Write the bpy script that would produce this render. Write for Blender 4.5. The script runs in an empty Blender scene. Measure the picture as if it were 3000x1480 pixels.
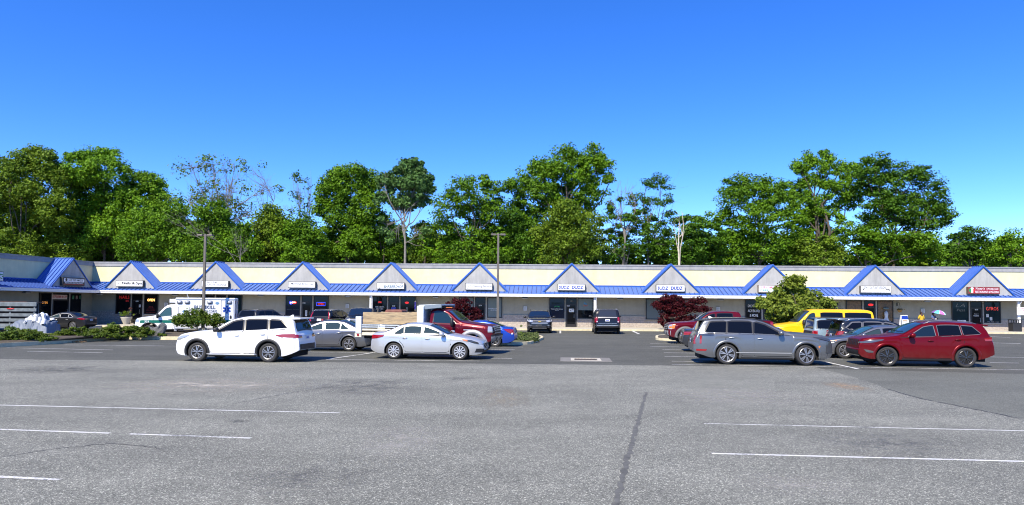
import bpy, math, random
import numpy as np
from mathutils import Vector, Matrix
R = math.radians
rnd = random.Random(11)
S = bpy.context.scene
C = S.collection

# ---------------------------------------------------------------- camera model
# the photograph is 3000 x 1480; measurements below are in its pixels
F = 2080.0; PITCH = R(2.8); ROLL = R(.3); H = 2.2; HOR = 893.0
K = (HOR - 740) - F * math.tan(PITCH)
MC = Matrix.Rotation(R(90) + PITCH, 3, 'X') @ Matrix.Rotation(ROLL, 3, 'Z')
CAM = Vector((0, 0, H))
def ray(px, py): return MC @ Vector(((px - 1500) / F, (-(py - 740) + K) / F, -1))
def ground(px, py, z=0.0):
    d = ray(px, py); return CAM + d * ((z - H) / d.z)
def at(px, py, Y):
    d = ray(px, py); return CAM + d * (Y / d.y)
# frame of the shopping strip: x along the facade, y into the building, z up
BM = Matrix.Translation((0, 67, 0)) @ Matrix.Rotation(-.06, 4, 'Z') @ Matrix.Rotation(.0041, 4, 'Y')
BI = BM.inverted()
def fac(px, py, yl):
    o = BI @ CAM; d = BI.to_3x3() @ ray(px, py); p = o + d * ((yl - o.y) / d.y); return p.x, p.z
def wing(px, py, xl):
    o = BI @ CAM; d = BI.to_3x3() @ ray(px, py); p = o + d * ((xl - o.x) / d.x); return p.y, p.z

# ---------------------------------------------------------------- materials
_m = {}
def nt(m): return m.node_tree.nodes, m.node_tree.links
def mat(name, col, rough=.6, metal=0, coat=0, emit=0, var=0, vscale=3, bump=0, bscale=30, spec=.5, sheen=0):
    if name in _m: return _m[name]
    m = bpy.data.materials.new(name); m.use_nodes = True; _m[name] = m
    N, L = nt(m); b = N['Principled BSDF']
    c = (*col, 1) if len(col) == 3 else col
    b.inputs['Base Color'].default_value = c; b.inputs['Roughness'].default_value = rough
    b.inputs['Metallic'].default_value = metal; b.inputs['Specular IOR Level'].default_value = spec
    if coat: b.inputs['Coat Weight'].default_value = coat; b.inputs['Coat Roughness'].default_value = .03
    if emit: b.inputs['Emission Color'].default_value = c; b.inputs['Emission Strength'].default_value = emit
    if var or bump:
        g = N.new('ShaderNodeNewGeometry')
        n = N.new('ShaderNodeTexNoise'); n.inputs['Scale'].default_value = vscale; n.inputs['Detail'].default_value = 6
        n.inputs['Roughness'].default_value = .65
        L.new(g.outputs['Position'], n.inputs['Vector'])
        if var:
            r = N.new('ShaderNodeMapRange'); r.inputs['From Min'].default_value = .3; r.inputs['From Max'].default_value = .7
            r.inputs['To Min'].default_value = 1 - var; r.inputs['To Max'].default_value = 1 + var
            L.new(n.outputs['Fac'], r.inputs['Value'])
            x = N.new('ShaderNodeMix'); x.data_type = 'RGBA'; x.blend_type = 'MULTIPLY'; x.inputs['Factor'].default_value = 1
            x.inputs[6].default_value = c
            L.new(r.outputs['Result'], x.inputs[7]); L.new(x.outputs[2], b.inputs['Base Color'])
        if bump:
            n2 = N.new('ShaderNodeTexNoise'); n2.inputs['Scale'].default_value = bscale; n2.inputs['Detail'].default_value = 4
            L.new(g.outputs['Position'], n2.inputs['Vector'])
            u = N.new('ShaderNodeBump'); u.inputs['Strength'].default_value = bump; u.inputs['Distance'].default_value = .02
            L.new(n2.outputs['Fac'], u.inputs['Height']); L.new(u.outputs['Normal'], b.inputs['Normal'])
    return m
def paint(name, col, metal=0., rough=.35, coat=.35, spec=.3):
    if name in _m: return _m[name]
    m = mat(name, col, rough, metal, coat=coat, spec=spec)
    N, L = nt(m); b = N['Principled BSDF']      # a film of road dust low on the body
    g = N.new('ShaderNodeNewGeometry'); sp = N.new('ShaderNodeSeparateXYZ'); L.new(g.outputs['Position'], sp.inputs[0])
    n = N.new('ShaderNodeTexNoise'); n.inputs['Scale'].default_value = 5; n.inputs['Detail'].default_value = 5
    L.new(g.outputs['Position'], n.inputs['Vector'])
    r = N.new('ShaderNodeMapRange'); r.inputs['From Min'].default_value = .75; r.inputs['From Max'].default_value = .2
    r.inputs['To Min'].default_value = 0; r.inputs['To Max'].default_value = .16
    L.new(sp.outputs['Z'], r.inputs['Value'])
    k = N.new('ShaderNodeMath'); k.operation = 'MULTIPLY'; L.new(r.outputs[0], k.inputs[0]); L.new(n.outputs['Fac'], k.inputs[1])
    x = N.new('ShaderNodeMix'); x.data_type = 'RGBA'; x.inputs[6].default_value = (*col, 1); x.inputs[7].default_value = (.3, .28, .24, 1)
    L.new(k.outputs[0], x.inputs['Factor']); L.new(x.outputs[2], b.inputs['Base Color'])
    return m
def leafmat(name, c1, c2, trans=.22):
    if name in _m: return _m[name]
    m = bpy.data.materials.new(name); m.use_nodes = True; _m[name] = m
    N, L = nt(m); b = N['Principled BSDF']; b.inputs['Roughness'].default_value = .55; b.inputs['Specular IOR Level'].default_value = .2
    g = N.new('ShaderNodeNewGeometry')
    n = N.new('ShaderNodeTexNoise'); n.inputs['Scale'].default_value = .35; n.inputs['Detail'].default_value = 3
    L.new(g.outputs['Position'], n.inputs['Vector'])
    a = N.new('ShaderNodeMath'); a.operation = 'MULTIPLY_ADD'; a.inputs[1].default_value = .6; a.inputs[2].default_value = -.0
    L.new(g.outputs['Random Per Island'], a.inputs[0])
    s = N.new('ShaderNodeMath'); s.operation = 'ADD'; L.new(a.outputs[0], s.inputs[0])
    q = N.new('ShaderNodeMapRange'); q.inputs['From Min'].default_value = .35; q.inputs['From Max'].default_value = .65
    q.inputs['To Min'].default_value = 0; q.inputs['To Max'].default_value = .4; L.new(n.outputs['Fac'], q.inputs['Value']); L.new(q.outputs[0], s.inputs[1])
    x = N.new('ShaderNodeMix'); x.data_type = 'RGBA'; x.inputs[6].default_value = (*c1, 1); x.inputs[7].default_value = (*c2, 1)
    L.new(s.outputs[0], x.inputs['Factor']); L.new(x.outputs[2], b.inputs['Base Color'])
    t = N.new('ShaderNodeBsdfTranslucent'); L.new(x.outputs[2], t.inputs['Color'])
    y = N.new('ShaderNodeMixShader'); y.inputs[0].default_value = trans
    L.new(b.outputs[0], y.inputs[1]); L.new(t.outputs[0], y.inputs[2]); L.new(y.outputs[0], N['Material Output'].inputs['Surface'])
    return m

# ---------------------------------------------------------------- objects
def tag(o, label=None, cat=None, group=None, kind=None):
    if label: o['label'] = label
    if cat: o['category'] = cat
    if group: o['group'] = group
    if kind: o['kind'] = kind
    return o
def empty(name, loc=(0, 0, 0), rz=0., label=None, cat=None, group=None):
    o = bpy.data.objects.new(name, None); C.objects.link(o); o.empty_display_size = .2
    o.location = loc; o.rotation_euler = (0, 0, rz); return tag(o, label, cat, group)
class MB:
    def __init__(s): s.v = []; s.f = []; s.m = []
    def add(s, vs, fs, m=0):
        b = len(s.v); s.v += [tuple(v) for v in vs]; s.f += [tuple(b + i for i in f) for f in fs]; s.m += [m] * len(fs); return s
    def box(s, x0, x1, y0, y1, z0, z1, m=0):
        return s.add([(x0, y0, z0), (x1, y0, z0), (x1, y1, z0), (x0, y1, z0), (x0, y0, z1), (x1, y0, z1), (x1, y1, z1), (x0, y1, z1)],
            [(0, 3, 2, 1), (4, 5, 6, 7), (0, 1, 5, 4), (1, 2, 6, 5), (2, 3, 7, 6), (3, 0, 4, 7)], m)
    def hexa(s, p, m=0):      # eight corners, lower four then upper four
        return s.add(p, [(0, 3, 2, 1), (4, 5, 6, 7), (0, 1, 5, 4), (1, 2, 6, 5), (2, 3, 7, 6), (3, 0, 4, 7)], m)
    def prism(s, pts, a0, a1, ax='y', m=0):
        n = len(pts)
        P = {'y': lambda p, a: (p[0], a, p[1]), 'z': lambda p, a: (p[0], p[1], a), 'x': lambda p, a: (a, p[0], p[1])}[ax]
        vs = [P(p, a0) for p in pts] + [P(p, a1) for p in pts]
        fs = [tuple(range(n))[::-1], tuple(range(n, 2 * n))] + [(i, (i + 1) % n, n + (i + 1) % n, n + i) for i in range(n)]
        return s.add(vs, fs, m)
    def tube(s, pts, r, n=8, m=0, cap=True):
        pts = [Vector(p) for p in pts]; k = len(pts)
        rs = r if isinstance(r, (list, tuple)) else [r] * k
        vs = []; up = None
        for i, p in enumerate(pts):
            t = (pts[min(i + 1, k - 1)] - pts[max(i - 1, 0)]).normalized()
            if up is None:
                up = Vector((0, 0, 1)) if abs(t.z) < .9 else Vector((1, 0, 0))
            a = t.cross(up); a = a.normalized() if a.length > 1e-6 else Vector((1, 0, 0)); b = a.cross(t).normalized(); up = b
            vs += [p + (a * math.cos(2 * math.pi * j / n) + b * math.sin(2 * math.pi * j / n)) * rs[i] for j in range(n)]
        fs = [(i * n + j, i * n + (j + 1) % n, (i + 1) * n + (j + 1) % n, (i + 1) * n + j) for i in range(k - 1) for j in range(n)]
        if cap: fs += [tuple(range(n))[::-1], tuple(range((k - 1) * n, k * n))]
        return s.add(vs, fs, m)
    def lathe(s, prof, c, n=24, ax='z', m=0):      # prof of (radius, along)
        k = len(prof); vs = []
        for r, a in prof:
            for j in range(n):
                u, v = r * math.cos(2 * math.pi * j / n), r * math.sin(2 * math.pi * j / n)
                vs.append((c[0] + u, c[1] + v, c[2] + a) if ax == 'z' else (c[0] + u, c[1] + a, c[2] + v) if ax == 'y' else (c[0] + a, c[1] + u, c[2] + v))
        fs = [(i * n + j, i * n + (j + 1) % n, (i + 1) * n + (j + 1) % n, (i + 1) * n + j) for i in range(k - 1) for j in range(n)]
        return s.add(vs, fs, m)
    def blob(s, c, r, n=10, e=1., m=0):          # superellipsoid
        def sg(x): return math.copysign(abs(x) ** e, x)
        vs = []; k = n // 2 + 1
        for i in range(k):
            a = -math.pi / 2 + math.pi * i / (k - 1)
            for j in range(n):
                b = 2 * math.pi * j / n
                vs.append((c[0] + r[0] * sg(math.cos(a)) * sg(math.cos(b)), c[1] + r[1] * sg(math.cos(a)) * sg(math.sin(b)), c[2] + r[2] * sg(math.sin(a))))
        return s.add(vs, [(i * n + j, i * n + (j + 1) % n, (i + 1) * n + (j + 1) % n, (i + 1) * n + j) for i in range(k - 1) for j in range(n)], m)
    def xf(s, M): s.v = [tuple(M @ Vector(v)) for v in s.v]; return s
    def build(s, name, mats, parent=None, smooth=False, bevel=0, label=None):
        me = bpy.data.meshes.new(name); me.from_pydata(s.v, [], s.f)
        for m in (mats if isinstance(mats, (list, tuple)) else [mats]): me.materials.append(m)
        me.polygons.foreach_set('material_index', s.m)
        if smooth: me.polygons.foreach_set('use_smooth', [True] * len(s.f))
        me.update(); o = bpy.data.objects.new(name, me); C.objects.link(o)
        if parent: o.parent = parent
        if bevel:
            b = o.modifiers.new('Bevel', 'BEVEL'); b.width = bevel; b.segments = 2; b.limit_method = 'ANGLE'
        if label: o['label'] = label
        return o
def arr(name, V, Fq, m, parent=None, smooth=False):     # mesh from numpy quads
    me = bpy.data.meshes.new(name); n = len(V); k = len(Fq)
    me.vertices.add(n); me.vertices.foreach_set('co', np.asarray(V, np.float32).ravel())
    me.loops.add(4 * k); me.loops.foreach_set('vertex_index', np.asarray(Fq, np.int32).ravel())
    me.polygons.add(k); me.polygons.foreach_set('loop_start', np.arange(0, 4 * k, 4, dtype=np.int32))
    try: me.polygons.foreach_set('loop_total', np.full(k, 4, np.int32))
    except Exception: pass
    me.materials.append(m); me.update(calc_edges=True); me.validate()
    o = bpy.data.objects.new(name, me); C.objects.link(o)
    if parent: o.parent = parent
    return o
_fc = {}
def glyphs(s, bold=0., shear=0.):
    k = (s, bold, shear)
    if k not in _fc:
        cu = bpy.data.curves.new('lettering', 'FONT'); cu.body = s; cu.size = 1; cu.offset = bold; cu.shear = shear; cu.resolution_u = 2
        o = bpy.data.objects.new('lettering', cu); C.objects.link(o)
        me = bpy.data.meshes.new_from_object(o)
        vs = [v.co.copy() for v in me.vertices]; fs = [tuple(p.vertices) for p in me.polygons]
        bpy.data.objects.remove(o); bpy.data.meshes.remove(me)
        _fc[k] = (vs, fs)
    return _fc[k]
def write(mb, s, cx, cz, w, h, y, m=0, bold=.012, shear=0., flip=False):
    """lettering on a plane facing -y, fitted in a w x h field centred at (cx, cz)"""
    vs, fs = glyphs(s, bold, shear)
    if not vs: return
    x0 = min(v.x for v in vs); x1 = max(v.x for v in vs); y0 = min(v.y for v in vs); y1 = max(v.y for v in vs)
    kx = w / max(x1 - x0, 1e-6); ky = h / max(y1 - y0, 1e-6)
    mb.add([(cx + (v.x - (x0 + x1) / 2) * kx * (-1 if flip else 1), y, cz + (v.y - (y0 + y1) / 2) * ky) for v in vs], fs, m)
# ---------------------------------------------------------------- light, sky, camera
SUN = Vector((.42, .9, -1.0)).normalized()
W = bpy.data.worlds.new('World'); S.world = W; W.use_nodes = True
wn, wl = W.node_tree.nodes, W.node_tree.links
sky = wn.new('ShaderNodeTexSky'); sky.sky_type = 'NISHITA'; sky.sun_disc = False
sky.sun_elevation = math.asin(-SUN.z); sky.sun_rotation = math.atan2(-SUN.x, -SUN.y)
sky.altitude = 300; sky.air_density = 1.0; sky.dust_density = .0; sky.ozone_density = 2.5
tc = wn.new('ShaderNodeTexCoord'); vm = wn.new('ShaderNodeVectorMath'); vm.operation = 'MULTIPLY_ADD'      # clear upper air: the milky band at the horizon is skipped
vm.inputs[1].default_value = (1, 1, 1.35); vm.inputs[2].default_value = (0, 0, -.022); wl.new(tc.outputs['Generated'], vm.inputs[0])
vn = wn.new('ShaderNodeVectorMath'); vn.operation = 'NORMALIZE'; vx = wn.new('ShaderNodeVectorMath'); vx.operation = 'MAXIMUM'; vx.inputs[1].default_value = (-9, -9, .06); wl.new(vm.outputs[0], vx.inputs[0]); wl.new(vx.outputs[0], vn.inputs[0]); wl.new(vn.outputs[0], sky.inputs['Vector'])
hs = wn.new('ShaderNodeHueSaturation'); hs.inputs['Saturation'].default_value = 1.3; hs.inputs['Value'].default_value = 1.0
wl.new(sky.outputs[0], hs.inputs['Color']); tm = wn.new('ShaderNodeMix'); tm.data_type = 'RGBA'; tm.blend_type = 'MULTIPLY'; tm.inputs['Factor'].default_value = 1; tm.inputs[7].default_value = (.8, 1.02, 1.62, 1); wl.new(hs.outputs[0], tm.inputs[6])
bg = wn['Background']; wl.new(tm.outputs[2], bg.inputs['Color'])
bg.inputs['Strength'].default_value = .115
sl = bpy.data.lights.new('sun', 'SUN'); sl.energy = 5.0; sl.angle = R(.5); sl.color = (1, .91, .75)
so = bpy.data.objects.new('sun', sl); C.objects.link(so); so.rotation_euler = SUN.to_track_quat('-Z', 'Y').to_euler(); so.location = (-20, -40, 60)
cd = bpy.data.cameras.new('camera'); co = bpy.data.objects.new('camera', cd); C.objects.link(co); S.camera = co
cd.sensor_width = 36; cd.lens = 36 * F / 3000; cd.shift_y = K / 3000; cd.clip_end = 5000; cd.clip_start = .05
co.matrix_world = Matrix.Translation(CAM) @ MC.to_4x4()
S.view_settings.view_transform = 'Standard'; S.view_settings.look = 'None'; S.view_settings.exposure = .6; S.view_settings.gamma = 1
S.render.engine = 'CYCLES'; S.cycles.use_denoising = True; S.cycles.max_bounces = 6; S.cycles.diffuse_bounces = 1; S.cycles.transparent_max_bounces = 8
S.cycles.sample_clamp_indirect = 6; S.cycles.filter_width = 1.1
try: S.cycles.denoiser = 'OPENIMAGEDENOISE'
except Exception: pass

# ---------------------------------------------------------------- ground
def asphalt(name, lo, hi, fleck, amount, scale, stain=.12):
    m = bpy.data.materials.new(name); m.use_nodes = True; N, L = nt(m); b = N['Principled BSDF']
    b.inputs['Roughness'].default_value = .88; b.inputs['Specular IOR Level'].default_value = .3
    g = N.new('ShaderNodeNewGeometry'); P = g.outputs['Position']
    v = N.new('ShaderNodeTexVoronoi'); v.inputs['Scale'].default_value = scale; L.new(P, v.inputs['Vector'])
    sp = N.new('ShaderNodeSeparateColor'); L.new(v.outputs['Color'], sp.inputs[0])
    cr = N.new('ShaderNodeValToRGB'); L.new(sp.outputs[0], cr.inputs[0]); e = cr.color_ramp.elements
    e[0].position = 0; e[0].color = (*lo, 1); e[1].position = 1; e[1].color = (*fleck, 1)
    a = cr.color_ramp.elements.new(.45); a.color = (*[(x + y) / 2 for x, y in zip(lo, hi)], 1)
    a = cr.color_ramp.elements.new(1 - amount); a.color = (*hi, 1)
    col = cr.outputs[0]
    for sc, s, det in ((.12, stain, 5), (.9, stain * .7, 6), (7, stain * .5, 3)):
        n = N.new('ShaderNodeTexNoise'); n.inputs['Scale'].default_value = sc; n.inputs['Detail'].default_value = det; n.inputs['Roughness'].default_value = .6
        if sc < .5:
            mp = N.new('ShaderNodeMapping'); mp.inputs['Scale'].default_value = (1, 2.6, 1); L.new(P, mp.inputs['Vector']); L.new(mp.outputs[0], n.inputs['Vector'])
        else: L.new(P, n.inputs['Vector'])
        r = N.new('ShaderNodeMapRange'); r.inputs['From Min'].default_value = .3; r.inputs['From Max'].default_value = .7
        r.inputs['To Min'].default_value = 1 - s; r.inputs['To Max'].default_value = 1 + s; L.new(n.outputs['Fac'], r.inputs['Value'])
        x = N.new('ShaderNodeMix'); x.data_type = 'RGBA'; x.blend_type = 'MULTIPLY'; x.inputs['Factor'].default_value = 1
        L.new(col, x.inputs[6]); L.new(r.outputs[0], x.inputs[7]); col = x.outputs[2]
    L.new(col, b.inputs['Base Color'])
    u = N.new('ShaderNodeBump'); u.inputs['Strength'].default_value = .35; u.inputs['Distance'].default_value = .012
    L.new(v.outputs['Distance'], u.inputs['Height']); L.new(u.outputs['Normal'], b.inputs['Normal'])
    return m
A_NEAR = asphalt('worn_asphalt', (.09, .09, .075), (.25, .25, .205), (.62, .61, .5), .13, 80, .17)
A_FAR = asphalt('sealed_asphalt', (.068, .068, .057), (.109, .11, .09), (.21, .21, .175), .1, 60, .16)
A_MID = asphalt('grey_asphalt', (.1, .102, .083), (.165, .167, .136), (.27, .27, .225), .12, 55, .12)
CONC = mat('concrete', (.5, .46, .37), .85, var=.16, vscale=1.4, bump=.2)
KERB = mat('kerb_concrete', (.62, .54, .34), .85, var=.22, vscale=2.2, bump=.3)
WHITE_LINE = None
def linemat():
    m = bpy.data.materials.new('worn_line_paint'); m.use_nodes = True; N, L = nt(m); b = N['Principled BSDF']; b.inputs['Roughness'].default_value = .7
    g = N.new('ShaderNodeNewGeometry'); n = N.new('ShaderNodeTexNoise'); n.inputs['Scale'].default_value = 26; n.inputs['Detail'].default_value = 3
    L.new(g.outputs['Position'], n.inputs['Vector'])
    n2 = N.new('ShaderNodeTexNoise'); n2.inputs['Scale'].default_value = 1.3; n2.inputs['Detail'].default_value = 3; L.new(g.outputs['Position'], n2.inputs['Vector'])
    s = N.new('ShaderNodeMath'); s.operation = 'ADD'; L.new(n.outputs['Fac'], s.inputs[0]); L.new(n2.outputs['Fac'], s.inputs[1])
    c = N.new('ShaderNodeValToRGB'); L.new(s.outputs[0], c.inputs[0]); e = c.color_ramp.elements
    s.use_clamp = False
    mr = N.new('ShaderNodeMapRange'); mr.inputs['From Min'].default_value = .8; mr.inputs['From Max'].default_value = 1.1; L.new(s.outputs[0], mr.inputs['Value']); L.new(mr.outputs[0], c.inputs[0])
    e[0].color = (.2, .2, .19, 1); e[0].position = .05; e[1].color = (.66, .65, .6, 1); e[1].position = .55
    L.new(c.outputs[0], b.inputs['Base Color']); return m
LINE = linemat()
def sheet(name, pts, z, m, label=None, kind='structure'):
    mb = MB(); mb.add([(p[0], p[1], z) for p in pts], [tuple(range(len(pts)))]); o = mb.build(name, m)
    if kind: o['kind'] = kind
    if label: o['label'] = label
    return o
GRASS = mat('woodland_floor', (.07, .085, .03), .9, var=.4, vscale=.6)
sheet('ground', [(-1500, -1500), (1500, -1500), (1500, 1500), (-1500, 1500)], -.03, GRASS, 'woodland floor and grass reaching to the horizon')
sheet('parking_lot', [(-75, -60), (95, -60), (95, 84), (-75, 84)], 0, A_FAR, 'dark sealed asphalt of the parking lot')
e1 = [ground(*p) for p in ((-500, 1049), (0, 1053), (420, 1056.5), (900, 1061), (1400, 1065.5), (1900, 1071), (2387, 1076), (2480, 1100), (2560, 1124), (2600, 1140), (2690, 1166), (2790, 1186), (2900, 1208), (3000, 1229), (3400, 1300))]
rj = random.Random(3); e2 = []
for a, b in zip(e1, e1[1:]):
    for k in range(14): e2.append(a.lerp(b, k / 14) + Vector((rj.uniform(-.05, .05), rj.uniform(-.07, .07), 0)))
sheet('worn_lot', [(p.x, p.y) for p in e2] + [(30, 4), (30, -40), (-40, -40)], .004, A_NEAR, 'pale worn asphalt with exposed stone in the foreground')
p0 = [ground(*p) for p in ((2380, 1078), (2560, 1085), (3100, 1100), (3600, 1120))]
sheet('grey_lot', [(p.x, p.y) for p in [ground(*q) for q in ((2300, 1079), (2500, 1083), (2800, 1091), (3300, 1104))]] + [(30, 4), (10, 12)], .002, A_MID, 'smoother grey asphalt strip at the right')
# painted lines
def stripe(name, a, b, w, z=.008, m=None, n=1, gaps=()):
    a, b = Vector(a), Vector(b); d = (b - a); t = d.normalized(); q = Vector((-t.y, t.x, 0)) * w / 2
    mb = MB(); k = max(2, int(d.length / .35)); rr = random.Random(int(abs(a.x * 37 + a.y * 11)))
    for i in range(k):
        if any(g0 < i / k < g1 for g0, g1 in gaps): continue
        p, r_ = a + d * (i / k), a + d * ((i + 1) / k)
        e = [rr.uniform(-.12, .12) * w for _ in range(4)]
        mb.add([(p.x - q.x * (1 + e[0]), p.y - q.y * (1 + e[0]), z), (r_.x - q.x * (1 + e[1]), r_.y - q.y * (1 + e[1]), z), (r_.x + q.x, r_.y + q.y, z), (p.x + q.x, p.y + q.y, z)], [(0, 1, 2, 3)])
    o = mb.build(name, m or LINE); o['kind'] = 'structure'; return o
LN = [((-120, 1185), (996, 1211), .085, ()), ((-120, 1255), (735, 1285), .085, ((.52, .55), (.78, .79))), ((-150, 1391), (175, 1407), .085, ()),
      ((2062, 1242), (3100, 1266), .065, ()), ((2085, 1330), (3100, 1356), .085, ()),
      ((1905, 1007), (2060, 1009.5), .1, ()), ((1905, 1015.7), (2060, 1018), .1, ()), ((1940, 1024.5), (2080, 1027), .1, ()), ((1945, 1034), (2090, 1036), .1, ()),
      ((1947, 1044.6), (2110, 1047.5), .1, ()), ((1968, 1058.8), (2300, 1064), .1, ()), ((1968, 1068.3), (3100, 1086), .1, ()),
      ((2420, 1061), (2515, 1082), .13, ()), ((2400, 1052), (2470, 1053), .1, ()),
      ((965, 1052), (1100, 1033), .12, ()), ((900, 1032), (1096, 1033.5), .1, ()), ((955, 1054), (1405, 1058.5), .1, ()), ((1440, 1017), (1533, 1017.6), .1, ()), ((1440, 1025), (1508, 1025.5), .1, ()), ((1500, 1051), (1425, 1050), .1, ()),
      ((190, 1011), (480, 1014), .1, ()), ((20, 1019.5), (330, 1026), .1, ()), ((80, 1030), (300, 1034), .09, ()),
      ((1641.5, 966), (1641.5, 977), .14, ()), ((1755, 975.5), (1758, 977), .2, ()), ((1850, 968.5), (1872, 979), .2, ()),
      ((2900, 986), (2960, 990), .12, ()), ((2905, 1005), (2990, 1007), .25, ()), ((2900, 1063), (2985, 1064.5), .1, ()), ((2880, 1046), (3050, 1049), .1, ()), ((145, 965), (255, 965.6), .12, ())]
for a, b, w, g in LN:
    stripe('parking_line', ground(*a), ground(*b), w, m=LINE, gaps=g)
SEAM = mat('tar_seam', (.035, .035, .036), .8, var=.3, vscale=8)
def crack(pts, w, name='tar_seam', z=.0075, m=None):
    mb = MB(); rr = random.Random(5); P = []
    for a, b in zip(pts, pts[1:]):
        a, b = ground(*a), ground(*b); k = max(2, int((b - a).length / .12))
        P += [a.lerp(b, i / k) + Vector((rr.gauss(0, .012), rr.gauss(0, .02), 0)) for i in range(k)]
    for p, q in zip(P, P[1:]):
        t = (q - p).normalized(); n = Vector((-t.y, t.x, 0)) * w * rr.uniform(.3, .6)
        mb.add([(p.x - n.x, p.y - n.y, z), (q.x - n.x, q.y - n.y, z), (q.x + n.x, q.y + n.y, z), (p.x + n.x, p.y + n.y, z)], [(0, 1, 2, 3)])
    o = mb.build(name, m or SEAM); o['kind'] = 'structure'
crack([(1893, 1150), (1868, 1240), (1838, 1345), (1806, 1480), (1770, 1600)], .085, m=mat('oil_track', (.115, .114, .1), .9, var=.35, vscale=5))
crack([(2600, 1141), (2690, 1167), (2790, 1187), (2900, 1209), (3000, 1230)], .05)
crack([(0, 1340), (160, 1316), (330, 1300), (520, 1320)], .02); crack([(700, 1180), (860, 1150), (1080, 1118)], .02)
def stain(label, px, py, rx, ry, col, amt, seed):
    c = ground(px, py); k = (py - HOR) / H; rx, ry = rx / k, ry
    m = bpy.data.materials.new('lot_stain'); m.use_nodes = True; N, L = nt(m); b = N['Principled BSDF']; b.inputs['Base Color'].default_value = (*col, 1); b.inputs['Roughness'].default_value = .9
    t = N.new('ShaderNodeTexCoord'); gr = N.new('ShaderNodeTexGradient'); gr.gradient_type = 'SPHERICAL'
    L.new(t.outputs['Object'], gr.inputs[0]); n = N.new('ShaderNodeTexNoise'); n.inputs['Scale'].default_value = 3.5; n.inputs['Detail'].default_value = 8; n.inputs['Roughness'].default_value = .75
    mp = N.new('ShaderNodeMapping'); mp.inputs['Location'].default_value = (seed, seed * 2, 0); L.new(t.outputs['Object'], mp.inputs[0]); L.new(mp.outputs[0], n.inputs['Vector'])
    r = N.new('ShaderNodeMapRange'); r.inputs['From Min'].default_value = .42; r.inputs['From Max'].default_value = .68; L.new(n.outputs['Fac'], r.inputs['Value'])
    x = N.new('ShaderNodeMath'); x.operation = 'MULTIPLY'; L.new(gr.outputs['Fac'], x.inputs[0]); L.new(r.outputs[0], x.inputs[1])
    y = N.new('ShaderNodeMath'); y.operation = 'MULTIPLY'; y.use_clamp = True; y.inputs[1].default_value = amt; L.new(x.outputs[0], y.inputs[0]); L.new(y.outputs[0], b.inputs['Alpha'])
    mb = MB(); mb.add([(-1, -1, 0), (1, -1, 0), (1, 1, 0), (-1, 1, 0)], [(0, 1, 2, 3)]); o = mb.build('lot_stain', m); o.location = (c.x, c.y, .0058); o.scale = (rx, ry, 1); tag(o, label, kind='structure')
for i, a in enumerate(((610, 1127, 330, 2.2, (.42, .39, .32), 1.6), (1480, 1165, 90, 2.6, (.34, .3, .22), 1.0), (2480, 1132, 60, 1.2, (.42, .3, .18), 1.6), (700, 1235, 50, .25, (.06, .06, .06), 1.2), (180, 1082, 160, 1.6, (.09, .09, .088), 1.1), (1180, 1290, 150, 1.8, (.42, .4, .35), .9), (2600, 1300, 260, 1.3, (.14, .14, .135), .7), (900, 1400, 260, 1.0, (.14, .14, .13), .7), (2150, 1160, 300, 2.0, (.4, .38, .33), .9), (1080, 1130, 200, 2.5, (.13, .13, .125), .8), (1350, 1110, 60, .8, (.09, .09, .09), .9), (2330, 1420, 200, .7, (.4, .38, .33), .8))):
    stain('faint stain worn into the asphalt', *a, i * 3.7)
# storm drain with its concrete collar
dr = empty('storm_drain', ground(1716, 1054), -.075, 'rusty storm drain grate in a pale concrete collar on the open asphalt', 'storm drain')
mb = MB(); mb.box(-1.02, 1.0, -1.0, -.62, -.02, .012); mb.box(-1.02, 1.0, .62, 1.0, -.02, .012); mb.box(-1.02, -.6, -.62, .62, -.02, .012); mb.box(.6, 1.0, -.62, .62, -.02, .012); mb.build('collar', mat('drain_collar', (.2, .19, .165), .9, var=.25, vscale=3, bump=.3), dr)
mb = MB(); mb.box(-.6, -.46, -.62, .62, -.02, .022); mb.box(.46, .6, -.62, .62, -.02, .022); mb.box(-.46, .46, -.62, -.5, -.02, .022); mb.box(-.46, .46, .5, .62, -.02, .022); mb.build('rim', CONC, dr)
mb = MB(); mb.box(-.46, .46, -.5, .5, -.3, -.05)
for i in range(14): mb.box(-.42 + i * .06, -.39 + i * .06, -.5, .5, -.05, .01)
mb.build('grate', mat('rusted_iron', (.09, .05, .045), .8, metal=.3, var=.3), dr)
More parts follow.
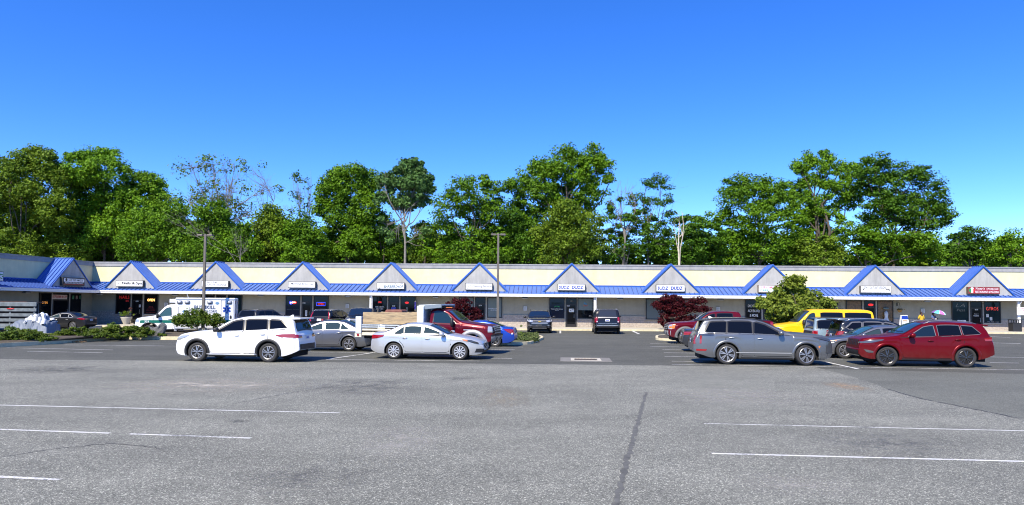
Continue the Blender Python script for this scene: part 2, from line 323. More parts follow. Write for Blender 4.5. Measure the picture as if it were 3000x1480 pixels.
# kerbed islands
SOIL = mat('island_soil', (.085, .068, .045), .95, var=.4, vscale=5, bump=.6, bscale=12)
def island(label, pts, soil=SOIL, hk=.14, kerb=KERB, w=.16):
    r = empty('traffic_island', (0, 0, 0)); tag(r, None, None); P = [ground(*p) for p in pts]
    c = sum(P, Vector()) / len(P); r.location = c; P = [p - c for p in P]; n = len(P)
    mb = MB(); k = 0
    # rounded outline
    Q = []
    for i in range(n):
        a, b, d = P[i - 1], P[i], P[(i + 1) % n]
        for t in (0, .33, .66, 1):
            u = min(.9, .35 * (b - a).length) ; v = min(.9, .35 * (d - b).length)
            s0 = b + (a - b).normalized() * u; s1 = b + (d - b).normalized() * v
            Q.append(s0.lerp(b, t).lerp(b.lerp(s1, t), t))
    n = len(Q); I = []
    for i in range(n):
        t1 = (Q[i] - Q[i - 1]).normalized() if (Q[i] - Q[i - 1]).length > 1e-5 else Vector((1, 0, 0)); t2 = (Q[(i + 1) % n] - Q[i]).normalized()
        t = (t1 + t2).normalized(); nn = Vector((-t.y, t.x, 0))
        if nn.dot(-Q[i]) < 0: nn = -nn
        I.append(Q[i] + nn * w)
    vs = [(q.x, q.y, -.02) for q in Q] + [(q.x, q.y, hk) for q in Q] + [(q.x, q.y, hk) for q in I] + [(q.x, q.y, -.02) for q in I]
    fs = []
    for i in range(n):
        j = (i + 1) % n; fs += [(i, j, n + j, n + i), (n + i, n + j, 2 * n + j, 2 * n + i), (2 * n + i, 2 * n + j, 3 * n + j, 3 * n + i)]
    mb.add(vs, fs); mb.build('kerb', kerb, r)
    mb = MB(); rr = random.Random(2)
    m0 = sum(I, Vector()) / n
    ring = [I]; 
    for t in (.8, .5, .2): ring.append([q.lerp(m0, 1 - t) for q in I])
    vs = []; zz = (hk - .03, hk + .03, hk + .1, hk + .13)
    for k, rg in enumerate(ring): vs += [(q.x, q.y, zz[k] + (rr.uniform(-.03, .03) if k else 0)) for q in rg]
    fs = [(k * n + i, k * n + (i + 1) % n, (k + 1) * n + (i + 1) % n, (k + 1) * n + i) for k in range(3) for i in range(n)] + [tuple(range(3 * n, 4 * n))]
    mb.add(vs, fs); mb.build('soil_bed', soil, r, smooth=True); tag(r, label, 'traffic island', None, 'structure'); del r['category']; return r
ISL_L = island('kerbed planting island with low juniper at the left', [(-260, 1034), (142, 1009), (340, 994), (545, 996.5), (800, 998), (900, 985), (860, 966), (480, 974), (250, 983), (-100, 992)], hk=.2)
ISL_C = island('kerbed island of weeds behind the maroon truck', [(1180, 1011), (1480, 1012.5), (1556, 1009), (1594, 994), (1585, 988), (1500, 982.5), (1180, 980)], mat('weedy_soil', (.1, .1, .045), .95, var=.4, vscale=4, bump=.5))
ISL_R = island('kerbed island end beside the maroon pickup', [(1920, 997), (1990, 1000), (2500, 1004), (2500, 976), (2100, 979), (1960, 984), (1921, 988)])
# covered walk in front of the shops
uL = fac(271, 830, 0)[0]
kl = MB()
def fl(x, y, z): return tuple(BM @ Vector((x, y, 0)) * 1)[:2] + (z,)
wk = MB(); wk.hexa([fl(uL - 3, -5.3, -.02), fl(60, -5.3, -.02), fl(60, 0, -.02), fl(uL - 3, 0, -.02), fl(uL - 3, -5.3, .145), fl(60, -5.3, .145), fl(60, 0, .145), fl(uL - 3, 0, .145)])
wk.hexa([fl(uL - 3, -34, -.02), fl(uL + 4.6, -34, -.02), fl(uL + 4.6, -5.3, -.02), fl(uL - 3, -5.3, -.02), fl(uL - 3, -34, .145), fl(uL + 4.6, -34, .145), fl(uL + 4.6, -5.3, .145), fl(uL - 3, -5.3, .145)])
tag(wk.build('pavement', CONC), 'raised concrete walk along the shop fronts', kind='structure')
mb = MB(); y0 = -5.46; x = uL + 4.76
while x < 60:
    x2 = x + 3; mb.hexa([fl(x, y0, -.02), fl(x2 - .015, y0, -.02), fl(x2 - .015, y0 + .16, -.02), fl(x, y0 + .16, -.02), fl(x, y0, .15), fl(x2 - .015, y0, .15), fl(x2 - .015, y0 + .16, .15), fl(x, y0 + .16, .15)]); x = x2
tag(mb.build('kerb', KERB), 'yellowed concrete kerb of the shop walk', kind='structure')
# ---------------------------------------------------------------- shopping strip
def stucco(name, col, var=.1):
    return mat(name, col, .9, var=var, vscale=.9, bump=.25, bscale=40)
def streaked(name, col, amt=.18):
    m = mat(name, col, .9, var=.08, vscale=1.5, bump=.2, bscale=40); N, L = nt(m); b = N['Principled BSDF']
    src = b.inputs['Base Color'].links[0].from_socket
    g = N.new('ShaderNodeNewGeometry'); mp = N.new('ShaderNodeMapping'); mp.inputs['Scale'].default_value = (2.2, 2.2, .35); L.new(g.outputs['Position'], mp.inputs['Vector'])
    n = N.new('ShaderNodeTexNoise'); n.inputs['Scale'].default_value = 1; n.inputs['Detail'].default_value = 7; n.inputs['Roughness'].default_value = .7; L.new(mp.outputs[0], n.inputs['Vector'])
    r = N.new('ShaderNodeMapRange'); r.inputs['From Min'].default_value = .35; r.inputs['From Max'].default_value = .7; r.inputs['To Min'].default_value = 1 + amt * .4; r.inputs['To Max'].default_value = 1 - amt
    L.new(n.outputs['Fac'], r.inputs['Value']); x = N.new('ShaderNodeMix'); x.data_type = 'RGBA'; x.blend_type = 'MULTIPLY'; x.inputs['Factor'].default_value = 1
    L.new(src, x.inputs[6]); L.new(r.outputs[0], x.inputs[7]); L.new(x.outputs[2], b.inputs['Base Color']); return m
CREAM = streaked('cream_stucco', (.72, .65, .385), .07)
CREAM_SHADE = streaked('cream_shade_stucco', (.36, .33, .25), .08)  # cream darkened: the shade under the canopy is put into the colour
GREYST = streaked('grey_stucco', (.39, .388, .37), .22)
BAND = streaked('grey_band_stucco', (.33, .33, .32), .18)
CAP = mat('metal_coping', (.3, .3, .29), .55, .2, var=.25, vscale=2)
GUT = mat('white_gutter', (.8, .79, .76), .4, var=.05, vscale=.5)
BLUE = mat('blue_metal_roof', (.07, .155, .46), .5, .1, var=.1, vscale=1.2, spec=.5)
BLUED = mat('blue_trim', (.02, .10, .42), .4, .2)
SOFF = mat('soffit', (.35, .33, .28), .8)
FRAME = mat('dark_bronze_frame', (.035, .032, .03), .4, .5)
MULL = mat('buff_mullion', (.36, .34, .29), .6)
def blockmat(name, c1, c2, mortar):
    m = bpy.data.materials.new(name); m.use_nodes = True; N, L = nt(m); b = N['Principled BSDF']; b.inputs['Roughness'].default_value = .92
    t = N.new('ShaderNodeTexCoord'); sp = N.new('ShaderNodeSeparateXYZ'); L.new(t.outputs['Object'], sp.inputs[0])
    ad = N.new('ShaderNodeMath'); ad.operation = 'ADD'; L.new(sp.outputs['X'], ad.inputs[0]); L.new(sp.outputs['Y'], ad.inputs[1])
    cb = N.new('ShaderNodeCombineXYZ'); L.new(ad.outputs[0], cb.inputs['X']); L.new(sp.outputs['Z'], cb.inputs['Y'])
    k = N.new('ShaderNodeTexBrick'); k.inputs['Scale'].default_value = 1; k.inputs['Brick Width'].default_value = .42; k.inputs['Row Height'].default_value = .21; k.inputs['Mortar Size'].default_value = .012
    k.inputs['Color1'].default_value = (*c1, 1); k.inputs['Color2'].default_value = (*c2, 1); k.inputs['Mortar'].default_value = (*mortar, 1)
    L.new(cb.outputs[0], k.inputs['Vector'])
    n = N.new('ShaderNodeTexNoise'); n.inputs['Scale'].default_value = 9; n.inputs['Detail'].default_value = 6; L.new(t.outputs['Object'], n.inputs['Vector'])
    r = N.new('ShaderNodeMapRange'); r.inputs['To Min'].default_value = .6; r.inputs['To Max'].default_value = 1.4; L.new(n.outputs['Fac'], r.inputs['Value'])
    x = N.new('ShaderNodeMix'); x.data_type = 'RGBA'; x.blend_type = 'MULTIPLY'; x.inputs['Factor'].default_value = 1; L.new(k.outputs['Color'], x.inputs[6]); L.new(r.outputs[0], x.inputs[7])
    L.new(x.outputs[2], b.inputs['Base Color'])
    u = N.new('ShaderNodeBump'); u.inputs['Strength'].default_value = .9; u.inputs['Distance'].default_value = .05; L.new(n.outputs['Fac'], u.inputs['Height']); L.new(u.outputs[0], b.inputs['Normal'])
    return m
BLOCK = blockmat('split_face_block', (.42, .36, .30), (.36, .31, .265), (.27, .24, .21))
def glassmat(name, col, rough=.04):
    return mat(name, col, rough, spec=.2)
GLS = glassmat('shop_glass_dark', (.006, .007, .009)); GLB = glassmat('shop_glass_blue', (.006, .012, .03)); GLF = glassmat('frosted_window', (.17, .2, .19), .2)
GLT = glassmat('shop_glass_teal', (.008, .022, .028)); GLO = mat('curtained_window', (.16, .09, .03), .3, var=.6, vscale=6)
PAPER = mat('paper_notice', (.7, .7, .68), .7); RED = mat('red_print', (.55, .02, .02), .5); INK = mat('black_print', (.012, .012, .014), .5); WHT = mat('white_print', (.8, .8, .8), .5)
B = empty('shopping_strip'); B.matrix_world = BM
tag(B, 'long cream shopping strip with blue metal canopy and grey gables', 'shop building')
ZC = 2.95; ZG = 3.2; YC = -2.1; ZR = 3.93; ZB = 5.6; ZT = 6.03; uR = 62.
def facade(T, s0, s1, corner):
    """walls of one leg of the strip; T places leg coordinates (s along, d into the wall) into the building frame"""
    M = T
    def b(name, m, mb, **k): return mb.xf(M).build(name, m, B, **k)
    mb = MB(); mb.box(s0, s1, 0, .3, 1.25, ZC); b('wall', CREAM_SHADE, mb)
    mb = MB(); mb.box(s0, s1, -.05, .3, -.3, 1.2); b('block_base', BLOCK, mb)
    mb = MB(); mb.box(s0, s1, -.08, .28, 1.2, 1.25); b('base_cap', MULL, mb)
    mb = MB(); mb.box(s0, s1, .002, .3, ZC, ZB); b('parapet_wall', CREAM, mb)
    mb = MB(); mb.box(s0, s1, -.06, .3, ZB, ZT - .12); b('parapet_band', BAND, mb)
    mb = MB(); x = s0; k = 0
    while x < s1:
        x2 = min(x + 3.05, s1); mb.box(x, x2 - .012, -.1, .34, ZT - .12, ZT + .004 * (k % 3)); x = x2; k += 1
    b('coping', CAP, mb)
L0 = uL
facade(Matrix.Identity(4), L0, uR, 0)
TW = Matrix.Translation((L0, 0, 0)) @ Matrix.Rotation(R(90), 4, 'Z')      # s -> +y, d -> -x
facade(TW, -34, .0, 1)
mb = MB(); mb.box(L0 - 14, uR, .3, 17, 5.5, 5.7); mb.box(L0 - 14, L0 - .3, -34, .3, 5.5, 5.7); mb.build('roof', mat('flat_roof', (.3, .3, .3), .9), B)
mb = MB(); mb.box(L0 - 14, uR, 16.9, 17, -.3, 5.5); mb.box(uR - .2, uR, .3, 16.9, -.3, 5.5); mb.box(L0 - 14, L0 - 13.9, -34, 16.9, -.3, 5.5); mb.box(L0 - 13.9, L0 - .3, -34, -33.9, -.3, 5.5); mb.build('rear_wall', CREAM_SHADE, B)
# canopy: soffit, gutter, standing seam roof, mitred at the inner corner
xc = L0 - YC                                   # canopy edge of the wing
mb = MB(); mb.prism([(L0, 0), (uR, 0), (uR, YC), (xc, YC), (xc, -34), (L0, -34)], ZC, ZC + .06, 'z'); mb.build('soffit', SOFF, B)
mb = MB(); g = .13
mb.prism([(xc, YC), (uR, YC), (uR, YC - g), (xc + g, YC - g), (xc + g, -34), (xc, -34)], ZC + .0, ZC + .16, 'z')
mb.prism([(xc, YC), (uR, YC), (uR, YC - g - .03), (xc + g + .03, YC - g - .03), (xc + g + .03, -34), (xc, -34)], ZC + .16, ZG, 'z'); mb.build('gutter', GUT, B)
ye = YC - .1; xe = xc + .1
def slope(d): return ZG + .01 + (ZR - ZG) * (d - ye) / (0 - ye)
mb = MB(); t = .05
mb.hexa([(xe, ye, ZG + .01), (uR, ye, ZG + .01), (uR, 0, ZR), (L0, 0, ZR), (xe, ye, ZG + .01 + t), (uR, ye, ZG + .01 + t), (uR, 0, ZR + t), (L0, 0, ZR + t)])
mb.hexa([(xe, -34, ZG + .01), (xe, ye, ZG + .01), (L0, 0, ZR), (L0, -34, ZR), (xe, -34, ZG + .01 + t), (xe, ye, ZG + .01 + t), (L0, 0, ZR + t), (L0, -34, ZR + t)])
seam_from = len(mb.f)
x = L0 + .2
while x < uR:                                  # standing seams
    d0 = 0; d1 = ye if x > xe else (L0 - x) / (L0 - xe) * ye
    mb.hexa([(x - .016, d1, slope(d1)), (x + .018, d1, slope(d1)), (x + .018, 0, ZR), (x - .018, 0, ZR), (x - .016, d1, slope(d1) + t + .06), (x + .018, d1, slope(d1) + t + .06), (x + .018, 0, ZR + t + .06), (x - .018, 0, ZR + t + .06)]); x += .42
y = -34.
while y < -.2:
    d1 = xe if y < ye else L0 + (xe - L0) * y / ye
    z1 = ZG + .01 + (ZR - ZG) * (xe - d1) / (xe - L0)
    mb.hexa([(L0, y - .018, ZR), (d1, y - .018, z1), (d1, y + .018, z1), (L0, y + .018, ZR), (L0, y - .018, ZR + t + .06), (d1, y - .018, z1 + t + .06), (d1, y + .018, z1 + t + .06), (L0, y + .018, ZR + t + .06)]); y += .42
mb.m[seam_from:] = [1] * (len(mb.f) - seam_from); mb.build('canopy_roof', [BLUE, mat('blue_seam_shade', (.03, .07, .24), .5, .1)], B)  # seams coloured darker than the roof to paint in their shadow lines
mb = MB(); mb.box(L0 + .02, uR, -.03, 0, ZR + .04, ZR + .16); mb.box(L0, L0 + .03, -34, -.02, ZR + .04, ZR + .16); mb.build('roof_flashing', BLUED, B)
# gables -----------------------------------------------------------------
YG = -1.72
def gable(T, sc, hw, za, zb=None):
    zb = zb or slope(YG) + .02
    # mesh of the face, then its roof planes and rake boards as sub-parts
    k = (za - zb) / hw
    mb = MB(); mb.prism([(sc - hw, zb), (sc + hw, zb), (sc, za)], YG, YG + .12); f = mb.xf(T).build('gable', GREYST, B)
    mb = MB(); ov = .07; th = .04; e = hw + .1; zl = za - e * k
    for sg in (-1, 1):
        P = lambda s, z, y: (sc + sg * s, y, z)
        a = [P(0, za + .06, YG - ov), P(e, zl + .06, YG - ov), P(e, zl + .06, .0), P(0, za + .06, .0)]
        q = [(p[0], p[1], p[2] + th) for p in a]
        if sg < 0: a = a[::-1]; q = q[::-1]
        mb.hexa(a + q)
        y = YG - ov + .08
        while y < -.05:                        # seams down the slope
            a = [P(.04, za + .06, y - .016), P(e, zl + .1, y - .016), P(e, zl + .1, y + .016), P(.04, za + .06, y + .016)]
            q = [(p[0], p[1], p[2] + th + .05) for p in a]
            if sg < 0: a = a[::-1]; q = q[::-1]
            mb.hexa(a + q); y += .33
    mb.box(sc - .07, sc + .07, YG - ov, 0, za + .08, za + .13)
    mb.xf(T).build('gable_roof', BLUE, f)
    mb = MB()
    for sg in (-1, 1):
        a = [(sc, YG - ov - .03, za - .02), (sc + sg * e, YG - ov - .03, zl - .02), (sc + sg * e, YG - ov, zl - .02), (sc, YG - ov, za - .02)]
        q = [(p[0], p[1], p[2] + .12) for p in a]
        if sg < 0: a = a[::-1]; q = q[::-1]
        mb.hexa(a + q)
    mb.xf(T).build('rake_board', BLUED, f)
GP = [(383.5, 307.4, 457.5), (632.5, 555.8, 711.5), (887, 808.6, 966.7), (1146, 1067, 1225), (1404.5, 1322, 1485), (1675, 1593, 1758), (1965.5, 1881, 2049), (2263.7, 2176, 2350), (2563.7, 2475, 2651), (2880, 2792, 2968)]
gu = []
for a, l, r_ in GP:
    u = fac(a, 783, YG)[0]; ul = fac(l, 855, YG)[0]; ur = fac(r_, 855, YG)[0]; gu.append((u, (ur - ul) / 2)); gable(Matrix.Identity(4), u, (ur - ul) / 2, 5.93)
xg = L0 - YG
for a, l, r_ in ((213.9, 131.7, 284.7), (-95, -190, 47)):
    s = wing(a, 765, xg)[0]; s1 = wing(l, 850, xg)[0]; s2 = wing(r_, 850, xg)[0]; print('wing gable', s, s1, s2); gable(TW, s, min(2.75, (s2 - s1) / 2), 5.93)
# shopfronts ----------------------------------------------------------------
def opening(T, s0, s1, z0, z1, kind, gm, parts=None, sill=True):
    """a framed window or door standing in the wall plane"""
    w = .07; fr = MB()
    fr.box(s0, s0 + w, -.13, .0, z0, z1); fr.box(s1 - w, s1, -.13, .0, z0, z1); fr.box(s0 + w, s1 - w, -.13, 0, z1 - w, z1); fr.box(s0 + w, s1 - w, -.13, 0, z0, z0 + w)
    if kind == 'door':
        zt = 2.28; fr.box(s0 + w, s1 - w, -.13, 0, zt, zt + .06); a, b_ = s0 + w + .01, s1 - w - .01
        fr.box(a, a + .08, -.12, -.01, z0 + w, zt); fr.box(b_ - .08, b_, -.12, -.01, z0 + w, zt); fr.box(a + .08, b_ - .08, -.12, -.01, z0 + w, z0 + w + .22); fr.box(a + .08, b_ - .08, -.12, -.01, zt - .09, zt)
    f = fr.xf(T).build(kind, FRAME, B)
    mb = MB(); mb.box(s0 + w, s1 - w, -.095, -.085, z0 + w, z1 - w); mb.xf(T).build('pane', gm, f)
    if kind == 'door':
        mb = MB(); mb.tube([(s1 - .25, -.11, 1.0), (s1 - .25, -.18, 1.02), (s1 - .25, -.18, 1.38), (s1 - .25, -.11, 1.4)], .013, 6); mb.xf(T).build('handle', mat('pull_handle', (.5, .5, .5), .3, .9), f)
    elif sill:
        mb = MB(); mb.box(s0 - .06, s1 + .06, -.17, -.0, z0 - .07, z0 - .002); mb.xf(T).build('sill', MULL, f)
    return f
SH = []
EYE = Matrix.Identity(4)
def X(px, y=-.05): return fac(px, 900, y)[0]
SP = [((340, 383), (386.7, 418), (422.7, 463), GLS, GLS), ((589, 629), (633, 663), (667, 709), GLS, GLT), ((837, 880), (884, 915), (919, 962.4), GLB, GLS),
      ((1091.6, 1134), (1137.8, 1169.7), (1173.5, 1217), GLS, GLS), ((1344, 1388), (1391.6, 1422.5), (1427.5, 1471), GLF, GLF), ((1609, 1654), (1657, 1689.7), (1692, 1738.5), GLB, GLF),
      ((1892, 1937), (1941, 1974), (1979, 2024), GLF, GLF), ((2183, 2230), (2234, 2268), (2272, 2320), GLS, GLS), ((2478, 2525), (2530, 2564), (2568.5, 2616), GLO, GLO), ((2788, 2836.6), (2841, 2877), (2880.7, 2930.5), GLT, GLT)]
WZ0, WZ1 = .95, 2.88
for i, (w1, d, w2, g1, g2) in enumerate(SP):
    a = [X(p) for p in (*w1, *d, *w2)]
    opening(EYE, a[0], a[1], WZ0, WZ1, 'window', g1); opening(EYE, a[4], a[5], WZ0, WZ1, 'window', g2); opening(EYE, a[2], a[3], .15, WZ1, 'door', GLS)
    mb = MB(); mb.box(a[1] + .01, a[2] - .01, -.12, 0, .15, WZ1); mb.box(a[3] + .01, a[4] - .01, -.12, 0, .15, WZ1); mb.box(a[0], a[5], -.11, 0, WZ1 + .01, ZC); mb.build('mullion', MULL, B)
    SH.append(a)
def WX(px): return wing(px, 900, L0 + .05)[0]
wa = [WX(p) for p in (114, 148, 151.5, 199, 203, 235)]
opening(TW, wa[0], wa[1], .8, WZ1, 'window', GLS); opening(TW, wa[4], wa[5], .3, WZ1, 'window', GLS); opening(TW, wa[2], wa[3], .15, WZ1, 'door', GLS)
mb = MB(); mb.box(wa[1] + .01, wa[2] - .01, -.12, 0, .15, WZ1); mb.box(wa[3] + .01, wa[4] - .01, -.12, 0, .15, WZ1); mb.box(wa[0], wa[5], -.11, 0, WZ1 + .01, ZC); mb.xf(TW).build('mullion', MULL, B)
# canopy posts and downspouts
for px, post in ((545.5, 0), (1085.5, 1), (1743, 1), (2986, 1)):
    u = fac(px, 900, YC + .1)[0]
    if post: mb = MB(); mb.box(u - .1, u + .06, YC + .12, YC + .28, .1, ZC); mb.build('canopy_post', mat('post_white', (.78, .78, .75), .5, var=.05), B)
    mb = MB(); mb.tube([(u + .12, YC - .06, ZC + .05), (u + .12, YC + .02, ZC - .12), (u + .12, YC + .2, ZC - .3), (u + .12, YC + .2, .35), (u + .12, YC + .05, .2)], .045, 8); mb.build('downspout', GUT, B, smooth=True)
# ---------------------------------------------------------------- signs on the gables
ALU = mat('sign_cabinet', (.06, .06, .06), .5, .4)
SIGNW = mat('sign_face_white', (.82, .83, .83), .35)
def sign_root(label, sc, z, T=EYE, group='shop signs on the gables'):
    r = empty('shop_sign', label=label, cat='shop sign', group=group); r.matrix_world = BM @ T @ Matrix.Translation((sc, YG, z)); return r
def cabinet(r, w, h, face=SIGNW, d=.3, edge=ALU):
    mb = MB(); mb.box(-w / 2, w / 2, -d, -.005, -h / 2, h / 2); mb.build('cabinet', edge, r, bevel=.01)
    mb = MB(); mb.box(-w / 2 + .045, w / 2 - .045, -d - .012, -d - .001, -h / 2 + .045, h / 2 - .045); mb.build('face', face, r); return -d - .016
def sgn(px0, px1, py0, py1, label, face=SIGNW, edge=ALU):
    a, z0 = fac(px0, py0, YG - .3); b, z1 = fac(px1, py1, YG - .3); r = sign_root(label, (a + b) / 2, (z0 + z1) / 2); w, h = b - a, z0 - z1
    return r, w, h, cabinet(r, w, h, face, edge=edge)
NAVY = mat('navy_print', (.01, .04, .3), .5); TEAL = mat('teal_print', (.03, .3, .34), .5); PINK = mat('pink_print', (.75, .06, .18), .5); GRNP = mat('green_print', (.01, .25, .07), .5); GREYP = mat('grey_print', (.06, .07, .08), .5); BLUEP = mat('pale_blue_print', (.14, .32, .5), .5)
r, w, h, y = sgn(340, 418.5, 821, 840.5, 'white box sign reading Nails & Spa in heavy black letters')
mb = MB(); write(mb, 'Nails & Spa', w * .1, 0, w * .74, h * .56, y, 0, .03); write(mb, 'T', -w * .425, h * .23, .13, .17, y); write(mb, '&', -w * .39, 0, .1, .12, y); write(mb, 'L', -w * .37, -h * .25, .1, .16, y)
mb.box(-w * .465, -w * .43, y, y + .002, -.01, .01); mb.box(-w * .355, -w * .32, y, y + .002, -.01, .01); mb.build('lettering', INK, r)
r, w, h, y = sgn(590, 669, 822.5, 842, 'white box sign reading SKY 745 HOOKAH LOUNGE in thin capitals')
mb = MB(); write(mb, 'SKY 745', -w * .1, h * .24, w * .38, h * .24, y, 0, .015); write(mb, 'HOOKAH LOUNGE', -.0, -h * .14, w * .84, h * .26, y, 0, .015); mb.build('lettering', INK, r)
r, w, h, y = sgn(844.5, 924, 824.5, 844, 'white box sign reading The Morning Brew in grey script')
mb = MB(); write(mb, 'Morning Brew', -w * .08, h * .1, w * .64, h * .42, y, 0, .012, .25); write(mb, 'THE', -w * .42, h * .28, w * .05, h * .1, y, 0); write(mb, 'COFFEE SHOP', w * .08, -h * .24, w * .3, h * .13, y, 1)
mb.blob((w * .37, y, -.0), (w * .07, .002, h * .05), 12, 1, 2); mb.box(w * .3, w * .45, y, y + .002, -.01, .01, 2); mb.build('lettering', [GREYP, mat('tan_print', (.4, .25, .14), .5), INK], r)
r, w, h, y = sgn(1104, 1185, 827.5, 847.5, 'white box sign reading BARBERSHOP beside a line drawn face')
mb = MB(); write(mb, 'BARBERSHOP', w * .11, -h * .12, w * .7, h * .44, y, 0, .02, .2); write(mb, '570-517-7709', w * .28, h * .33, w * .32, h * .13, y, 1, .02); write(mb, "Master's", -w * .17, h * .27, w * .22, h * .14, y, 2, .0, .3)
mb.tube([(-w * .4 + math.cos(a) * w * .06, y, math.sin(a) * h * .4) for a in [i * math.pi / 12 for i in range(25)]], .008, 4, 1)
mb.box(-w * .44, -w * .42, y, y + .003, .06, .09, 1); mb.box(-w * .385, -w * .365, y, y + .003, .06, .09, 1); mb.blob((-w * .395, y, -.2), (.035, .003, .05), 8, 1, 1); mb.box(-w * .405, -w * .395, y, y + .003, -.09, .02, 1); mb.box(-w * .355, -w * .345, y, y + .003, -.05, .12, 1)
mb.build('lettering', [mat('slate_print', (.03, .1, .14), .5), INK, BLUEP], r)
r, w, h, y = sgn(1363.5, 1443, 829.5, 850, 'white box sign reading LC Cleaning Services in serif letters')
mb = MB(); write(mb, 'LC Cleaning Services', w * .04, .0, w * .86, h * .42, y, 0, .01, .1); write(mb, 'residential & commercial', w * .15, -h * .33, w * .45, h * .1, y, 1, -.01); mb.box(-w * .44, -w * .39, y, y + .002, -h * .3, -h * .22, 0); mb.build('lettering', [GREYP, BLUEP], r)
for (a, b, c, d), tx in (((1633.5, 1715, 832, 852), 'white SUDZ n DUDZ sign, nearest the dark parked cars'), ((1922, 2007, 834, 855.5), 'white SUDZ n DUDZ sign above the dark red tree')):
    r, w, h, y = sgn(a, b, c, d, tx)
    mb = MB(); write(mb, 'SUDZ', -w * .26, 0, w * .38, h * .5, y, 0, .045, .08); write(mb, 'DUDZ', w * .22, -.0, w * .41, h * .52, y, 0, .045, .06); write(mb, "'n'", -w * .025, .0, w * .05, h * .12, y, 1, 0); mb.build('lettering', [NAVY, GREYP], r)
r, w, h, y = sgn(2221.5, 2307, 835.5, 858, 'white sign in pink and teal letters behind the leafy tree', edge=mat('sign_bronze', (.2, .15, .11), .5, .3))
mb = MB(); write(mb, 'JUBY SMOOTHIES', 0, h * .2, w * .86, h * .3, y, 0, .02); write(mb, 'CAFE', -w * .3, -h * .2, w * .3, h * .28, y, 1, .02); write(mb, '& MORE', w * .2, -h * .2, w * .4, h * .28, y, 1, .02); mb.build('lettering', [PINK, TEAL], r)
r, w, h, y = sgn(2521, 2611.5, 837, 858.8, 'white sign reading SEW COUTURE DESIGNS with a sewing machine', edge=mat('sign_grey', (.16, .15, .14), .5, .3))
mb = MB(); write(mb, 'SEW COUTURE DESIGNS', -w * .03, h * .2, w * .74, h * .36, y, 0, .014); 
for k, t_ in ((-.26, 'TAILORING'), (-.03, 'ALTERATIONS'), (.19, 'BRIDAL')): write(mb, t_, w * k, -h * .2, w * .14, h * .1, y, 0, 0)
mb.tube([(-w * .4 + math.cos(a) * .13, y, -h * .12 + math.sin(a) * .17) for a in [2.3 + i * .22 for i in range(14)]], .007, 4); mb.blob((-w * .4, y, -h * .02), (.05, .003, .09), 8)
mb.box(w * .33, w * .44, y, y + .003, -.02, .06); mb.box(w * .41, w * .44, y, y + .003, -.16, .0); mb.box(w * .34, w * .355, y, y + .003, -.1, 0); mb.build('lettering', INK, r)
MRN = mat('sign_maroon', (.28, .01, .03), .4)
r, w, h, y = sgn(2836, 2929.5, 840.5, 862, "maroon sign reading Tony's RESTAURANT & PIZZERIA in white", MRN, mat('sign_brown', (.16, .1, .06), .5, .3))
mb = MB(); write(mb, "Tony's", -w * .12, h * .22, w * .3, h * .34, y, 0, .01, .35); write(mb, '570-588-1600', w * .265, h * .22, w * .37, h * .2, y, 0, .02); write(mb, 'RESTAURANT & PIZZERIA', w * .095, -h * .2, w * .74, h * .3, y, 0, .01); mb.build('lettering', WHT, r)
mb = MB(); y2 = y - .003
mb.blob((-w * .42, y, -.0), (.15, .002, .2), 14, 1, 1); mb.blob((-w * .34, y - .001, 0), (.15, .002, .2), 14, 1, 2); mb.box(-w * .405, -w * .345, y2, y2 + .002, -.22, .12, 0); mb.blob((-w * .375, y2, .18), (.13, .002, .08), 12, 1, 0); mb.box(-w * .385, -w * .365, y2 - .002, y2, -.08, -.03, 2)
mb.build('emblem', [WHT, GRNP, mat('emblem_red', (.6, .02, .02), .5)], r)
# signs of the wing
def wsgn(px0, px1, py0, py1, label):
    xs_ = L0 - YG + .3; a, z0 = wing(px0, py0, xs_); b, z1 = wing(px1, py1, xs_); r = sign_root(label, (a + b) / 2, (z0 + z1) / 2, TW); return r, b - a, z0 - z1
r, w, h = wsgn(185, 248, 815, 836, 'black edged sign reading LOS TRES AMIGOS on the shaded wing gable'); h = .72; y = cabinet(r, w, h, INK)
mb = MB(); mb.box(-w / 2 + .09, w / 2 - .09, y + .002, y + .006, -.02, h / 2 - .09, 1); write(mb, 'LOS TRES AMIGOS', w * .08, h * .2, w * .66, h * .26, y, 0, .02); write(mb, 'MEXICAN RESTAURANT', 0, -h * .17, w * .84, h * .18, y, 1, .01); mb.blob((-w * .36, y, h * .2), (.13, .003, .13), 12, 1, 0); mb.box(-w / 2 + .09, w / 2 - .09, y, y + .004, -h * .36, -h * .32, 2); mb.build('lettering', [INK, WHT, RED], r)
r, w, h = wsgn(-28, 10, 798, 820, 'white sign with a green leaf emblem at the left picture edge'); h = .75; y = cabinet(r, w, h)
mb = MB()
for k in range(6): mb.blob((w * .3 + .16 * math.cos(k), y, .16 * math.sin(k)), (.09, .003, .05), 8, 1)
write(mb, 'MARKET', -w * .15, 0, w * .5, h * .4, y); mb.build('lettering', GRNP, r)
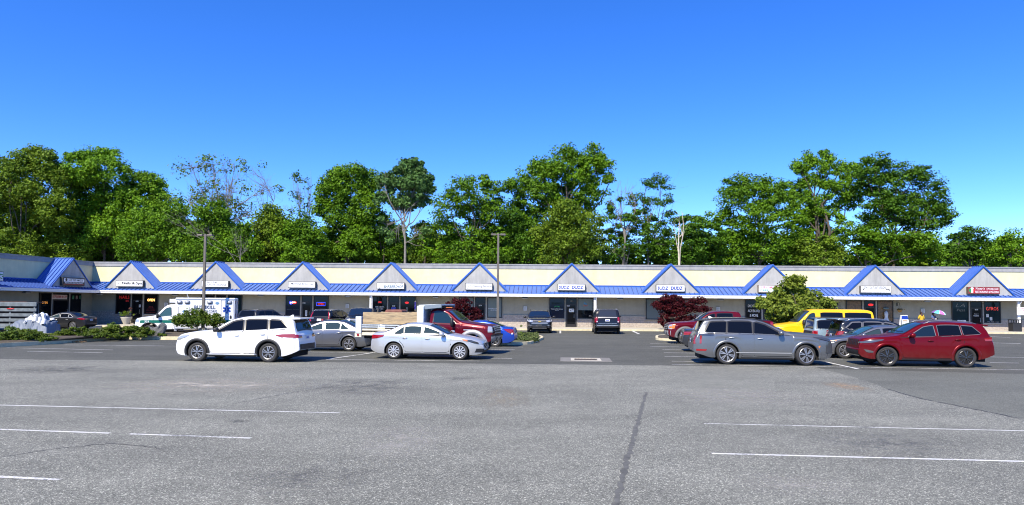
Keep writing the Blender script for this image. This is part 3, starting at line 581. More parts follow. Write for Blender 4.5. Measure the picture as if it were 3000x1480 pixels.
# ---------------------------------------------------------------- things in the shop windows
def neon(name, col, e): return mat(name, col, .4, emit=e)
N_OR = neon('neon_amber', (1, .5, .14), 2); N_RD = neon('neon_red', (1, .03, .03), .8); N_BL = neon('neon_blue', (.06, .08, 1), 1.2); N_GR = neon('neon_green', (.05, .45, .12), .5); N_WH = neon('neon_white', (1, .75, .5), 4)
def wsign(label, name, cat, s, z, fn, mats, T=EYE, group=None, part='lettering'):
    r = empty(name, label=label, cat=cat, group=group); r.matrix_world = BM @ T @ Matrix.Translation((s, -.12, z)); mb = MB(); fn(mb); o = mb.build(part, mats, r); return r
def plain(label, name, cat, s, z, fn, mats, T=EYE, group=None):
    mb = MB(); fn(mb); o = mb.build(name, mats); o.matrix_world = BM @ T @ Matrix.Translation((s, -.105, z)); return tag(o, label, cat, group)
def mid(i, k): return (SH[i][2 * k] + SH[i][2 * k + 1]) / 2
NG = 'lit signs in the shop windows'; VG = 'vinyl lettering on the shop windows'
plain('glowing amber OPEN sign in the nail salon window', 'neon_sign', 'neon sign', mid(0, 2), 2.33, lambda m: write(m, 'OPEN', 0, 0, .74, .25, 0, 0, .03), N_OR, group=NG)
plain('red NAILS SPA tube sign in the nail salon window', 'neon_sign', 'neon sign', mid(0, 0) + .1, 2.5, lambda m: (write(m, 'NAILS', 0, .08, 1.0, .3, 0, 0, -.015), write(m, 'SPA', .3, -.28, .3, .16, 0, 0, -.005)), neon('neon_dull_red', (.6, .03, .03), .3), group=NG)
plain('red price lettering low on the nail salon window', 'window_lettering', 'lettering', mid(0, 2), 1.4, lambda m: [write(m, t_, 0, z_, w_, .07, 0, 0, .0) for t_, z_, w_ in (('MANICURE', .3, .4), ('PEDICURE', .18, .5), ('ACRYLIC NAILS', .06, .7), ('FACIAL & WAXING', -.06, .9), ('570-588-7999', -.28, .95))], mat('dull_red_print', (.25, .02, .02), .5), group=VG)
plain('blue and red glowing oval sign in the coffee shop window', 'neon_sign', 'neon sign', mid(2, 0), 2.2, lambda m: (m.blob((-.2, 0, 0), (.17, .02, .17), 12, 1, 0), write(m, 'o', -.2, 0, .12, .12, -.025, 2), m.blob((.12, 0, .02), (.24, .02, .14), 12, 1, 1), write(m, 'pen', .1, .02, .3, .14, -.03, 2)), [N_BL, N_RD, N_WH], group=NG)
plain('blue framed red OPEN sign in the coffee shop window', 'neon_sign', 'neon sign', mid(2, 2), 2.1, lambda m: (m.tube([(-.42, 0, -.16), (.42, 0, -.16), (.42, 0, .16), (-.42, 0, .16), (-.42, 0, -.16)], .022, 6, 0), write(m, 'OPEN', 0, 0, .6, .18, 0, 1, .02)), [N_BL, neon('neon_deep_red', (.6, .02, .02), 1)], group=NG)
for k, t_ in ((0, 'BREAKFAST  TEA  LATTES'), (2, 'COFFEE  SOUP  WRAPS')):
    plain('white menu row across the coffee shop %s window' % ('left' if k == 0 else 'right'), 'window_lettering', 'lettering', mid(2, k), 1.55, lambda m, t_=t_: write(m, t_, 0, 0, 1.2, .09, 0, 0, .01), GREYP, group=VG)
plain('small red lit sign high in the barbershop left window', 'neon_sign', 'neon sign', mid(3, 0), 2.32, lambda m: (m.box(-.2, .2, 0, .02, -.13, .13, 1), write(m, 'OPEN', 0, 0, .32, .14, -.004, 0, .01)), [N_RD, INK], group=NG)
plain('small red lit sign high in the barbershop right window', 'neon_sign', 'neon sign', mid(3, 2) - .1, 2.3, lambda m: (m.box(-.22, .22, 0, .02, -.12, .12, 1), m.blob((0, 0, 0), (.2, .01, .1), 10, 1, 0)), [neon('neon_deep_red', (.6, .02, .02), 1), INK], group=NG)
plain('white lettering on the barbershop left window', 'window_lettering', 'lettering', mid(3, 0), 1.75, lambda m: (write(m, 'FADES & BEARDS', 0, .13, .85, .13, 0), write(m, 'HAIR STUDIO', 0, -.06, .7, .13, 0), write(m, 'Walk-ins Welcome', 0, -.28, .55, .07, 0)), PAPER, group=VG)
plain('white upright lettering on the barbershop right window', 'window_lettering', 'lettering', mid(3, 2) - .08, 1.55, lambda m: [write(m, c, 0, .28 - i * .12, .09, .1, 0, 0, .02) for i, c in enumerate('SHAVES')], PAPER, group=VG)
plain('blue framed notice hanging on the barbershop door', 'door_notice', 'notice', mid(3, 1), 1.7, lambda m: (m.tube([(-.22, 0, -.1), (.22, 0, -.1), (.22, 0, .1), (-.22, 0, .1), (-.22, 0, -.1)], .014, 5, 0), write(m, 'OPEN', 0, 0, .3, .07, 0, 0), write(m, 'WALK IN', 0, -.25, .28, .1, 0, 1)), [neon('neon_dim_blue', (.05, .08, .6), .8), RED])
r = empty('barber_pole', label='blue and white striped barber pole beside the barbershop window', cat='barber pole'); r.matrix_world = BM @ Matrix.Translation((SH[3][5] + .02, -.22, 2.05))
mb = MB()
for k in range(9):
    a0, a1 = k * .8, (k + 1) * .8
    for j in range(12): mb.tube([(0, 0, -.35 + k * .078), (0, 0, -.35 + (k + 1) * .078)], .085, 12, 0, False) if j == 0 else None
for q in range(3):
    for k in range(16):
        t0 = k / 16 * 4.4 + q * 2.094; t1 = (k + 1) / 16 * 4.4 + q * 2.094; z0 = -.35 + k * .044; z1 = z0 + .044
        mb.add([(.088 * math.cos(t0), .088 * math.sin(t0), z0), (.088 * math.cos(t0 + .9), .088 * math.sin(t0 + .9), z0), (.088 * math.cos(t1 + .9), .088 * math.sin(t1 + .9), z1), (.088 * math.cos(t1), .088 * math.sin(t1), z1)], [(0, 1, 2, 3)], 1)
mb.build('striped_cylinder', [mat('pole_blue', (.09, .04, .55), .3), WHT], r, smooth=True)
mb = MB(); mb.lathe([(0, .5), (.07, .49), (.1, .44), (.1, .36), (.0, .36)], (0, 0, 0), 12); mb.lathe([(0, -.36), (.1, -.36), (.1, -.44), (.05, -.5), (0, -.5)], (0, 0, 0), 12); mb.box(-.03, .03, .05, .17, -.05, .05); mb.build('cap', mat('pole_chrome', (.5, .5, .5), .2, .9), r, smooth=True)
plain('white lettering on the frosted cleaning service window', 'window_lettering', 'lettering', mid(4, 2) - .1, 1.75, lambda m: (write(m, 'School Photo Studio', 0, .07, 1.0, .09, 0), write(m, '601.00.0100', 0, -.07, .55, .07, 0)), WHT, group=VG)
plain('green ATM and white wash and fold lettering on dark laundry window', 'window_lettering', 'lettering', mid(5, 0), 1.9, lambda m: (m.box(-.5, .5, .01, .02, .38, .55, 2), write(m, '(ATM)', 0, .16, .5, .17, 0, 0, .01), write(m, 'Wash & Fold Service', 0, -.06, 1.15, .1, 0, 1), write(m, '$1.00 lb', 0, -.18, .35, .08, 0, 1)), [mat('atm_green', (.02, .28, .08), .5), PAPER, GLT], group=VG)
plain('small red EXIT style lit panel above the laundry door', 'lit_panel', 'neon sign', mid(5, 1), 2.6, lambda m: (m.box(-.22, .22, .01, .02, -.05, .05, 0), write(m, 'OPEN', 0, 0, .2, .06, 0, 1)), [mat('dim_red', (.3, .02, .02), .4), PAPER], group=NG)
plain('white notice taped on the laundry door', 'door_notice', 'notice', mid(5, 1) + .03, 1.72, lambda m: (m.box(-.24, .24, 0, .006, -.16, .16, 0), m.box(-.14, -.06, -.003, 0, -.03, .03, 1), m.box(.05, .2, -.003, 0, .05, .09, 1)), [PAPER, INK])
plain('orange and blue decal on the laundry frosted window', 'window_decal', 'decal', mid(5, 2), 2.3, lambda m: (m.box(-.16, -.02, 0, .004, .02, .16, 0), m.box(.0, .12, 0, .004, -.03, .08, 0), write(m, 'LAUNDRY', 0, -.12, .4, .12, 0, 1, .02)), [mat('decal_blue', (.05, .25, .5), .5), mat('decal_orange', (.6, .12, .04), .5)])
mb = MB(); a, b_ = SH[5][4] + .07, SH[5][5] - .07; mb.box(a, b_, -.105, -.099, 1.03, 1.75); o = mb.build('dark_window_film', GLS); o.matrix_world = BM; tag(o, 'dark clear lower glass of the laundry window', 'window film')
plain('white SMOOTHIES ACAI lettering on the dark juice shop window', 'window_lettering', 'lettering', mid(7, 0), 1.85, lambda m: (write(m, 'SMOOTHIES', .05, .45, 1.1, .26, 0), write(m, 'ACAI BOWLS', .05, 0, 1.1, .26, 0), write(m, '& MORE', .05, -.42, .75, .26, 0)), PAPER, group=VG)
plain('red oval lit sign in the sewing shop doorway', 'neon_sign', 'neon sign', mid(8, 1) + .1, 2.5, lambda m: (m.blob((0, 0, 0), (.25, .015, .11), 12, 1, 0), write(m, 'OPEN', 0, 0, .32, .08, -.02, 1)), [neon('neon_deep_red', (.6, .02, .02), 1), N_RD], group=NG)
# white gown on a stand in the sewing shop
r = empty('dress_form', label='white gown on a stand in the sewing shop window', cat='dress form'); r.matrix_world = BM @ Matrix.Translation((mid(8, 2) + .0, -.3, .15))
mb = MB(); mb.lathe([(.36, .25), (.3, .6), (.22, .95), (.13, 1.25), (.17, 1.5), (.15, 1.68), (.05, 1.78)], (0, 0, 0), 14); mb.build('gown', mat('gown_white', (.6, .62, .62), .8), r, smooth=True)
mb = MB(); mb.tube([(0, 0, 0), (0, 0, 1.95)], .02, 6); mb.lathe([(.2, 0), (.2, .03), (.02, .05)], (0, 0, 0), 12); mb.blob((0, 0, 2.05), (.28, .12, .1), 10); mb.build('stand', mat('stand_teal', (.1, .16, .18), .6), r)
plain('glowing red GYROS tube sign in the pizzeria window', 'neon_sign', 'neon sign', mid(9, 2), 2.25, lambda m: write(m, 'GYROS', 0, 0, 1.05, .3, 0, 0, -.018), neon('neon_gyros', (1, .08, .06), .8), group=NG)
plain('white phone number low on the pizzeria window', 'window_lettering', 'lettering', mid(9, 2) + .05, 1.0, lambda m: write(m, '570.588.1600', 0, 0, .98, .15, 0, 0, .015), PAPER, group=VG)
plain('white script on the pizzeria door', 'window_lettering', 'lettering', mid(9, 1), 1.65, lambda m: (write(m, "Tony's", 0, .09, .36, .12, 0, 0, 0, .3), write(m, 'PIZZERIA', 0, -.06, .48, .1, 0)), PAPER, group=VG)
plain('unlit looping tube sign in the pizzeria left window', 'neon_sign', 'neon sign', mid(9, 0), 2.1, lambda m: (write(m, 'LA', 0, .42, .8, .3, 0, 0, -.02, .3), write(m, 'Pizza', .05, .0, .7, .22, 0, 0, -.015, .3)), mat('unlit_tube', (.3, .3, .28), .4), group=NG)
def notice(i, k, ds, z, w=.21, h=.28, tx='white paper notice'):
    s = mid(i, k) + ds; plain(tx, 'window_notice', 'notice', s, z, lambda m: (m.box(-w / 2, w / 2, 0, .005, -h / 2, h / 2, 0), [m.box(-w * .35, w * .3, -.002, 0, h * (.3 - q * .18), h * (.36 - q * .18), 1) for q in range(4)]), [PAPER, GREYP])
notice(9, 2, -.42, 1.62, tx='upper white paper notice in the GYROS window'); notice(9, 2, -.12, 1.34, tx='lower white paper notice in the GYROS window')
notice(9, 0, .1, .98, .75, .42, 'wide pale menu board low in the pizzeria left window'); notice(2, 1, -.05, 1.2, .18, .55, 'tall white notice on the coffee shop door'); notice(0, 1, .28, 1.75, .18, .26, 'white notice on the nail salon door')
notice(0, 0, -.3, .98, .4, .2, 'low white sign in the nail salon window corner'); notice(4, 2, -.25, .95, .2, .14, 'tiny dark sticker low on the frosted window')
notice(3, 0, .3, 1.0, .2, .3, 'pale notice low in the barbershop window')
for i, z in ((0, 2.2), (2, 2.18), (3, 1.98), (4, 2.1), (5, 2.14), (9, 2.15)):
    s = mid(i, 1) - (.28 if i in (2, 5) else 0); nm = ('nail salon', '', 'coffee shop', 'barbershop', 'cleaning service', 'laundry', '', '', '', 'pizzeria')[i]
    plain('small white number plate on the %s door' % nm, 'number_plate', 'number plate', s, z, lambda m: (m.box(-.13, .13, -.03, -.022, -.05, .05, 0), m.box(-.08, .08, -.033, -.03, -.025, .025, 1)), [PAPER, GREYP], group='number plates on the shop doors')
for px, py, tx in ((1018, 897, 'coffee shop'), (1539, 904, 'cleaning service'), (2104, 906, 'red tree'), (2703, 911, 'waiting people'), (487, 893, 'ambulance cab')):
    s, z = fac(px, py, -.05); s = s if tx != 'waiting people' else s
    plain('small white rule plate on the wall right of the %s' % tx if tx not in ('waiting people', 'ambulance cab') else 'small white rule plate on the wall behind the %s' % tx, 'wall_plate', 'wall plate', s, z, lambda m: (m.box(-.16, .16, 0, .03, -.19, .19, 0), [m.box(-.12, .12, -.003, 0, .1 - q * .08, .13 - q * .08, 1) for q in range(4)]), [PAPER, GREYP], group='small plates on the wall')
# wing windows
plain('white board with red phone number above the restaurant door', 'phone_board', 'sign', (wa[2] + wa[3]) / 2 - .2, 2.52, lambda m: (m.box(-1.0, 1.0, -.03, -.02, -.2, .2, 0), write(m, '(570)588-8129', 0, 0, 1.85, .27, -.034, 1, .03)), [mat('phone_board_face', (.75, .6, .5), .5), RED], TW)
plain('dim amber OPEN tube sign in the restaurant window', 'neon_sign', 'neon sign', (wa[0] + wa[1]) / 2 - .1, 2.0, lambda m: write(m, 'OPEN', 0, 0, .7, .2, 0, 0, 0), neon('neon_dim_amber', (.8, .3, .05), .7), TW, group=NG)
for k in range(3):
    plain('%s of three small hanging pennants in the restaurant window' % ('left', 'middle', 'right')[k], 'pennant', 'pennant', wa[4] + .4 + k * .5, 2.5, lambda m: m.add([(-.14, 0, .18), (.14, 0, .18), (.14, 0, -.12), (0, 0, -.18), (-.14, 0, -.12)], [(0, 4, 3, 2, 1)]), [mat('pennant_%d' % k, ((.05, .2, .1), (.3, .2, .16), (.05, .2, .1))[k], .7)], TW, group='pennants in the restaurant window')
# lights under the canopy
def soffit_light(T, s, label):
    r = empty('soffit_light', label=label, cat='canopy light', group='wedge lights under the canopy'); r.matrix_world = BM @ T @ Matrix.Translation((s, YC + .35, ZC))
    mb = MB(); mb.prism([(-.2, -.02), (.2, -.02), (.3, -.12), (-.3, -.12)], -.16, .16); mb.build('housing', FRAME, r, bevel=.01)
    mb = MB(); mb.box(-.24, .24, -.12, .12, -.165, -.122); mb.build('lens', mat('light_lens', (.6, .57, .5), .4), r, bevel=.01)
for px, tx in ((291, 'at the inner corner'), (513, 'above the ambulance cab'), (764, 'left of the coffee shop'), (1020, 'right of the coffee shop'), (1276, 'right of the barber pole'), (1538, 'left of the ATM window'), (1817, 'right of the laundry'), (2111, 'right of the red tree'), (2400, 'behind the leafy tree'), (2717, 'left of the pizzeria')):
    soffit_light(EYE, fac(px, 875, YC + .35)[0], 'small dark wedge light under the canopy ' + tx)
soffit_light(TW, wing(78, 852, L0 - YC - .35)[0], 'small dark wedge light under the shaded wing canopy')
# ---------------------------------------------------------------- vehicles
def pchip(pts):
    xs = [p[0] for p in pts]; ys = [p[1] for p in pts]; n = len(xs)
    h = [xs[i + 1] - xs[i] for i in range(n - 1)]; d = [(ys[i + 1] - ys[i]) / h[i] for i in range(n - 1)]; m = [0.] * n
    for i in range(1, n - 1):
        if d[i - 1] * d[i] > 0:
            a, b = 2 * h[i] + h[i - 1], h[i] + 2 * h[i - 1]; m[i] = (a + b) / (a / d[i - 1] + b / d[i])
    if n > 1: m[0] = d[0]; m[-1] = d[-1]
    def f(x):
        if x <= xs[0]: return ys[0]
        if x >= xs[-1]: return ys[-1]
        i = 0
        while xs[i + 1] < x: i += 1
        t = (x - xs[i]) / h[i]
        return ys[i] * (1 + 2 * t) * (1 - t) ** 2 + m[i] * h[i] * t * (1 - t) ** 2 + ys[i + 1] * t * t * (3 - 2 * t) + m[i + 1] * h[i] * t * t * (t - 1)
    return f
TYRE = mat('tyre_rubber', (.03, .029, .028), .85, var=.25, vscale=12); BLK = mat('black_plastic', (.018, .018, .019), .55, var=.15, vscale=20); DARK = mat('underbody_black', (.006, .006, .006), .9)
CHR = mat('chrome', (.55, .55, .54), .3, .55); ALLOY = mat('alloy_wheel', (.38, .38, .39), .38, .7); ALLOYD = mat('dark_alloy_wheel', (.1, .1, .105), .3, .8); HUBP = mat('painted_wheel_cover', (.5, .51, .53), .4, .4)
def carglass(name, col): return mat(name, col, .03, spec=.22)
TINT = carglass('tinted_car_glass', (.004, .005, .008)); CLEAR = carglass('pale_car_glass', (.03, .05, .058)); WSG = carglass('windscreen_glass', (.012, .02, .024))
TRIM = mat('window_trim', (.01, .01, .01), .3); TLR = mat('tail_lamp_red', (.28, .004, .007), .12, coat=1); HLC = mat('head_lamp_clear', (.42, .44, .46), .1, .35, coat=1); AMB = mat('amber_lens', (.75, .2, .03), .2, coat=1); HLD = mat('head_lamp_dark', (.06, .065, .075), .08, .3, coat=1); WLL = mat('white_lamp', (.8, .8, .8), .1, coat=1)
PLATE = mat('number_plate_face', (.6, .62, .62), .5)
class Hull:
    def __init__(s, q):
        s.q = q; s.L = q['L']; s.W = q['W'] / 2; s.zt = pchip(q['top']); s.belt = pchip(q['belt']); s.zb0 = pchip(q['bot'])
        s.ax = q['ax']; s.r = q['r']; s.Ra = q.get('Ra', s.r + .065); s.tum = q.get('tum', .34); s.sh = q.get('sh', .02); s.cd = q.get('cd', .04); s.rcm = q.get('rc', .09)
        s.df, s.af, s.dr, s.ar = q.get('plan', (.85, .24, .6, .15)); s.crease = q.get('crease', .015)
    def w(s, x, z):
        L = s.L; p = 1.
        x = min(max(x, 0), L)
        if x < s.df: p -= s.af * (1 - x / s.df) ** 2.4
        if x > L - s.dr: p -= s.ar * (1 - (L - x) / s.dr) ** 2.4
        y = s.W * p; b = s.belt(x)
        if z < .55: y -= .045 * ((.55 - z) / .3) ** 2
        zc = b - .16
        if z > .7: y -= .03 * min(1., ((z - .7) / max(.1, b - .7)) ** 2)
        if zc < z < b: y += s.crease * math.sin((z - zc) / .16 * math.pi) ** 2
        if z > b: y -= s.sh * min(1, (z - b) / .04) + (z - b) * s.tum
        return max(y, .05)
    def rc(s, x): return max(.012, min(s.rcm, .3 * (s.zt(x) - s.zb0(x))))
    def edge(s, x):
        rc = s.rc(x); z = s.zt(x) - rc; return max(.04, s.w(x, z) - rc), z, rc
    def topz(s, x, y):
        e, z, rc = s.edge(x); y = abs(y)
        if y <= e: return s.zt(x) + s.cd * (1 - (y / e) ** 2)
        t = min(1, (y - e) / rc); return z + rc * math.sqrt(max(0, 1 - t * t))
    def inside(s, x, y, z): return 0 <= x <= s.L and z <= s.topz(x, y) and abs(y) <= s.w(x, z) and z >= s.zb0(x) - .001
    def end(s, front, y, z):
        x = 0. if front else s.L; st = .02 if front else -.02
        for i in range(60):
            if s.inside(x, y, z): break
            x += st
        else: return 0. if front else s.L
        if i == 0: return x
        a, b = x - st, x
        for _ in range(10):
            m = (a + b) / 2
            if s.inside(m, y, z): b = m
            else: a = m
        return b
    def archz(s, x, R_=None):
        R_ = R_ or s.Ra; z = 0
        for xa in s.ax:
            if abs(x - xa) < R_: z = max(z, s.r + math.sqrt(R_ * R_ - (x - xa) ** 2))
        return z
    def stations(s):
        L = s.L; st = []
        xs = set([0, .015, .04, .08, .14, .22, .32, .45, L, L - .012, L - .03, L - .06, L - .1, L - .16, L - .24, L - .34] + [round(.12 * i, 3) for i in range(5, int((L - .4) / .12) + 1)] + [p[0] for p in s.q['top']])
        for xa in s.ax:
            xs = {x for x in xs if abs(x - xa) > s.Ra + .02}
        for x in xs: st.append((x, s.zb0(x)))
        for xa in s.ax:
            st += [(xa - s.Ra - .001, s.zb0(xa - s.Ra)), (xa + s.Ra + .001, s.zb0(xa + s.Ra))]
            for k in range(17):
                a = math.pi * k / 16; st.append((xa - s.Ra * math.cos(a), s.r + s.Ra * math.sin(a)))
        return sorted(st)
    def ring(s, x, zb):
        e, ze, rc = s.edge(x); b = s.belt(x); m = min(b, ze); zb = min(zb, ze - .004)
        if m <= zb: m = zb + (ze - zb) * .55
        zs = [zb + (m - zb) * k / 7 for k in range(8)] + [m + (ze - m) * k / 4 for k in range(1, 5)]
        P = [(s.w(x, z), z) for z in zs]; w0 = P[-1][0]
        P += [(w0 - rc + rc * math.cos(a), ze + rc * math.sin(a)) for a in (R(30), R(60))]
        P += [(e * f, s.zt(x) + s.cd * (1 - f * f)) for f in (1, .75, .5, .25)]
        return [(x, y, z) for y, z in P] + [(x, 0, s.zt(x) + s.cd)] + [(x, -y, z) for y, z in P[::-1]]
    def body(s):
        st = s.stations(); mb = MB(); rings = [s.ring(*a) for a in st]; n = len(rings[0])
        fs = [(i * n + j, i * n + j + 1, (i + 1) * n + j + 1, (i + 1) * n + j) for i in range(len(st) - 1) for j in range(n - 1)]
        mb.add([p for r_ in rings for p in r_], fs)
        for k, fl_ in ((0, 1), (len(st) - 1, 0)):
            b = k * n
            for j in range(n // 2): 
                f = (b + j, b + n - 1 - j, b + n - 2 - j, b + j + 1)
                if j == n // 2 - 1: f = (b + j, b + n - 1 - j, b + j + 1)
                mb.f.append(f if fl_ else f[::-1]); mb.m.append(0)
        return mb
    # patches that hug the hull
    def side(s, mb, sg, bot, top, nr=4, off=.007, m=0):
        def rs(pl, c=14):
            o_ = []
            for j in range(c + 1):
                t = j / c * (len(pl) - 1); i = min(int(t), len(pl) - 2); f = t - i; o_.append((pl[i][0] + (pl[i + 1][0] - pl[i][0]) * f, pl[i][1] + (pl[i + 1][1] - pl[i][1]) * f))
            return o_
        if len(bot) < 8: bot, top = rs(bot), rs(top)
        n = len(bot); vs = []
        for k in range(nr + 1):
            for (xb, zb), (xt, zt) in zip(bot, top):
                t = k / nr; x, z = xb + (xt - xb) * t, zb + (zt - zb) * t; vs.append((x, sg * (s.w(x, z) + off), z))
        fs = [(k * n + j, k * n + j + 1, (k + 1) * n + j + 1, (k + 1) * n + j) for k in range(nr) for j in range(n - 1)]
        if sg > 0: fs = [f[::-1] for f in fs]
        mb.add(vs, fs, m)
    def rim(s, mb, sg, bot, top, wd, off, m):      # border strip outside a patch
        c = [(sum(p[0] for p in bot + top)) / (2 * len(bot)), (sum(p[1] for p in bot + top)) / (2 * len(bot))]
        lp = bot + top[::-1]; n = len(lp); vs = []
        for i, (x, z) in enumerate(lp):
            ax, az = lp[i - 1]; bx, bz = lp[(i + 1) % n]; tx, tz = bx - ax, bz - az; l = math.hypot(tx, tz) or 1; nx, nz = tz / l, -tx / l
            vs += [(x, sg * (s.w(x, z) + off), z), (x + nx * wd, sg * (s.w(x + nx * wd, z + nz * wd) + off), z + nz * wd)]
        fs = [(2 * i, 2 * i + 1, (2 * i + 3) % (2 * n), (2 * i + 2) % (2 * n)) for i in range(n)]
        if sg > 0: fs = [f[::-1] for f in fs]
        mb.add(vs, fs, m)
    def endp(s, mb, front, bot, top, nr=4, nc=14, off=.008, m=0):     # polylines of (y, z)
        def samp(pl, t):
            t *= len(pl) - 1; i = min(int(t), len(pl) - 2); f = t - i; return (pl[i][0] + (pl[i + 1][0] - pl[i][0]) * f, pl[i][1] + (pl[i + 1][1] - pl[i][1]) * f)
        vs = []
        for k in range(nr + 1):
            for j in range(nc + 1):
                a, b = samp(bot, j / nc), samp(top, j / nc); ym = s.W * (1 - (s.af if front else s.ar) * .42); a = (max(-ym, min(ym, a[0])), a[1]); b = (max(-ym, min(ym, b[0])), b[1]); t = k / nr; y, z = a[0] + (b[0] - a[0]) * t, a[1] + (b[1] - a[1]) * t
                vs.append((s.end(front, y, z) + (-off if front else off), y, z))
        n = nc + 1; fs = [(k * n + j, k * n + j + 1, (k + 1) * n + j + 1, (k + 1) * n + j) for k in range(nr) for j in range(nc)]
        if front: fs = [f[::-1] for f in fs]
        mb.add(vs, fs, m)
    def cap(s, mb, xa, xb, ins=.05, nx=8, off=.008, m=0, ins2=None, curve=0.):     # patch on the upper surface, e.g. a windscreen
        vs = []; ins2 = ins if ins2 is None else ins2
        for k in range(nx + 1):
            t = k / nx
            for j in range(9):
                u = j / 4 - 1; x = xa + (xb - xa) * t + curve * u * u * (1 - t)
                e = s.edge(x)[0] - (ins + (ins2 - ins) * t); y = e * u
                d = (s.zt(x + .01) - s.zt(x - .01)) / .02; l = math.hypot(1, d)
                vs.append((x - d / l * off, y, s.topz(x, y) + off / l))
        n = 9; fs = [(k * n + j, (k + 1) * n + j, (k + 1) * n + j + 1, k * n + j + 1) for k in range(nx) for j in range(n - 1)]
        if xb < xa: fs = [f[::-1] for f in fs]
        mb.add(vs, fs, m)
def wheel(parent, x, y, r, sg, style, turn=0., tw=.22, rimr=.66):
    """sg: side the wheel faces; hub disc with tyre and rim as sub-parts"""
    T = Matrix.Translation((x, y, r)) @ Matrix.Rotation(turn, 4, 'Z') @ Matrix.Scale(sg, 4, (0, 1, 0))
    rr = r * rimr; mb = MB(); mb.lathe([(0, -.03), (rr * .97, -.03), (rr * .97, -.16), (0, -.16)], (0, 0, 0), 20, 'y'); mb.lathe([(0, .0), (rr * .2, 0), (rr * .22, -.03)], (0, 0, 0), 14, 'y')
    w = mb.xf(T).build('wheel', DARK, parent)
    mb = MB(); h = tw; mb.lathe([(rr * .98, -h + .02), (rr * 1.03, -h), (r * .9, -h), (r * .97, -h + .02), (r, -h + .05), (r, -.05), (r * .975, -.02), (r * .9, .0), (rr * 1.06, -.004), (rr * .99, -.025)], (0, 0, 0), 36, 'y')
    mb.xf(T).build('tyre', TYRE, w, smooth=True)
    n, m, wd, spl = {'five_double': (5, ALLOY, .14, .42), 'ten': (10, HUBP, .2, 0), 'twin': (6, ALLOY, .16, .3), 'dark_five': (5, ALLOYD, .17, .4), 'steel': (8, HUBP, .2, 0), 'six': (6, ALLOY, .2, 0)}[style]
    mb = MB(); mb.lathe([(rr * .9, -.05), (rr * .9, -.012), (rr * .96, -.004), (rr * 1.0, -.012), (rr * 1.0, -.06)], (0, 0, 0), 36, 'y')
    def spoke(a, b, w0, w1):
        p0 = (math.cos(a) * rr * .12, math.sin(a) * rr * .12); p1 = (math.cos(b) * rr * .94, math.sin(b) * rr * .94); q0 = (-math.sin(a) * rr * w0, math.cos(a) * rr * w0); q1 = (-math.sin(b) * rr * w1, math.cos(b) * rr * w1)
        F_ = lambda p, q, k, y_: (p[0] + k * q[0], y_, p[1] + k * q[1])
        mb.hexa([F_(p0, q0, 1, -.05), F_(p0, q0, -1, -.05), F_(p1, q1, -1, -.05), F_(p1, q1, 1, -.05), F_(p0, q0, .7, -.0), F_(p0, q0, -.7, -.0), F_(p1, q1, -.7, -.014), F_(p1, q1, .7, -.014)])
    for k in range(n):
        a = 2 * math.pi * k / n + .3
        if spl: spoke(a - .06, a - spl * .5, .06, wd * .55); spoke(a + .06, a + spl * .5, .06, wd * .55)
        else: spoke(a, a, .09, wd * .62)
    mb.lathe([(0, .006), (rr * .12, .004), (rr * .17, -.02), (rr * .17, -.05)], (0, 0, 0), 14, 'y')
    mb.xf(T).build('rim', m, w)
    return w
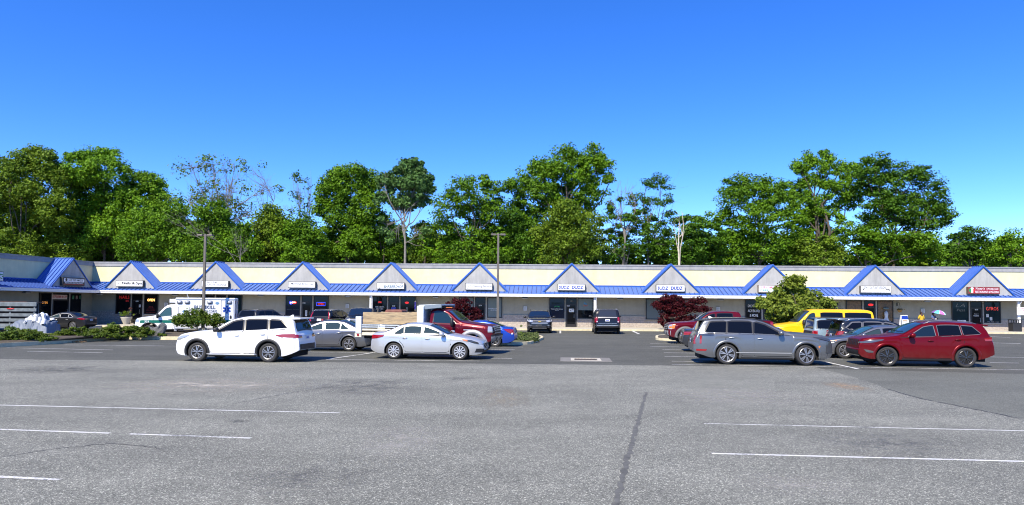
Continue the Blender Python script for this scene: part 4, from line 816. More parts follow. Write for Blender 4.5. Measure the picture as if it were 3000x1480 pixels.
def make_vehicle(name, label, cat, q, loc, rz, body, group=None, **o):
    """q: shape spec in metres, x from the nose (0) to the tail (L)"""
    h = Hull(q); L = q['L']; r = q['r']; root = empty(name, loc, rz, label, cat, group)
    sh = Matrix.Translation((-L / 2, 0, 0))
    def fin(mb, nm, m, par=None, **k): return mb.xf(sh).build(nm, m, par or root, **k)
    fin(h.body(), 'body', body, smooth=True)
    g = o.get('glass', TINT); fg = o.get('fglass', g); trim = o.get('trim', TRIM); clad = o.get('clad', BLK)
    mb = MB(); ib = h.W - .3; mb.box(.25, L - .25, -ib, ib, o.get('floor', .2), .62); mb.box(h.ax[0] + h.Ra, min(h.ax[-1] - h.Ra, L - .1), -h.W + .12, h.W - .12, o.get('floor', .2), .6); fin(mb, 'underbody', DARK)
    for xa in h.ax:                               # arch liners
        for sg in (-1, 1):
            mb = MB(); vs = []; yo = h.w(xa, h.r + h.Ra) - .012
            for k in range(13):
                a = math.pi * k / 12; vs += [(xa + h.Ra * 1.005 * math.cos(a), sg * yo, r + h.Ra * 1.005 * math.sin(a)), (xa + h.Ra * 1.005 * math.cos(a), sg * (h.W - .4), r + h.Ra * 1.005 * math.sin(a))]
            mb.add(vs, [(2 * k, 2 * k + 1, 2 * k + 3, 2 * k + 2) for k in range(12)]); fin(mb, 'wheel_arch', DARK)
            if o.get('flare'):
                fm, fw, fo = o['flare']; mb = MB(); vs = []; R0 = h.Ra - .01; K_ = 20; a0 = o.get('flare_drop', -.25)
                for k in range(K_ + 1):
                    a = a0 + (math.pi - 2 * a0) * k / K_
                    for rr_, oo in ((R0, -.04), (R0, fo), (R0 + fw * .8, fo), (R0 + fw, .002)):
                        x, z = xa + rr_ * math.cos(a), r + rr_ * math.sin(a); z = max(z, h.zb0(x) + .01); vs.append((x, sg * (h.w(x, z) + oo), z))
                fs = [(4 * k + j, 4 * k + j + 1, 4 * k + j + 5, 4 * k + j + 4) for k in range(K_) for j in range(3)]
                if sg < 0: fs = [f[::-1] for f in fs]
                mb.add(vs, fs); fin(mb, 'wheel_arch_trim', fm, smooth=True)
            wheel(root, xa - L / 2, sg * (h.W - .035), r, sg, o.get('wheel', 'five_double'), (o.get('turn', 0.) if xa == h.ax[0] else 0), rimr=o.get('rimr', .66))
    gap = q.get('gap', .11); sill_ = q.get('sill', .03); nn = 7
    def pane(p):
        b0, b1, t0, t1 = p
        bot = [(b0 + (b1 - b0) * k / nn,) * 2 for k in range(nn + 1)]; bot = [(x, h.belt(x) + sill_) for x, _ in bot]
        tx = [t0 + (t1 - t0) * k / nn for k in range(nn + 1)]; top = [(x, max(h.belt(x) + sill_ + .01, h.zt(x) - gap)) for x in tx]
        return bot, top
    for sg in (-1, 1):
        for i, d in enumerate(q['doors']):        # (x0, x1, window)
            x0, x1, p = d; K_ = 12
            xs = [x0 + (x1 - x0) * k / K_ for k in range(K_ + 1)]
            bot = [(x, max(q.get('rock', .34), h.archz(x, h.Ra + .075) if h.archz(x, h.Ra + .075) > .3 else 0)) for x in xs]; top = [(x, h.belt(x) - .002) for x in xs]
            mb = MB(); h.side(mb, sg, bot, top, 6, .008, 0); h.rim(mb, sg, bot, top, .02, .0035, 1)
            dr_ = fin(mb, 'door', [body, DARK], smooth=True)
            if p:
                b_, t_ = pane(p); mb = MB(); h.side(mb, sg, b_, t_, 4, .009, 0); h.rim(mb, sg, b_, t_, q.get('trimw', .035), .006, 1); fin(mb, 'window', [fg if i == 0 else g, trim], dr_, smooth=True)
            hx = x1 - .2; hz = h.belt(hx) - q.get('hdrop', .14); y = h.w(hx, hz)
            mb = MB(); mb.blob((hx, sg * (y + .03), hz), (.11, .022, .02), 8, .7); mb.box(hx - .06, hx + .06, sg * y - .012, sg * y + .012, hz - .035, hz + .03, 1); fin(mb, 'handle', [o.get('handle', body), DARK], dr_, smooth=True)
        for p in q.get('quarter', ()):
            b_, t_ = pane(p); mb = MB(); h.side(mb, sg, b_, t_, 4, .009, 0); h.rim(mb, sg, b_, t_, q.get('trimw', .035), .006, 1); fin(mb, 'side_window', [g, trim], smooth=True)
        # mirror
        mx = q['mirror']; mz = h.belt(mx) + .09; y = h.w(mx, h.belt(mx)); ms = o.get('mirror_size', (.1, .12, .085))
        mb = MB(); mb.blob((mx, sg * (y + .07 + ms[1]), mz), ms, 12, .75, 0); mb.hexa([(mx - .05, sg * (y - .02), mz - .09), (mx + .05, sg * (y - .02), mz - .09), (mx + .04, sg * (y + .12), mz - .03), (mx - .04, sg * (y + .12), mz - .03), (mx - .05, sg * (y - .02), mz - .04), (mx + .05, sg * (y - .02), mz - .04), (mx + .04, sg * (y + .12), mz + .02), (mx - .04, sg * (y + .12), mz + .02)], 1); fin(mb, 'side_mirror', [o.get('mirror', body), BLK], smooth=True)
        # lamps
        if 'head' in q:
            mb = MB()
            for seg in q['head']:
                if seg[0] == 's': h.side(mb, sg, seg[1], seg[2], 3, .011, seg[3])
                else: h.endp(mb, True, [(sg * y, z) for y, z in seg[1]], [(sg * y, z) for y, z in seg[2]], 4, 14, .011, seg[3])
            fin(mb, 'headlight', [o.get('headm', HLC), AMB, HLD], smooth=True)
        if 'tail' in q:
            mb = MB()
            for seg in q['tail']:
                if seg[0] == 's': h.side(mb, sg, seg[1], seg[2], 3, .011, seg[3])
                else: h.endp(mb, False, [(sg * y, z) for y, z in seg[1]], [(sg * y, z) for y, z in seg[2]], 4, 14, .011, seg[3])
            fin(mb, 'tail_light', [TLR, WLL, HLD], smooth=True)
        # sill strip between the wheels
        x0, x1 = h.ax[0] + h.Ra + .02, (h.ax[1] - h.Ra - .02 if len(h.ax) > 1 else L - .03); xs = [x0 + (x1 - x0) * k / 8 for k in range(9)]
        mb = MB(); h.side(mb, sg, [(x, h.zb0(x) + .003) for x in xs], [(x, h.zb0(x) + q.get('skirt', .09)) for x in xs], 2, .014, 0); fin(mb, 'sill_trim', clad, smooth=True)
        if o.get('rails'):
            xa, xb, hz = o['rails'][:3]; mb = MB(); P = [(xa + (xb - xa) * k / 8) for k in range(9)]; pts = []
            for k, x in enumerate(P):
                e = h.edge(x)[0] - .02; pts.append((x, sg * e, h.topz(x, e) + (hz if 0 < k < 8 else 0)))
            mb.tube(pts, .02, 6); fin(mb, 'roof_rail', o['rails'][3] if len(o['rails']) > 3 else BLK, smooth=True)
    ws = q['screen']; mb = MB(); h.cap(mb, ws[0], ws[1], .02, 10, .012, 0, .03, ws[2] if len(ws) > 2 else .12); h.cap(mb, ws[0] - .05, ws[1] + .05, -.005, 10, .006, 1, .0, ws[2] if len(ws) > 2 else .12); fin(mb, 'windscreen', [o.get('wglass', WSG), BLK], smooth=True)
    mb = MB()
    for yy in (-.35, .15): mb.tube([(ws[0] + .1, yy + .28, h.topz(ws[0] + .1, yy + .28) + .03), (ws[0] + .16, yy - .2, h.topz(ws[0] + .16, yy - .2) + .035)], .01, 5)
    fin(mb, 'wiper', BLK)
    if 'rearglass' in q:
        rg = q['rearglass']; mb = MB(); h.cap(mb, rg[1], rg[0], rg[2], 10, .012, 0, rg[3]); h.cap(mb, rg[1] + .02, rg[0] - .03, rg[2] - .03, 10, .006, 1, rg[3] - .03); fin(mb, 'rear_window', [g, o.get('rgtrim', TRIM)], smooth=True)
    for part, segs, mts in q.get('front', ()): 
        mb = MB(); [h.endp(mb, True, a, b, 3, 10, of, mi) for a, b, mi, of in segs]; fin(mb, part, [o.get(x, x) if isinstance(x, str) else x for x in mts], smooth=True)
    for part, segs, mts in q.get('rear', ()): 
        mb = MB(); [h.endp(mb, False, a, b, 3, 10, of, mi) for a, b, mi, of in segs]; fin(mb, part, [o.get(x, x) if isinstance(x, str) else x for x in mts], smooth=True)
    if o.get('spoiler'):
        xa, xb, z = o['spoiler']; mb = MB(); e = h.edge(xa)[0]; e2 = e - .04; zt_ = h.zt(xa) + h.cd * .4
        mb.hexa([(xa, -e, zt_ - .05), (xb, -e2, z - .045), (xb, e2, z - .045), (xa, e, zt_ - .05), (xa, -e, zt_ + .012), (xb, -e2, z), (xb, e2, z), (xa, e, zt_ + .012)]); fin(mb, 'rear_spoiler', o.get('spoilm', body), bevel=.015)
    if o.get('fin'):
        x = o['fin']; z = h.topz(x, 0); mb = MB(); mb.hexa([(x - .13, -.03, z - .01), (x + .06, -.03, z - .01), (x + .06, .03, z - .01), (x - .13, .03, z - .01), (x + .02, -.008, z + .075), (x + .07, -.012, z + .07), (x + .07, .012, z + .07), (x + .02, .008, z + .075)]); fin(mb, 'roof_antenna', o.get('finm', body))
    if o.get('roofpanel'):
        xa, xb, m_ = o['roofpanel']; mb = MB(); h.cap(mb, xa, xb, .07, 14, .008, 0, .07); fin(mb, 'roof_panel', m_, smooth=True)
    if o.get('bedcover'):
        xa, xb = o['bedcover']; mb = MB(); h.cap(mb, xa, xb, .06, 10, .012, 0, .06); fin(mb, 'bed_cover', BLK, smooth=True)
    return root, h, fin
def put(pxy, W, yaw, facing, dist=None):
    """near-side mid wheelbase pixel -> location and turn of the vehicle"""
    p = ground(*pxy) if dist is None else at(pxy[0], pxy[1], dist); p.z = 0
    rz = -yaw if facing == 'left' else math.pi - yaw
    n = Vector((math.sin(yaw), math.cos(yaw), 0)); return p + n * W / 2, rz
def put2(pxy, L, W, yaw_to, dist):     # vehicle seen end-on: pixel of the near end's middle on the ground at a distance
    p = at(pxy, 900, dist); p.z = 0; d = Vector((math.sin(yaw_to), math.cos(yaw_to), 0)); return p + d * L / 2
# ---------------------------------------------------------------- the vehicles on the lot
def across(a, z): return [(-a, z), (0, z), (a, z)]
def bar(a, z0, z1, m=0, off=.01): return (across(a, z0), across(a, z1), m, off)
def sq(y0, y1, z0, z1, m=0, off=.014): return ([(y0, z0), (y1, z0)], [(y0, z1), (y1, z1)], m, off)
PL_R = lambda z: ('licence_plate', [sq(-.17, .17, z, z + .16, 0, .02), sq(-.12, .12, z + .05, z + .1, 1, .023)], [PLATE, NAVY])
PW = paint('paint_white', (.78, .78, .77), 0, .3); PSIL = paint('paint_silver_blue', (.56, .57, .575), .5, .3); PGR = paint('paint_mid_grey', (.2, .205, .22), .7, .3); PSTEEL = paint('paint_steel_grey', (.165, .172, .178), .6, .3); PRED = paint('paint_cherry_red', (.135, .0008, .004), .3, .3, .18, .2)
PMAR = paint('paint_maroon', (.11, .002, .009), .25, .3, .18, .2); PBLUE = paint('paint_royal_blue', (.01, .06, .42), .3, .28); PBLK = paint('paint_black', (.008, .008, .01), 0, .25); PNAVY = paint('paint_navy', (.008, .012, .022), .1, .25); PCHAR = paint('paint_charcoal', (.035, .038, .045), .4, .28)
PYEL = paint('paint_school_yellow', (.85, .5, .003), 0, .35); PSAGE = paint('paint_blue_grey', (.2, .28, .33), 0, .35); PDGR = paint('paint_dark_grey', (.03, .032, .037), .5, .3)
NOSE = [(0, .42), (.1, .28), (.5, .22)]
# tall crossover, used at several sizes
SUV = dict(L=4.89, W=1.93, r=.365, ax=(.95, 3.74), top=[(0, .6), (.025, .76), (.08, .9), (.22, 1.0), (.5, 1.07), (1.0, 1.13), (1.42, 1.17), (1.56, 1.22), (2.3, 1.6), (2.7, 1.67), (3.3, 1.69), (4.1, 1.665), (4.5, 1.61), (4.6, 1.56), (4.74, 1.22), (4.8, 1.06), (4.85, .98), (4.88, .8), (4.89, .6)],
    belt=[(0, .95), (1.3, 1.1), (3.0, 1.16), (4.7, 1.28)], bot=NOSE + [(3.0, .22), (4.3, .24), (4.6, .32), (4.82, .42), (4.89, .46)], rock=.34, skirt=.06, trimw=.055,
    doors=[(1.42, 2.72, (1.72, 2.72, 2.3, 2.68)), (2.74, 3.72, (2.84, 3.66, 2.8, 3.62))], quarter=[(3.78, 4.46, 3.74, 4.16)], mirror=1.78, screen=(1.5, 2.28), rearglass=(4.55, 4.75, .1, .14),
    head=[('s', [(.1, .82), (.3, .85), (.62, .97)], [(.12, .9), (.32, .98), (.66, 1.0)], 0), ('e', [(.5, .78), (.9, .8)], [(.5, .88), (.88, .9)], 0)],
    tail=[('s', [(4.04, 1.0), (4.3, .93), (4.78, .91)], [(4.02, 1.03), (4.3, 1.06), (4.74, 1.07)], 0), ('s', [(4.3, .925), (4.5, .905), (4.7, .9)], [(4.32, .945), (4.5, .93), (4.7, .925)], 1), ('e', [(.5, .92), (.93, .92)], [(.5, 1.02), (.9, 1.05)], 0)],
    front=[('grille', [bar(.55, .5, .82)], [BLK]), ('front_bumper', [bar(.8, .3, .42)], [BLK])], rear=[('rear_bumper', [bar(.9, .47, .68), ], [BLK]), PL_R(.84)])
def suv(**k): q = dict(SUV); q.update(k); return q
def scaled(q, kx, kz, kw=1., **k):
    def P(l): return [(x * kx, z * kz) for x, z in l]
    n = dict(q); n['L'] = q['L'] * kx; n['W'] = q['W'] * kw
    for f in ('top', 'belt', 'bot'): n[f] = P(q[f])
    n['ax'] = tuple(a * kx for a in q['ax']); n['mirror'] = q['mirror'] * kx; n['screen'] = tuple(a * kx if i < 2 else a for i, a in enumerate(q['screen']))
    n['doors'] = [(a * kx, b * kx, tuple(t * kx for t in p) if p else None) for a, b, p in q['doors']]; n['quarter'] = [tuple(t * kx for t in p) for p in q.get('quarter', ())]
    if 'rearglass' in q: n['rearglass'] = (q['rearglass'][0] * kx, q['rearglass'][1] * kx) + tuple(q['rearglass'][2:])
    for f in ('head', 'tail'): n[f] = [(s[0], P(s[1]) if s[0] == 's' else [(y * kw, z * kz) for y, z in s[1]], P(s[2]) if s[0] == 's' else [(y * kw, z * kz) for y, z in s[2]], s[3]) for s in q[f]]
    for f in ('front', 'rear'): n[f] = [(nm, [([(y * kw, z * kz) for y, z in a], [(y * kw, z * kz) for y, z in b], mi, of) for a, b, mi, of in sg], mt) for nm, sg, mt in q[f]]
    n.update(k); return n
# 1 white crossover in front
loc, rz = put((686, 1061.3), 1.93, .1, 'left')
root, h, fin = make_vehicle('parked_car', 'white crossover with tinted windows, black wheel arches and red wraparound tail lamps', 'car', suv(), loc, rz, PW, 'cars parked in the lot', wheel='five_double', rimr=.68, flare=(BLK, .1, .022), mirror=BLK, spoiler=(4.42, 4.86, 1.655), fin=4.25, wglass=TINT)
mb = MB(); mb.tube([(4.5, -.3, 1.32), (4.78, -.05, 1.2)], .012, 5); fin(mb, 'rear_wiper', BLK)
mb = MB()
for sg in (-1, 1): mb = MB(); mb.tube([(1.35, sg * .93, .3), (1.5, sg * .985, .29), (3.2, sg * .985, .29), (3.3, sg * .93, .3)], .03, 8); fin(mb, 'side_step', CHR, smooth=True)
# sedans
SED = dict(L=4.63, W=1.76, r=.325, ax=(.93, 3.63), top=[(0, .5), (.02, .6), (.08, .69), (.25, .77), (.7, .875), (1.2, .955), (1.4, 1.0), (2.15, 1.33), (2.45, 1.4), (2.9, 1.42), (3.3, 1.37), (4.0, 1.085), (4.15, 1.05), (4.45, 1.035), (4.53, 1.0), (4.58, .86), (4.61, .7), (4.63, .5)],
    belt=[(0, .78), (1.3, .915), (3.2, .985), (4.4, 1.0)], bot=[(0, .36), (.1, .25), (.5, .19), (3.4, .19), (4.2, .22), (4.5, .3), (4.63, .4)], rock=.3, skirt=.05, tum=.4, cd=.05, gap=.1, plan=(.9, .3, .75, .2),
    doors=[(1.3, 2.44, (1.48, 2.42, 2.16, 2.38)), (2.46, 3.36, (2.54, 3.2, 2.52, 3.2))], quarter=[(3.24, 3.62, 3.24, 3.3)], mirror=1.62, screen=(1.36, 2.14), rearglass=(3.26, 4.02, .07, .1), trimw=.025,
    head=[('s', [(.16, .62), (.36, .66), (.85, .82)], [(.2, .7), (.45, .79), (.9, .84)], 2), ('s', [(.62, .735), (.75, .77), (.88, .82)], [(.6, .79), (.75, .825), (.9, .835)], 1), ('e', [(.42, .6), (.78, .62)], [(.42, .68), (.78, .7)], 0)],
    tail=[('s', [(4.1, .88), (4.35, .82), (4.58, .8)], [(4.02, .95), (4.3, .96), (4.56, .96)], 0), ('e', [(.45, .82), (.82, .82)], [(.45, .95), (.82, .95)], 0)],
    front=[('grille', [([(-.42, .5), (0, .42), (.42, .5)], [(-.5, .64), (0, .66), (.5, .64)], 0, .012), ([(-.44, .62), (0, .44), (.44, .62)], [(-.5, .66), (0, .5), (.5, .66)], 1, .02)], [BLK, CHR]), ('front_bumper', [bar(.5, .27, .38), sq(.52, .78, .3, .45), sq(-.78, -.52, .3, .45)], [BLK])], rear=[('rear_bumper', [bar(.7, .34, .44)], [BLK]), PL_R(.72)])
def sed(**k): q = dict(SED); q.update(k); return q
# 3 silver sedan facing right
loc, rz = put((1245.7, 1053.5), 1.76, .13, 'right')
root, h, fin = make_vehicle('parked_car', 'pale silver sedan with multi spoke wheel covers, nose beside the maroon truck', 'car', sed(), loc, rz, PSIL, 'cars parked in the lot', wheel='ten', rimr=.72, glass=CLEAR, fglass=CLEAR, handle=CHR, trim=mat('silver_trim', (.1, .1, .1), .3, .5))
mb = MB()
for x in (2.3, 2.95):
    for y in (-.36, .36): mb.blob((x, y, 1.12), (.06, .13, .1), 8, .6)
fin(mb, 'dash_sticker', BLK)
# 2 grey sedan behind the white crossover
loc, rz = put((936, 1028.5), 1.865, .09, 'left')
q = scaled(SED, 4.855 / 4.63, 1.475 / 1.47, 1.06, r=.335, plan=(.9, .3, .8, .2))
make_vehicle('parked_car', 'mid grey sedan half hidden behind the white crossover', 'car', q, loc, rz, PGR, 'cars parked in the lot', wheel='five_double', rimr=.7, glass=CLEAR, fglass=CLEAR, handle=CHR, fin=3.5, finm=WHT, roofpanel=(2.35, 3.3, TINT), trim=CHR, flare=(PGR, .05, .012))
# 20 dark grey sedan at the left
loc, rz = put((166, 965.5), 1.8, .08, 'left')
q = scaled(SED, 1.0, .98, 1.02, r=.33)
make_vehicle('parked_car', 'dark grey sedan parked by the shaded shop corner beyond the tarp', 'car', q, loc, rz, PDGR, 'cars parked in the lot', wheel='twin', rimr=.72, glass=TINT, fglass=CLEAR, handle=CHR, trim=CHR)
# 14 steel grey three row crossover
XT = suv(L=5.05, W=1.96, r=.385, ax=(.96, 3.82), top=[(0, .66), (.02, .85), (.06, .98), (.18, 1.06), (.5, 1.12), (1.1, 1.17), (1.5, 1.2), (1.64, 1.24), (2.45, 1.6), (2.8, 1.685), (3.3, 1.71), (4.2, 1.69), (4.6, 1.65), (4.66, 1.6), (4.88, 1.22), (4.93, 1.1), (5.0, 1.0), (5.04, .75), (5.05, .55)],
    belt=[(0, 1.0), (1.4, 1.1), (3.0, 1.135), (4.85, 1.18)], bot=NOSE + [(3.0, .22), (4.4, .26), (4.75, .36), (5.0, .44), (5.05, .48)],
    doors=[(1.5, 2.82, (1.82, 2.82, 2.42, 2.78)), (2.84, 3.86, (2.9, 3.78, 2.9, 3.74))], quarter=[(3.86, 4.62, 3.82, 4.42)], mirror=1.9, screen=(1.6, 2.42), rearglass=(4.66, 4.88, .1, .12),
    head=[('s', [(.08, .9), (.3, .95), (.7, 1.04)], [(.1, .98), (.32, 1.05), (.74, 1.075)], 2), ('s', [(.14, .48), (.2, .46), (.26, .46)], [(.1, .88), (.17, .88), (.24, .86)], 2), ('s', [(.52, .62), (.56, .6), (.6, .6)], [(.46, .74), (.5, .74), (.53, .73)], 1), ('e', [(.66, .46), (.84, .46)], [(.6, .9), (.84, .9)], 2)],
    tail=[('s', [(4.76, .78), (4.79, .77), (4.83, .77)], [(4.74, 1.1), (4.77, 1.1), (4.81, 1.1)], 0), ('s', [(4.3, 1.1), (4.5, 1.08), (4.86, 1.07)], [(4.28, 1.125), (4.5, 1.14), (4.86, 1.14)], 2), ('s', [(4.6, .5), (4.75, .5), (4.95, .5)], [(4.56, .56), (4.75, .57), (4.95, .57)], 0), ('e', [(.72, .76), (.88, .76)], [(.72, 1.1), (.86, 1.1)], 0)],
    front=[('grille', [bar(.58, .52, .98)], [BLK]), ('front_bumper', [bar(.85, .3, .46)], [BLK])], rear=[('rear_bumper', [bar(.85, .36, .46)], [BLK]), PL_R(.78)])
loc, rz = put((2236, 1069.9), 1.96, .13, 'right')
root, h, fin = make_vehicle('parked_car', 'steel grey three row crossover facing right with bright split spoke wheels', 'car', XT, loc, rz, PSTEEL, 'cars parked in the lot', wheel='twin', rimr=.74, turn=.28, flare=(PSTEEL, .09, .02), spoiler=(4.5, 4.84, 1.66), spoilm=BLK, fin=4.3, finm=WHT, handle=CHR, roofpanel=(2.7, 4.4, TINT), clad=BLK, rails=(2.5, 4.6, .03, BLK))
mb = MB()
for sg in (-1, 1):
    mb = MB(); xs = [1.5 + 2.0 * k / 8 for k in range(9)]; h.side(mb, sg, [(x, .44) for x in xs], [(x, .47) for x in xs], 1, .022); fin(mb, 'chrome_strip', CHR)
# 19 red crossover facing left
CK = suv(L=4.65, W=1.86, r=.365, ax=(.93, 3.64), top=[(0, .68), (.02, .82), (.06, .95), (.16, 1.02), (.45, 1.06), (1.0, 1.1), (1.35, 1.14), (1.5, 1.19), (2.25, 1.56), (2.6, 1.62), (3.1, 1.64), (3.9, 1.6), (4.25, 1.53), (4.34, 1.46), (4.5, 1.15), (4.56, 1.03), (4.6, .97), (4.64, .75), (4.65, .58)],
    belt=[(0, .95), (1.3, 1.05), (3.0, 1.12), (4.5, 1.22)], bot=[(0, .45), (.1, .34), (.5, .26), (3.0, .24), (4.0, .28), (4.4, .38), (4.65, .48)],
    doors=[(1.4, 2.62, (1.68, 2.62, 2.24, 2.58)), (2.64, 3.56, (2.74, 3.5, 2.72, 3.46))], quarter=[(3.58, 4.16, 3.54, 3.9)], trimw=.022, mirror=1.74, screen=(1.46, 2.24), rearglass=(4.3, 4.5, .1, .14),
    head=[('s', [(.14, .85), (.35, .86), (.78, .96)], [(.14, .92), (.35, .97), (.82, 1.0)], 0), ('s', [(.22, .52), (.3, .5), (.46, .5)], [(.14, .62), (.26, .6), (.44, .56)], 0), ('e', [(.6, .84), (.84, .85)], [(.6, .9), (.84, .91)], 0)],
    tail=[('s', [(4.28, .97), (4.4, .97), (4.56, .98)], [(4.25, 1.07), (4.4, 1.1), (4.54, 1.12)], 0), ('e', [(.5, .98), (.86, .98)], [(.5, 1.1), (.84, 1.1)], 0)],
    front=[('grille', [sq(-.56 + .165 * k, -.45 + .165 * k, .76, .97, 0, .014) for k in range(7)], [BLK]), ('front_bumper', [bar(.72, .4, .58)], [BLK]), ('skid_trim', [bar(.6, .34, .39, 0, .02)], [CHR])], rear=[('rear_bumper', [bar(.8, .44, .56)], [BLK]), PL_R(.8)])
loc, rz = put((2720, 1076), 1.86, .13, 'left')
root, h, fin = make_vehicle('parked_car', 'cherry red crossover with dark wheels parked at the right front', 'car', CK, loc, rz, PRED, 'cars parked in the lot', wheel='dark_five', rimr=.72, flare=(PRED, .1, .02), spoiler=(4.12, 4.52, 1.55), headm=mat('head_lamp_smoked', (.1, .1, .105), .12, .3, coat=1), rails=(2.3, 4.1, .045, mat('rail_grey', (.25, .25, .26), .35, .7)), trim=mat('trim_satin', (.16, .16, .165), .4, .5), glass=TINT, fglass=mat('car_glass_blue', (.008, .016, .024), .02), wglass=mat('windscreen_blue', (.02, .05, .07), .03), turn=-.12)
# 18 grey fastback nose behind the red crossover
loc, rz = put((2578, 1052.5), 1.82, .12, 'left')
q = scaled(SED, 1.0, .97, 1.03, r=.34, head=[('s', [(.1, .42), (.16, .42), (.22, .42)], [(.2, .7), (.3, .7), (.36, .66)], 2), ('s', [(.14, .71), (.34, .735), (.6, .76)], [(.14, .73), (.34, .755), (.6, .78)], 1), ('e', [(.5, .4), (.7, .4)], [(.3, .7), (.78, .7)], 2)], front=[('grille', [bar(.6, .3, .42)], [BLK]), ('licence_plate', [sq(-.17, .17, .5, .6, 0, .03)], [PLATE])])
make_vehicle('parked_car', 'silver grey fastback with its nose showing behind the red crossover', 'car', q, loc, rz, PGR, 'cars parked in the lot', wheel='five_double', glass=TINT, fglass=CLEAR, wglass=mat('windscreen_green', (.03, .09, .09), .03))
# 17 navy crossover
loc, rz = put((2612, 1038), 1.885, .12, 'right', 32.)
q = scaled(SUV, 4.6 / 4.89, 1.63 / 1.73, .98, r=.36, tail=[('s', [(4.1, .82), (4.3, .8), (4.56, .8)], [(4.16, 1.06), (4.3, 1.08), (4.52, 1.08)], 0), ('s', [(4.14, .84), (4.3, .82), (4.5, .82)], [(4.14, .88), (4.3, .87), (4.5, .87)], 1), ('e', [(.55, .82), (.9, .82)], [(.55, 1.06), (.88, 1.06)], 0)])
root, h, fin = make_vehicle('parked_car', 'navy black crossover with large red tail lamp behind the silver fastback', 'car', q, loc, rz, PNAVY, 'cars parked in the lot', wheel='five_double', rails=(2.2, 4.2, .05, mat('rail_silver', (.4, .42, .45), .3, .8)), spoiler=(4.2, 4.62, 1.63), trim=mat('trim_grey', (.12, .12, .125), .4, .4), flare=(PNAVY, .06, .012))
# 16 blue grey boxy crossover
BX = suv(L=4.39, W=1.89, r=.36, ax=(.86, 3.53), top=[(0, .7), (.02, .95), (.06, 1.05), (.15, 1.1), (.5, 1.14), (1.2, 1.18), (1.4, 1.22), (1.95, 1.6), (2.2, 1.7), (2.6, 1.73), (3.6, 1.745), (4.1, 1.73), (4.2, 1.68), (4.29, 1.2), (4.33, 1.1), (4.37, .9), (4.39, .6)], tum=.2, belt=[(0, 1.05), (1.3, 1.13), (4.3, 1.16)], bot=[(0, .5), (.1, .36), (.5, .28), (3.8, .28), (4.2, .38), (4.39, .48)],
    doors=[(1.3, 2.42, (1.5, 2.42, 1.95, 2.38)), (2.44, 3.36, (2.5, 3.3, 2.5, 3.26))], quarter=[(3.34, 4.14, 3.3, 4.1)], mirror=1.55, screen=(1.36, 1.96), rearglass=(4.18, 4.29, .12, .14),
    tail=[('s', [(4.15, .88), (4.22, .88), (4.3, .88)], [(4.15, 1.1), (4.22, 1.1), (4.29, 1.1)], 0), ('e', [(.7, .88), (.92, .88)], [(.7, 1.1), (.9, 1.1)], 0)], rear=[('rear_bumper', [bar(.9, .48, .62)], [BLK]), ('tailgate_panel', [bar(.66, .9, 1.08, 0, .012)], [BLK]), PL_R(.7)])
loc, rz = put((2520, 1032), 1.89, .12, 'right', 34.8)
make_vehicle('parked_car', 'blue grey boxy crossover showing its rear beneath the yellow van', 'car', scaled(BX, 1, .915), loc, rz, PSAGE, 'cars parked in the lot', wheel='five_double', rails=(2.1, 4.1, .05, BLK), flare=(BLK, .09, .02))
# 15 yellow passenger van
VAN = dict(L=5.5, W=2.0, r=.36, ax=(.8, 4.3), top=[(0, .7), (.02, .98), (.08, 1.08), (.3, 1.13), (.8, 1.2), (1.12, 1.25), (1.25, 1.3), (1.85, 1.86), (2.0, 1.95), (2.4, 2.0), (4.9, 1.99), (5.2, 1.95), (5.3, 1.88), (5.42, 1.25), (5.46, 1.1), (5.49, .8), (5.5, .55)], belt=[(0, 1.05), (1.2, 1.2), (5.4, 1.22)], bot=[(0, .45), (.1, .36), (.5, .3), (4.9, .3), (5.3, .36), (5.5, .45)], tum=.13, gap=.17, cd=.05, rock=.36, skirt=.06, plan=(.7, .16, .4, .1),
    doors=[(1.2, 2.25, (1.5, 2.2, 1.9, 2.14))], quarter=[(2.5, 3.66, 2.5, 3.64), (3.82, 5.2, 3.82, 5.16)], mirror=1.5, screen=(1.2, 1.88), rearglass=(5.3, 5.42, .12, .16),
    head=[('s', [(.05, .88), (.12, .88), (.2, .88)], [(.05, 1.02), (.12, 1.03), (.2, 1.03)], 0), ('e', [(.62, .86), (.9, .86)], [(.62, 1.03), (.88, 1.03)], 0)], tail=[('s', [(5.3, .8), (5.38, .8), (5.44, .8)], [(5.3, 1.2), (5.36, 1.2), (5.42, 1.2)], 0), ('e', [(.8, .8), (.94, .8)], [(.8, 1.2), (.92, 1.2)], 0)],
    front=[('grille', [bar(.58, .8, 1.03)], [BLK]), ('front_bumper', [bar(.92, .46, .64, 0, .03)], [CHR])], rear=[('rear_bumper', [bar(.9, .46, .62, 0, .03)], [CHR]), PL_R(.75)])
loc, rz = put((2422, 1010), 2.0, .1, 'left', 39.8)
root, h, fin = make_vehicle('parked_van', 'bright yellow passenger van with dark side windows beside the leafy tree', 'van', VAN, loc, rz, PYEL, None, wheel='steel', mirror=BLK, mirror_size=(.09, .13, .16), wglass=mat('windscreen_grey', (.03, .035, .03), .04), fglass=mat('car_glass_teal', (.012, .03, .04), .02))
